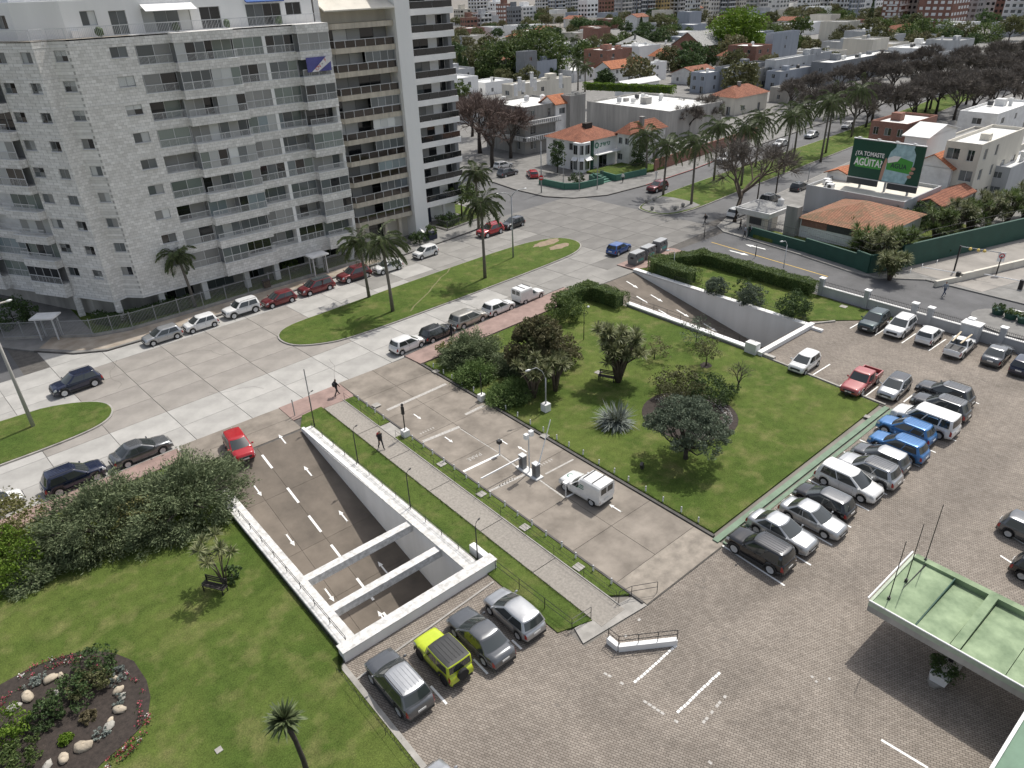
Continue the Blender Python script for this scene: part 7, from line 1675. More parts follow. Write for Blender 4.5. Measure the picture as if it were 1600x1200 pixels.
# ------------------------------------------------------------------ background trees
GT = "trees of the far neighbourhood"
def ftree(label, px, py, h, r, m, n=(90, 26), size=.42, sq=.85, tr=.25, flat=.5): tree("far_tree", label, gp(px, py), h, r, m, n, size, tr, "bark_dark", None, int(px), flat, sq, .5, GT)
ftree("big light green tree above the grey modern house", 842, 124, 17, 10.5, "leaf_green", (260, 34), .5)
ftree("yellow green tree left of the big light green one", 784, 126, 14, 10, "leaf_green", (220, 34), .5)
ftree("bushy dull green tree by the white tower", 748, 122, 11, 8.5, "leaf_olive", (170, 32), .45)
ftree("dark flat topped tree behind the white houses", 908, 56, 10, 7, "leaf_dark", (100, 26), .5, .5)
ftree("bright dome shaped spring green tree", 1150, 92, 19, 11.5, "leaf_bright", (320, 34), .55, .95, .5)
for px, py, h, r, m, lb in ((962, 84, 8, 4.5, "leaf_green", "green tree right of the far palm pair"), (985, 92, 7, 4, "leaf_olive", "pale sparse tree before the dark pyramid roof"), (1030, 72, 9, 5, "leaf_dark", "dark tree left of the brick gable"), (1075, 118, 8, 4.5, "leaf_dark", "dark umbrella tree before the orange roof"), (1105, 108, 8.5, 5.5, "leaf_dark", "broad dark tree below the brick gable"), (1092, 140, 6, 3.6, "leaf_brown", "brown twiggy tree by the pale blue house"),
    (1060, 118, 6, 3.4, "leaf_olive", "olive tree right of the orange roofs"), (945, 134, 5, 3.2, "leaf_dark", "dark bush before the white house with orange roof"), (1240, 44, 11, 8, "leaf_olive", "olive tree group under the right skyline"), (1218, 62, 9, 6.5, "leaf_olive", "olive tree left of the lift tower"), (1290, 42, 11, 9, "leaf_green", "large green tree under the right skyline"), (1318, 52, 8, 6, "leaf_olive", "pale tree right of the large skyline tree"),
    (1350, 46, 9, 6, "leaf_olive", "olive tree beside the far white gable"), (1440, 66, 11, 6, "leaf_green", "green tree at the foot of the brick towers"), (1475, 60, 9, 6, "leaf_green", "green tree right at the foot of the brick towers"), (1505, 64, 9, 6.5, "leaf_olive", "olive tree below the beige tower"), (1540, 66, 9, 7, "leaf_green", "green tree below the white tower"), (1585, 56, 9, 6, "leaf_dark", "dark tree at the right edge of the skyline"), (1190, 48, 8, 5, "leaf_olive", "olive tree right of the bright dome tree"), (1000, 44, 8, 5, "leaf_olive", "olive tree below the centre skyline"), (1095, 34, 9, 7, "leaf_olive", "olive tree left of the bright dome tree"), (960, 40, 9, 7, "leaf_olive", "brownish tree below the brick slab tower"), (1045, 46, 9, 6, "leaf_green", "green tree below the ochre tower"), (720, 74, 10, 5, "leaf_olive", "dull tree between white tower and far roofs"),
    (860, 128, 5, 3, "leaf_dark", "dark bush by the blue grey flank"), (1405, 44, 9, 6, "leaf_olive", "olive tree behind the pinkish roof"), (930, 52, 8, 5, "leaf_dark", "dark tree before the white far block"), (1268, 90, 7, 4.5, "leaf_brown", "brown tree behind the grey modern block"), (1320, 66, 8, 5, "leaf_brown", "brown tree by the dark roofed house")):
    ftree(lb, px, py, h, r, m)
for i, (px, py, h) in enumerate(((721, 128, 10), (729, 130, 9), (994, 48, 13), (1001, 50, 9), (1357, 46, 16))):
    t = thing("cypress", ["dark cypress left of the pair by the white tower", "dark cypress right of the pair by the white tower", "tall thin cypress in the far roofs", "shorter cypress beside the tall thin one", "tall cypress by the far white gable"][i], "tree", tuple(gp(px, py)), 0, "cypresses"); MB().tube([(0, 0, 0), (0, 0, h * .9)], [.2, .05], 6).build("trunk", "bark_dark", t)
    n = 2200; z = NP.uniform(.03, 1, n); rr = (1.3 * np.sin(np.pi * np.clip(z, 0, 1) ** .7) ** .7 + .1) * NP.uniform(.6, 1, n); a = NP.uniform(0, 6.283, n); put("crown", fastmesh("crown", random_leaves(np.stack([rr * np.cos(a), rr * np.sin(a), z * h], 1), .25, .5, .8)), "leaf_dark", t)
palm("left palm of the pair before the far white houses", gp(903, 142), 8.5, 41, 3.8, 28, (.2, -.1), (0, 0), .22, "far palms"); palm("right palm of the pair before the far white houses", gp(914, 144), 7.4, 42, 3.4, 28, (.2, -.1), (0, 0), .22, "far palms"); palm("dark palm behind the white stepped far house", gp(897, 92), 8, 43, 3.8, 28, (.2, -.1), (0, 0), .22, "far palms")
hedge("light green roof hedge behind the long white roof", [tuple(gp(918, 146, 4))[:2], tuple(gp(1048, 152, 4))[:2]], 2.2, 1.8, "leaf_bright", 30, .22, 5.0)
GBT = "bare street trees"
bare_tree("big reddish bare tree beside the white tower, front crown", gp(770, 262), 18, 71, 6.5, 1.5, "twig_red", 0, GBT, tw=.026, trunkh=.24); bare_tree("big reddish bare tree behind the front one by the white tower", gp(750, 240), 18.5, 72, 6.5, 1.5, "twig_red", 1, GBT, tw=.026, trunkh=.24); bare_tree("reddish bare tree at the grey old house", gp(798, 248), 14, 71, 6., 1.4, "twig_red", 2, GBT, tw=.026, trunkh=.24); bare_tree("reddish bare tree farthest up the side street", gp(738, 214), 14, 72, 6., 1.4, "twig_red", 3, GBT, tw=.026, trunkh=.24)
bare_tree("leaning bare tree with forked trunk at the kiosk corner", gp(1147, 348), 15.5, 73, 8.5, 2.2, "twig", 0, None, (4.6, 1.2), .30, .020, 1.0, "bark")
BT = [(1108, 200, 8.5), (1075, 212, 8), (1050, 195, 7.5), (1262, 190, 9), (1300, 184, 10), (1332, 205, 10.5), (1362, 190, 11), (1395, 196, 11), (1428, 182, 11.5), (1462, 178, 12), (1490, 188, 12), (1520, 172, 12), (1548, 180, 12), (1580, 168, 12.5), (1310, 150, 10), (1350, 146, 11), (1390, 150, 11), (1430, 142, 11), (1470, 146, 12), (1510, 140, 12), (1550, 142, 12), (1590, 138, 12), (1270, 158, 9), (1235, 170, 8.5), (1560, 118, 12), (1600, 112, 12), (1500, 116, 11), (1440, 118, 11), (1380, 122, 10)]
ORD = ["lone bare tree above the brick garden wall", "bare tree left of the one above the brick garden wall", "bare tree against the long white roof"] + ["bare avenue tree, %s row, %s from the left" % (a, b) for a, b in [("near", x) for x in ("first", "second", "third", "fourth", "fifth", "sixth", "seventh", "eighth", "ninth", "tenth", "eleventh")] + [("middle", x) for x in ("third", "fourth", "fifth", "sixth", "seventh", "eighth", "ninth", "tenth", "second", "first")] + [("far", x) for x in ("fourth", "fifth", "third", "second", "first")]]
for i, (px, py, h) in enumerate(BT):
    bare_tree(ORD[i], gp(px, py), h * 1.12, 74 + i % 3, 7.6, 2.3, "twig", i * 1.1, GBT, (0, 0), .26, .030)
    if i > 3: bare_tree(ORD[i] + ", its twin behind", gp(px, py) + Vector((R.uniform(4, 9), R.uniform(-2, 5), 0)), h * R.uniform(.9, 1.1), 74 + (i + 1) % 3, 7.6, 2.3, "twig", i * 2.3, GBT, (0, 0), .26, .030)

# ------------------------------------------------------------------ filling the blocks between
def clear(x, y, w, d):
    return all(x + w < b[0] - 1 or x > b[2] + 1 or y + d < b[1] - 1 or y > b[3] + 1 for b in BOXES)
FILL = [("white_wall", "flat", "roof_white", "white flat roofed far house"), ("white_worn", "flat", "roof_white", "off-white flat roofed far house"), ("cream_wall", "flat", "roof_grey", "cream far house with grey flat roof"), ("grey_light", "flat", "roof_grey", "grey flat roofed far house"), ("cream_wall", "flat", "roof_grey", "beige far house with grey roof terrace"), ("white_worn", "gable", "tiles_red", "far house with red gabled roof"), ("red_brick", "flat", "roof_white", "brick flat roofed far house"), ("blue_grey", "flat", "roof_white", "blue grey flat roofed far house")]
fq_ = random.Random(21); nf = 0; SEEN = {}
def where_px(px):
    k = min(TW, key=lambda w: abs((w[0] + w[1]) / 2 - px)); w = k[6].split(","); return " below the " + " ".join(w[0].split()[:4])
def far_label(base, px):
    s = base + where_px(px); n = SEEN[s] = SEEN.get(s, 0) + 1
    return s if n == 1 else s + (", second" if n == 2 else ", third" if n == 3 else [", fourth", ", fifth", ", sixth", ", seventh", ", eighth", ", ninth", ", tenth"][min(n, 10) - 4])
for gx in range(0, 30):
    for gy in range(0, 30):
        x, y = 118 + gx * 19 + fq_.uniform(-2, 2), 100 + gy * 19 + fq_.uniform(-2, 2)
        if gy % 5 == 4 or gx % 7 == 6: continue
        if y < 96 + (x - 118) * .08 + 6: continue
        px, py = proj((x, y, 3)); 
        if px < 690 or px > 1640 or py > 190 or py < -20: continue
        w, d = fq_.uniform(9, 14), fq_.uniform(9, 14)
        if not clear(x, y, w, d): continue
        if fq_.random() < (.22 if math.hypot(x, y) < 360 else .62): continue
        m = fq_.choice(FILL); nf += 1; dist = math.hypot(x, y); h = fq_.choice((3.4, 5.8, 6.0, 6.4, 8.6)) if dist < 420 else fq_.choice((5.8, 6.2, 8.6))
        house(far_label(m[3], px), x, y, w, d, h, m[0], m[1], m[2], 2., None, 2 if dist < 300 else 0, 2 if dist < 300 else 0, group="infill houses of the neighbourhood", clutter=dist < 380, doors=False)
for gx in range(0, 16):
    for gy in range(-6, 3):
        x, y = 135 + gx * 20 + fq_.uniform(-2, 2), 26 + gy * 18 + fq_.uniform(-2, 2)
        if y > 48 + (x - 135) * .06: continue
        px, py = proj((x, y, 3))
        if px > 1680 or py > 420: continue
        w, d = fq_.uniform(10, 14), fq_.uniform(9, 13)
        if not clear(x, y, w, d): continue
        m = fq_.choice(FILL); house(far_label(m[3] + " by the avenue", px), x, y, w, d, fq_.choice((3.4, 6, 6.4)), m[0], m[1], m[2], 2., None, 2, 2, group="infill houses of the right hand blocks", doors=False)
tn = 0; FT = [tree_ for tree_ in ()]
crown_cache = [fastmesh("crown", random_leaves(blob_points(70, 24, (4.5, 4.5, 3.6), .5, .25, .5)[0], .42)) for _ in range(4)]
trunk_cache = limb_tree(5, .2, 5, 2.5, 3).mesh("trunk", True)
for k in range(1500):
    x, y = fq_.uniform(125, 640), fq_.uniform(104, 640); px, py = proj((x, y, 4))
    if px < 690 or px > 1640 or py > 150 or py < -15 or y < 108 + (x - 118) * .08 or not clear(x - 2.5, y - 2.5, 5, 5): continue
    tn += 1
    if tn > 240: break
    m = fq_.choice(("leaf_green", "leaf_olive", "leaf_dark", "leaf_olive", "leaf_brown")); s = fq_.uniform(.7, 1.3)
    t = thing("far_tree", far_label({"leaf_green": "small green tree", "leaf_olive": "small olive tree", "leaf_dark": "small dark tree", "leaf_brown": "small brown tree"}[m], px), "tree", (x, y, 0), fq_.uniform(0, 6), "small trees between far roofs", (s,) * 3)
    put("trunk", trunk_cache, "bark_dark", t); put("crown", crown_cache[k % 4], m, t, (0, 0, 5))
# ------------------------------------------------------------------ street furniture
def lamp_post(label, base, h, arms, m="metal_grey", r=.07, basebox=None, head=(.55, .2, .1), name="street_lamp", group=None, z=.1, lift=.5, headm="metal_light"):
    t = thing(name, label, "lamp post", (base[0], base[1], z), 0, group)
    if basebox: MB().box(-basebox / 2, -basebox / 2, 0, basebox / 2, basebox / 2, basebox * 1.15).build("footing", "white_worn", t)
    MB().tube([(0, 0, 0), (0, 0, h * .5), (0, 0, h)], [r * 1.3, r, r * .8], 8).build("pole", m, t, True)
    for (ax, ay) in arms:
        v = Vector((ax, ay, 0)); L = v.length; u = v.normalized(); pts = [Vector((0, 0, h - .05)), Vector((0, 0, h + lift * .6)) + u * L * .22, Vector((0, 0, h + lift)) + u * L * .6, Vector((0, 0, h + lift * .95)) + u * L]
        MB().tube(pts, r * .55, 6).build("arm", m, t, True)
        o = MB().blob((0, 0, 0), (head[0] / 2, head[1] / 2, head[2]), 3, 10, 6, .02).build("lamp_head", headm, t, True, pts[-1] + u * head[0] * .35, math.atan2(ay, ax))
    return t
lamp_post("curved grey lamp on a white block beside the driveway lawn", gp(853, 643), 3.2, [(-1.4, .35)], "metal_grey", .06, .62, lift=1.2)
lamp_post("thin black garden lamp with a globe near the olive tree", gp(912, 532), 3.3, [(.35, -.1)], "metal_black", .035, lift=.25, head=(.28, .24, .12), headm="metal_white")
for i, (px, py) in enumerate(((492, 668), (560, 726), (642, 798), (747, 881))):
    lamp_post("slim black lamp on the ramp coping, " + ["nearest the street", "second from the street", "third from the street", "at the end wall"][i], gp(px, py), 3.0, [(.32, .12)], "metal_black", .04, lift=.22, head=(.3, .12, .05), group="slim lamps along the near ramp", headm="metal_black", z=.12)
lamp_post("tall concrete lamp pole leaning over the left median", gp(53, 668), 10.5, [(1.6, .4)], "concrete_wall", .13, lift=.6)
lamp_post("double armed street lamp on the tip of the near median", gp(802, 404), 8.2, [(-1.9, .3), (1.9, -.3)], "metal_grey", .09, lift=.7)
cl = lamp_post("street lamp with a no entry sign at the side street corner", gp(846, 302), 8.6, [(-1.6, .9)], "metal_grey", .09, lift=.7)
o = MB().lathe([(.42, 0), (.42, .04)], 18).build("no_entry_sign", "sign_red", cl, False, (-.15, -.1, 2.6)); o.rotation_euler = (rad(90), 0, rad(-40)); o2 = MB().box(-.3, -.08, .045, .3, .08, .055).build("white_bar", "paint_white", o)
for i, (px, py, h, lb) in enumerate(((905, 299, 7.5, "grey pole at the corner house gate"), (1182, 322, 6.5, "black utility pole beside the kiosk"), (1212, 303, 7.0, "dark utility pole at the low house corner"), (880, 296, 6.0, "pale pole left of the corner house gate"), (933, 297, 7.0, "dark lamp pole before the corner house steps"), (1262, 285, 2.6, "short dark post with white cap on the terrace corner"), (1118, 262, 5.5, "pale pole beside the brick garden wall"))):
    lamp_post(lb, gp(px, py), h, [], "bark_dark" if i in (1, 2) else "metal_grey", .1 if i in (1, 2) else .06, name="utility_pole")
for i, (px, py) in enumerate(((1100, 372), (1180, 402), (1224, 420))):
    lamp_post("short dark bollard lamp along the service road hedge, " + ["first", "second", "third"][i], gp(px, py), 1.6 if i < 2 else 3.0, [] if i < 2 else [(-.5, .3)], "metal_black" if i < 2 else "metal_light", .05, name="bollard_lamp", group="posts along the service road hedge")
lamp_post("bent white lamp inside the clipped hedge corner", gp(1052, 424), 2.4, [(-.6, .4)], "metal_light", .05, lift=.3)
# driveway posts
def control_post(label, p, h, m="metal_black", footing=True, boxes=()):
    t = thing("control_post", label, "post", (p[0], p[1], .05))
    if footing: MB().box(-.28, -.28, 0, .28, .28, .6).build("footing", "white_worn", t)
    MB().tube([(0, 0, .3 if footing else 0), (0, 0, h)], .05, 8).build("pole", m, t)
    for (z, w, hh, mm) in boxes: MB().box(-w / 2, -w / 2, z, w / 2, w / 2, z + hh).build("box", mm, t)
    return t
control_post("black signal post on a white footing at the left kerb of the driveway", gp(634, 682), 3.0, boxes=((2.1, .2, .7, "metal_black"), (2.9, .16, .16, "metal_black")))
control_post("black post on a white footing at the right kerb by the junipers", gp(753, 626), 2.7, boxes=())
control_post("card reader post with black head on the centre line", gp(781, 710), 1.05, "metal_light", False, ((1.0, .32, .28, "metal_black"),))
control_post("card reader post with white head beside the van", gp(884, 778), 1.25, "metal_light", False, ((1.2, .34, .16, "metal_white"),))
control_post("thin post at the pavement end of the near ramp", gp(461, 650), 1.6, "metal_grey", False)
control_post("tall thin pole at the kerb by the walking person", gp(487, 640), 4.0, "metal_grey", False)
bi = thing("barrier_gate", "driveway barrier with two grey cabinets, one boom lowered and one raised", "barrier", (29.1, 33.6, .01))
MB().prism([(-.35, -1.3), (.35, -1.3), (.35, 1.1), (-.35, 1.1)], 0, .12).build("island", "white_worn", bi)
for y in (-.85, .65): MB().box(-.2, y - .24, .12, .2, y + .24, 1.2).build("cabinet", "plastic_grey", bi); MB().box(-.23, y - .27, 1.2, .23, y + .27, 1.26).build("cabinet_lid", "metal_light", bi); MB().box(-.212, y - .12, .4, -.2, y + .12, 1.0).build("cabinet_door", "alu_dark", bi)
MB().box(-4.0, .62, 1.02, .3, .70, 1.12).build("boom", "metal_white", bi)
MB().tube([(.3, -.85, 1.05), (1.5, -.85, 4.4)], [.05, .035], 6).build("boom", "metal_white", bi)
MB().tube([(0, -.1, .12), (0, -.1, 3.4)], .05, 8).build("mast", "metal_light", bi); MB().box(-.42, -.3, 3.2, -.12, .0, 3.6).box(.1, -.25, 3.25, .4, .05, 3.65).build("camera_box", "metal_white", bi)
# white stakes along the driveway lawns
stake = MB().lathe([(.055, 0), (.055, .42), (.04, .47), (.01, .49)], 8).mesh("stake"); capm = MB().lathe([(.06, .36), (.06, .42)], 8).mesh("band")
q = random.Random(3)
def stakes(x, y0, y1, step, side, group):
    n = 0; y = y0
    while y < y1:
        if not (side == "left" and 44.5 < y < 47.2):
            n += 1
            nth = ["first", "second", "third", "fourth", "fifth", "sixth", "seventh", "eighth", "ninth", "tenth", "eleventh", "twelfth", "thirteenth", "fourteenth", "fifteenth", "sixteenth", "seventeenth", "eighteenth", "nineteenth", "twentieth", "twenty-first", "twenty-second", "twenty-third", "twenty-fourth", "twenty-fifth", "twenty-sixth", "twenty-seventh"][n - 1]
            t = thing("marker_stake", "short white stake on the %s kerb of the driveway, %s from the car park" % (side, nth), "stake", (x + q.uniform(-.05, .05), y + q.uniform(-.1, .1), .07), 0, group); put("stake", stake, "metal_white", t); put("band", capm, "plastic_grey", t); t.rotation_euler = (q.uniform(-.06, .06), q.uniform(-.06, .06), 0)
        y += step
stakes(33.62, 21.4, 53.4, 1.55, "right", "stakes on the right kerb"); stakes(25.12, 21.6, 53.0, 1.45, "left", "stakes on the left kerb")
# benches, lids, spotlights
def bench(label, p, rz):
    t = thing("park_bench", label, "bench", (p[0], p[1], .09), rz)
    for k in range(4): MB().box(-.8, -.22 + k * .12, .42, .8, -.13 + k * .12, .46).build("seat_slat", "wood_dark", t)
    for k in range(3): MB().box(-.8, .24 + k * .02, .55 + k * .14, .8, .27 + k * .02, .65 + k * .14).build("back_slat", "wood_dark", t)
    for x in (-.7, .7): MB().box(x - .03, -.24, 0, x + .03, -.18, .44).build("leg", "metal_black", t); MB().box(x - .03, .2, 0, x + .03, .26, .95).build("leg", "metal_black", t); MB().box(x - .03, -.24, .6, x + .03, .24, .64).build("armrest", "metal_black", t)
bench("dark slatted bench under the small spiky tree", gp(338, 925), rad(-58)); bench("dark bench half hidden under the tall spiky tree", gp(948, 596), rad(-65))
for i, (px, py, lb) in enumerate(((1003, 734, "black floodlight on the lawn left of the dark tree"), (1321, 619, "black floodlight at the lawn edge by the red pickup"))):
    t = thing("floodlight", lb, "light", tuple(gp(px, py, .09)), rad(30)); MB().box(-.04, -.04, 0, .04, .04, .25).build("stand", "metal_black", t); MB().hexa([(-.2, -.15, .22), (.2, -.15, .22), (.2, .1, .22), (-.2, .1, .22)], [(-.22, -.05, .55), (.22, -.05, .55), (.22, .16, .55), (-.22, .16, .55)]).build("lamp_body", "metal_black", t)
for i, (px, py, s) in enumerate(((681, 580, .3), (851, 681, .3), (1355, 651, .22), (588, 633, .34), (690, 725, .3), (752, 772, .3), (820, 824, .3), (904, 886, .3), (1318, 479, .35), (935, 582, .3), (342, 1172, .16))):
    o = MB().prism([(-s, -s), (s, -s), (s, s), (-s, s)], 0, .03).build("ground_hatch", "kerb", None, False, gp(px, py, .1), .05); tag(o, "pale grey green ground hatch in the grass, " + ["street corner of middle lawn", "near the raised boom", "near the far corner of the lawn row", "street end of the footpath strip", "middle of the footpath strip, upper", "middle of the footpath strip, lower", "car park half of the footpath strip, upper", "car park half of the footpath strip, lower", "corner of the fenced lawn", "beside the half hidden bench", "near lawn right of the flower bed"][i], "hatch", "ground hatches")
# waste containers
def container(label, p, rz):
    t = thing("waste_container", label, "container", (p[0], p[1], .0), rz, "waste containers by the hedge")
    prof = [(-.62, .15), (-.7, 1.0), (-.62, 1.25), (-.35, 1.55), (.35, 1.6), (.68, 1.25), (.72, 1.0), (.62, .15)]
    mb = MB(); 
    for x in (-.95, .95): mb.v += [(x, y, z) for y, z in prof]
    n = len(prof); mb.f += [tuple(range(n)), tuple(range(2 * n - 1, n - 1, -1))] + [(k, (k + 1) % n, n + (k + 1) % n, n + k) for k in range(n)]
    mb.build("bin_body", "plastic_grey", t); MB().box(-.98, -.58, 1.5, .98, .5, 1.66).build("lid", "metal_grey", t)
    for x in (-.45, .45): MB().hexa([(x - .35, -.74, 1.12), (x + .35, -.74, 1.12), (x + .35, -.6, 1.12), (x - .35, -.6, 1.12)], [(x - .35, -.6, 1.48), (x + .35, -.6, 1.48), (x + .35, -.42, 1.48), (x - .35, -.42, 1.48)]).build("flap", "plastic_dark", t)
    MB().box(-.5, -.715, .55, .55, -.69, .85).build("label", mat("teal_sticker", (.10, .35, .33), .6), t); MB().box(-.8, -.712, .5, -.6, -.69, .75).build("sticker", "paint_white", t)
    for x in (-.7, .7): MB().box(x - .12, -.4, 0, x + .12, .4, .16).build("foot", "metal_black", t)
    for x in (-1.0, 1.0): MB().box(x - .04, -.2, .9, x + .04, .2, 1.1).build("lifting_lug", "metal_black", t)
for i, (px, py) in enumerate(((994, 412), (1011, 403), (1030, 393))): container("grey waste container by the hedge, " + ["nearest the ramp", "middle one", "nearest the service road"][i], gp(px, py), rad(4 + i * 2))
for i, (px, py) in enumerate(((1010, 317), (1019, 328), (1055, 328), (1067, 323), (1022, 314))):
    o = MB().blob((0, 0, .35), (.32, .32, .35), 4, 12, 8, .02).build("stone_ball", "kerb", None, True, gp(px, py, .17)); tag(o, "round stone bollard on the paved median tip, " + ["left one", "front left one", "front right one", "rightmost one", "rear one"][i], "bollard", "stone balls on the median tip")
# kiosk
ks = thing("kiosk", "small white kiosk with deep fascia roof by the leaning tree", "kiosk", (93.0, 54.6, .1))
part(MB().box(91.6, 53.4, .1, 94.8, 56.4, 2.3), "body", "cream_wall", ks); part(MB().hexa([(90.6, 52.4, 2.3), (95.6, 52.4, 2.3), (95.6, 57.2, 2.3), (90.6, 57.2, 2.3)], [(90.2, 52.0, 3.2), (96.0, 52.0, 3.2), (96.0, 57.6, 3.2), (90.2, 57.6, 3.2)]), "fascia_roof", "white_worn", ks); part(MB().box(90.5, 52.3, 3.2, 95.7, 57.3, 3.28), "roof_top", "roof_grey", ks)
part(MB().lathe([(.4, 0), (.45, .8), (.15, 1.0)], 12, (95.0, 53.4, 3.28)), "water_tank", "white_worn", ks); part(MB().box(91.52, 54.0, .9, 91.6, 55.9, 1.9), "hatch", "plastic_dark", ks); part(MB().box(92.4, 53.32, .2, 93.2, 53.4, 2.1), "door", "metal_grey", ks)
# white low wall with rail in the lower car park
lwall = thing("low_wall", "short bent white wall with a pipe rail in the lower car park", "wall", (22, 18, 0))
A, B, Cc = gp(950, 1003), gp(966, 1016), gp(1057, 1006)
part(MB().bar((A.x, A.y, .2), (B.x, B.y, .2), .28, .4), "wall_panel", "white_wall", lwall); part(MB().bar((B.x, B.y, .2), (Cc.x, Cc.y, .2), .28, .4), "wall_panel", "white_wall", lwall)
mb = MB()
for a, b, n in ((A, B, 1), (B, Cc, 3)):
    for k in range(n + 1): p = a.lerp(b, k / n); mb.tube([(p.x, p.y, .4), (p.x, p.y, 1.1)], .025, 5)
    for z in (.75, 1.08): mb.tube([(a.x, a.y, z), (b.x, b.y, z)], .022, 5)
part(mb, "pipe_rail", "metal_black", lwall)
# green canopy at the lower right
cn = thing("entrance_canopy", "flat pale green concrete canopy with raised rims at the lower right", "canopy", (34, 0, 0))
ZC = 3.2; c1 = gp(1357, 937, ZC); c2 = gp(1430, 865, ZC); cx0, cx1, cy1 = c1.x, c2.x, (c1.y + c2.y) / 2; cy0 = -26
part(MB().box(cx0, cy0, ZC - .74, cx1, cy1, ZC - .64), "slab", "concrete_wall", cn)
pt_ = [gp(1360, 940, ZC).y, gp(1416, 900, ZC).y]
bY = gp(1497, 1004, ZC).y
for y0, y1, zb in ((cy1 - 2.3, cy1 - .12, .10), (bY + .25, cy1 - 2.36, .30), (bY - 6.2, bY - .25, .30), (bY - 12, bY - 6.3, .30)):
    n = max(1, int((y1 - y0) / 1.5))
    for k in range(n):
        ya, yb = y0 + (y1 - y0) * k / n + .015, y0 + (y1 - y0) * (k + 1) / n - .015
        part(MB().hexa([(cx0 + .12, ya, ZC - .3), (cx1 - .3, ya, ZC - .3 - zb), (cx1 - .3, yb, ZC - .3 - zb), (cx0 + .12, yb, ZC - .3)], [(cx0 + .12, ya, ZC - .08), (cx1 - .3, ya, ZC - .08 - zb), (cx1 - .3, yb, ZC - .08 - zb), (cx0 + .12, yb, ZC - .08)]), "roof_panel", "green_canopy", cn)
part(MB().box(cx0 - .03, cy0, ZC - .34, cx0 + .11, cy1, ZC - .02), "front_rim", mat("pale_rim", (.42, .48, .38), .8, .15, 2), cn)
part(MB().box(cx0 - .01, cy0, ZC - .64, cx0 + .10, cy1, ZC - .35), "fascia", "concrete_wall", cn)
part(MB().box(cx0 + .10, cy1 - .11, ZC - .64, cx1, cy1, ZC - .31), "fascia", "concrete_wall", cn)
part(MB().box(cx0 + .11, cy1 - .12, ZC - .3, cx1, cy1 + .02, ZC - .04), "end_rim", "pale_rim", cn)
part(MB().box(cx1 - .3, cy0, ZC - .6, cx1 + .1, cy1 - .12, ZC - .01), "back_rim", "green_canopy", cn)
part(MB().box(cx0 + .12, bY - .22, ZC - .5, cx1 - .3, bY + .22, ZC - .0), "cross_rim", "green_canopy", cn)
part(MB().box(cx0 + .12, cy1 - 2.36, ZC - .5, cx1 - .3, cy1 - 2.31, ZC - .05), "step_rim", "green_wall", cn)
part(MB().tube([(cx0 + .05, cy1 + .1, ZC + .05), (cx1, cy1 + .1, ZC + .05)], .05, 6).tube([(cx0 - .05, cy1, ZC + .03), (cx0 - .05, cy0, ZC + .03)], .04, 6), "white_pipe", "metal_white", cn)
pcx, pcy = gp(1485, 1035).x, gp(1485, 1035).y
part(MB().box(pcx - .12, pcy - .12, 0, pcx + .12, pcy + .12, ZC - .55), "column", "metal_black", cn)
g1 = gp(1600, 1122, ZC); g2 = gp(1555, 1200, ZC)
ent = thing("entrance_roof", "dull green entrance roof corner at the bottom right edge", "roof", (g1.x, g1.y, 0)); yy = (g1.y + g2.y) / 2
part(MB().box(g2.x - 6, yy - 9, ZC - .6, cx0 - .3, yy, ZC + .3), "roof_slab", mat("green_dull", (.16, .25, .18), .85, .15, 1), ent); part(MB().box(g2.x - 6, yy - .02, ZC + .3, cx0 - .3, yy + .12, ZC + .42), "edge_strip", "white_worn", ent); part(MB().box(cx0 - 1, yy - 1, 0, cx0 - .7, yy - .7, ZC - .6), "column", "white_worn", ent)
isl = structure(MB().prism(smooth_loop([(pcx - 2.3, pcy + .55), (pcx - 2.3, pcy - .55), (pcx + 2.6, pcy - .55), (pcx + 2.6, pcy + .55)], 2), -.02, .14).build("paved_island", "kerb"))
pl = thing("plant_box", "white box planter with a dark bush under the green canopy", "planter", tuple(gp(1468, 1062, .14)), rad(2)); MB().hexa([(-.36, -.36, 0), (.36, -.36, 0), (.36, .36, 0), (-.36, .36, 0)], [(-.46, -.46, .6), (.46, -.46, .6), (.46, .46, .6), (-.46, .46, .6)]).build("box", "metal_white", pl)
P_, _ = blob_points(44, 40, (.7, .7, .55), .5, .3); P_[:, 2] += .95; put("foliage", fastmesh("foliage", random_leaves(P_, .06)), "leaf_dark", pl)
for i, (b, tp) in enumerate((((1388, 938), (1420, 848)), ((1415, 910), (1448, 815)), ((1445, 878), (1468, 786)))):
    p = gp(*b, ZC - .2); t = thing("whip_antenna", "thin black antenna on the green canopy, " + ["lower left one", "middle one", "upper right one"][i], "antenna", tuple(p), 0, "antennas on the green canopy"); MB().tube([(0, 0, 0), (0, 0, 4.1)], [.03, .02], 5).build("rod", "metal_black", t); MB().box(-.07, -.07, 0, .07, .07, .25).build("mount", "metal_black", t)
a, b = gp(1390, 942, ZC - .15), gp(1449, 880, ZC - .15); o = MB().tube([(0, 0, 0), tuple(b - a)], .035, 5).build("conduit", "metal_black", None, False, a); tag(o, "black conduit lying across the end of the green canopy", "pipe")
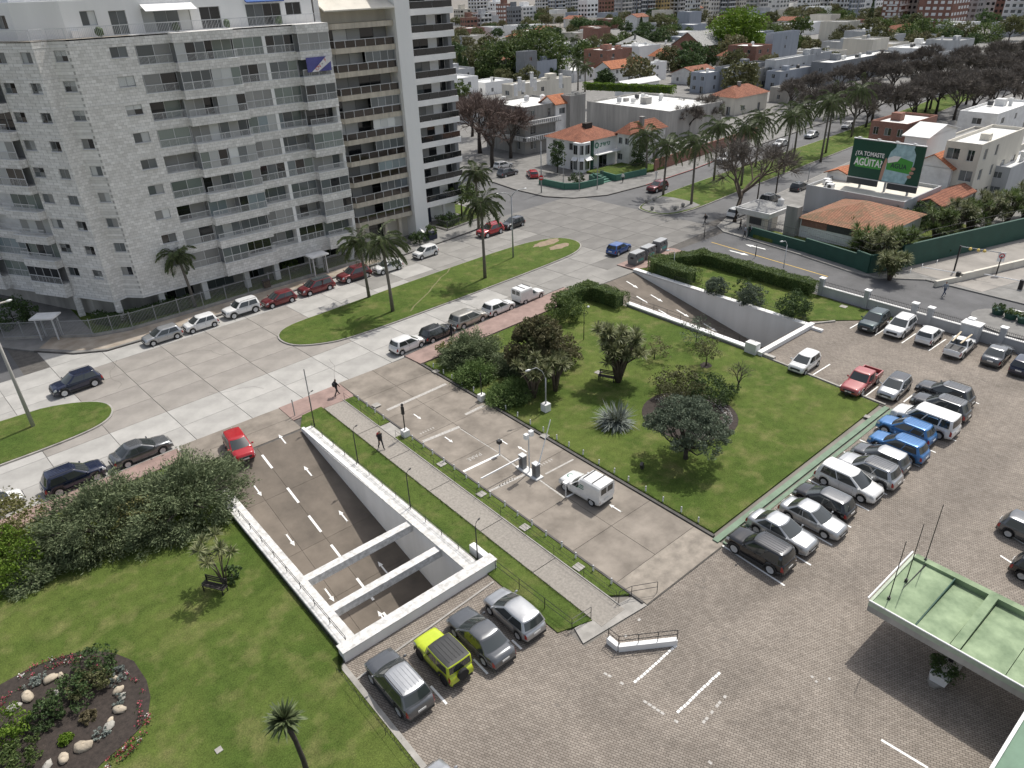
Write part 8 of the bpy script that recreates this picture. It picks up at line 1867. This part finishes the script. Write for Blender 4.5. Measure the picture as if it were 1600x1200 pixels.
# traffic island and exit ramp furniture at the right
ti = structure(MB().prism([(82.6 + 3.6 * math.cos(k), 17.6 + 5.0 * math.sin(k)) for k in np.linspace(0, 6.283, 25)[:-1]], -.03, .12).build("traffic_island", "pave_grey"))
for i in range(3):
    c = gp(1558 + i * 20, 492 + i * 7); t = thing("flower_pot", "dark round pot of flowers on the traffic island, " + ["left", "middle", "right"][i], "planter", (c.x, c.y, .12), 0, "pots on the traffic island"); MB().lathe([(.5, 0), (.65, .6), (.55, .62)], 14).build("pot", "green_wall", t); P_, _ = blob_points(26, 26, (.65, .65, .35), .4, .3); P_[:, 2] += .75; put("foliage", fastmesh("foliage", random_leaves(P_, .08)), "leaf_green" if i else "leaf_dark", t)
ew = thing("ramp_parapet", "low cream parapet between the lanes of the exit drive", "wall", (88, 28, .1))
e1, e2, e3 = gp(1460, 448), gp(1500, 440), gp(1605, 415); part(MB().bar((e1.x, e1.y, .35), (e2.x, e2.y, .35), .35, .7), "wall_panel", "cream_wall", ew); part(MB().bar((e2.x, e2.y, .5), (e3.x, e3.y, .5), .35, 1.0), "wall_panel", "cream_wall", ew)
for i, (b0, tp) in enumerate((((1494, 440), (1441, 418)), ((1593, 453), (1538, 429)))):
    p = gp(*b0); q2 = gp(tp[0], tp[1], 1.0) - Vector((p.x, p.y, 0)); t = thing("boom_barrier", "white boom barrier on the exit drive, " + ["nearer the green wall", "nearer the traffic island"][i], "barrier", (p.x, p.y, .1)); MB().box(-.2, -.2, 0, .2, .2, 1.1).build("cabinet", "metal_black", t); MB().tube([(0, 0, .95), (q2.x, q2.y, .95)], .05, 6).build("boom", "metal_white", t)
sp = thing("speed_sign", "white notice board on a black post at the exit drive", "sign", tuple(gp(1556, 430))); MB().box(-.05, -.05, 0, .05, .05, 2.4).build("post", "metal_black", sp); o = MB().box(-.4, -.03, 1.7, .4, .03, 2.8).build("board", "paint_white", sp); MB().lathe([(.2, 0), (.2, .02), (.3, .02), (.3, 0)], 16, caps=False).build("red_ring", "sign_red", o, False, (0, -.05, 2.4)).rotation_euler = (rad(90), 0, 0); sp.rotation_euler = (0, 0, rad(-50))
for i, (p0, p1) in enumerate((((1486, 420), (1600, 470)),)):
    a, b = gp(1490, 425), gp(1552, 436); t = thing("signal_gantry", "slim gantry with small yellow signal lamps over the exit drive", "gantry", (a.x, a.y, .1)); MB().box(-.08, -.08, 0, .08, .08, 3.2).build("post", "metal_black", t); e = Vector((b.x - a.x, b.y - a.y, 0)); MB().tube([(0, 0, 3.1), tuple(e + Vector((0, 0, 3.1)))], .05, 6).build("beam", "metal_grey", t)
    for k in (.25, .45, .6): MB().blob(tuple(e * k + Vector((0, 0, 3.0))), (.2, .2, .18), 4, 8, 6, .03).build("signal_lamp", mat("lamp_yellow", (.65, .48, .12), .5), t)
for i, (px, py) in enumerate(((1440, 418), (1463, 412), (1422, 425))):
    p = gp(px, py, 1.7); o = MB().box(-.03, -.3, 0, .0, .3, .5).build("notice_plate", "paint_white", None, False, p + Vector((-.25, -.1, 0)), rad(-74 + 180)); tag(o, "small white notice on the green ramp wall, " + ["middle", "right", "left"][i], "sign", "notices on the green wall")
bn = thing("litter_bin", "brown post-mounted bin by the fence behind the dark red hatchback", "bin", tuple(gp(418, 452, .12))); MB().box(-.4, -.3, .3, .4, .3, 1.1).build("bin_body", "bark", bn); MB().box(-.45, -.35, 1.1, .45, .35, 1.2).build("lid", "wood_dark", bn); MB().box(-.05, -.05, 0, .05, .05, .3).build("leg", "metal_black", bn)

# ------------------------------------------------------------------ people
def person(label, pos, heading, top="tshirt_black", legs="trouser_dark", stride=.28, bag=None, h=1.72, hairm="hair", arms=.22, z=.05):
    k = h / 1.72; s = stride
    V = [(0, 0, .92), (0, 0, 1.12), (.01, 0, 1.36), (.02, 0, 1.46), (.04, 0, 1.54), (.05, 0, 1.62), (.04, 0, 1.70),
         (0, .10, .86), (s * .45, .10, .50), (s * .85, .10, .09), (s * .85 + .16, .10, .04), (0, -.10, .86), (-s * .25, -.10, .48), (-s * 1.0, -.10, .12), (-s * 1.0 + .13, -.10, .04),
         (.0, .19, 1.38), (-arms * .6, .25, 1.12), (-arms * .4, .25, .90), (-arms * .3, .25, .82), (.0, -.19, 1.38), (arms * .6, -.25, 1.12), (arms * 1.1, -.24, .92), (arms * 1.3, -.24, .85)]
    E = [(0, 1), (1, 2), (2, 3), (3, 4), (4, 5), (5, 6), (0, 7), (7, 8), (8, 9), (9, 10), (0, 11), (11, 12), (12, 13), (13, 14), (2, 15), (15, 16), (16, 17), (17, 18), (2, 19), (19, 20), (20, 21), (21, 22)]
    rr = [.14, .13, .15, .06, .09, .10, .06, .09, .065, .05, .04, .09, .065, .05, .04, .065, .048, .035, .035, .065, .048, .035, .035]
    me = bpy.data.meshes.new("body"); me.from_pydata([tuple(c * k for c in v) for v in V], E, []); ob = bpy.data.objects.new("tmp", me); col.objects.link(ob)
    sk = ob.modifiers.new("s", 'SKIN'); ob.modifiers.new("d", 'SUBSURF').levels = 1
    for i, v in enumerate(me.skin_vertices[0].data): v.radius = (rr[i] * k, rr[i] * k * (1.25 if i in (1, 2) else 1)); v.use_root = (i == 0)
    bpy.context.view_layer.update(); m2 = bpy.data.meshes.new_from_object(ob.evaluated_get(bpy.context.evaluated_depsgraph_get())); bpy.data.objects.remove(ob)
    m2.materials.clear()
    for nm in (top, legs, "skin", hairm, "bag"): m2.materials.append(MATS[nm])
    for p in m2.polygons:
        c = p.center / k; p.use_smooth = True
        p.material_index = 4 if c.z < .09 else 1 if c.z < .96 and abs(c.y) < .19 else 2 if (1.46 < c.z < 1.66 and c.x > .03) or (abs(c.y) > .2 and c.z < .95) else 3 if c.z >= 1.5 else 0
    t = thing("person", label, "person", (pos[0], pos[1], z), rad(heading)); o = bpy.data.objects.new("body", m2); col.objects.link(o); o.parent = t
    if bag: MB().blob((-.2 * k, 0, 1.22 * k), (.13, .17, .24), 2, 10, 7, .05).build("backpack", bag, t, True)
    return t
person("person in dark clothes with a red rucksack walking down the footpath", gp(596, 702), -85, "tshirt_black", "trouser_dark", .26, "tshirt_red")
person("person in dark clothes with a rucksack crossing the pink pavement", gp(527, 619), 10, "tshirt_black", "trouser_dark", .34, "bag")
person("person in black standing beside the dark grey parked hatchback", gp(706, 530), 5, "tshirt_black", "trouser_dark", .08)
person("person in black walking across the junction", gp(1101, 352), 150, "tshirt_black", "trouser_dark", .26, "bag")
person("person in dark jacket walking near the kiosk and leaning tree", gp(1156, 361), 110, "tshirt_black", "trouser_dark", .16, z=.12)
person("left person of the pair before the kiosk, white sleeve", gp(1163, 372), 120, "shirt_grey", "trouser_dark", .14, z=.12)
person("right person of the pair before the kiosk with a grey rucksack", gp(1170, 371), 120, "tshirt_black", "trouser_dark", .14, "shirt_grey", z=.12)
person("striding man in grey shirt and jeans on the service road", gp(1474, 463), 160, "shirt_grey", "jeans", .40)
person("person in white top and dark trousers on the corner house pavement", gp(973, 286), 185, "shirt_white", "trouser_dark", .12, z=.12)
person("person in white clothes on the avenue pavement by the palm", gp(1025, 281), 185, "shirt_white", "shirt_white", .1, z=.12)
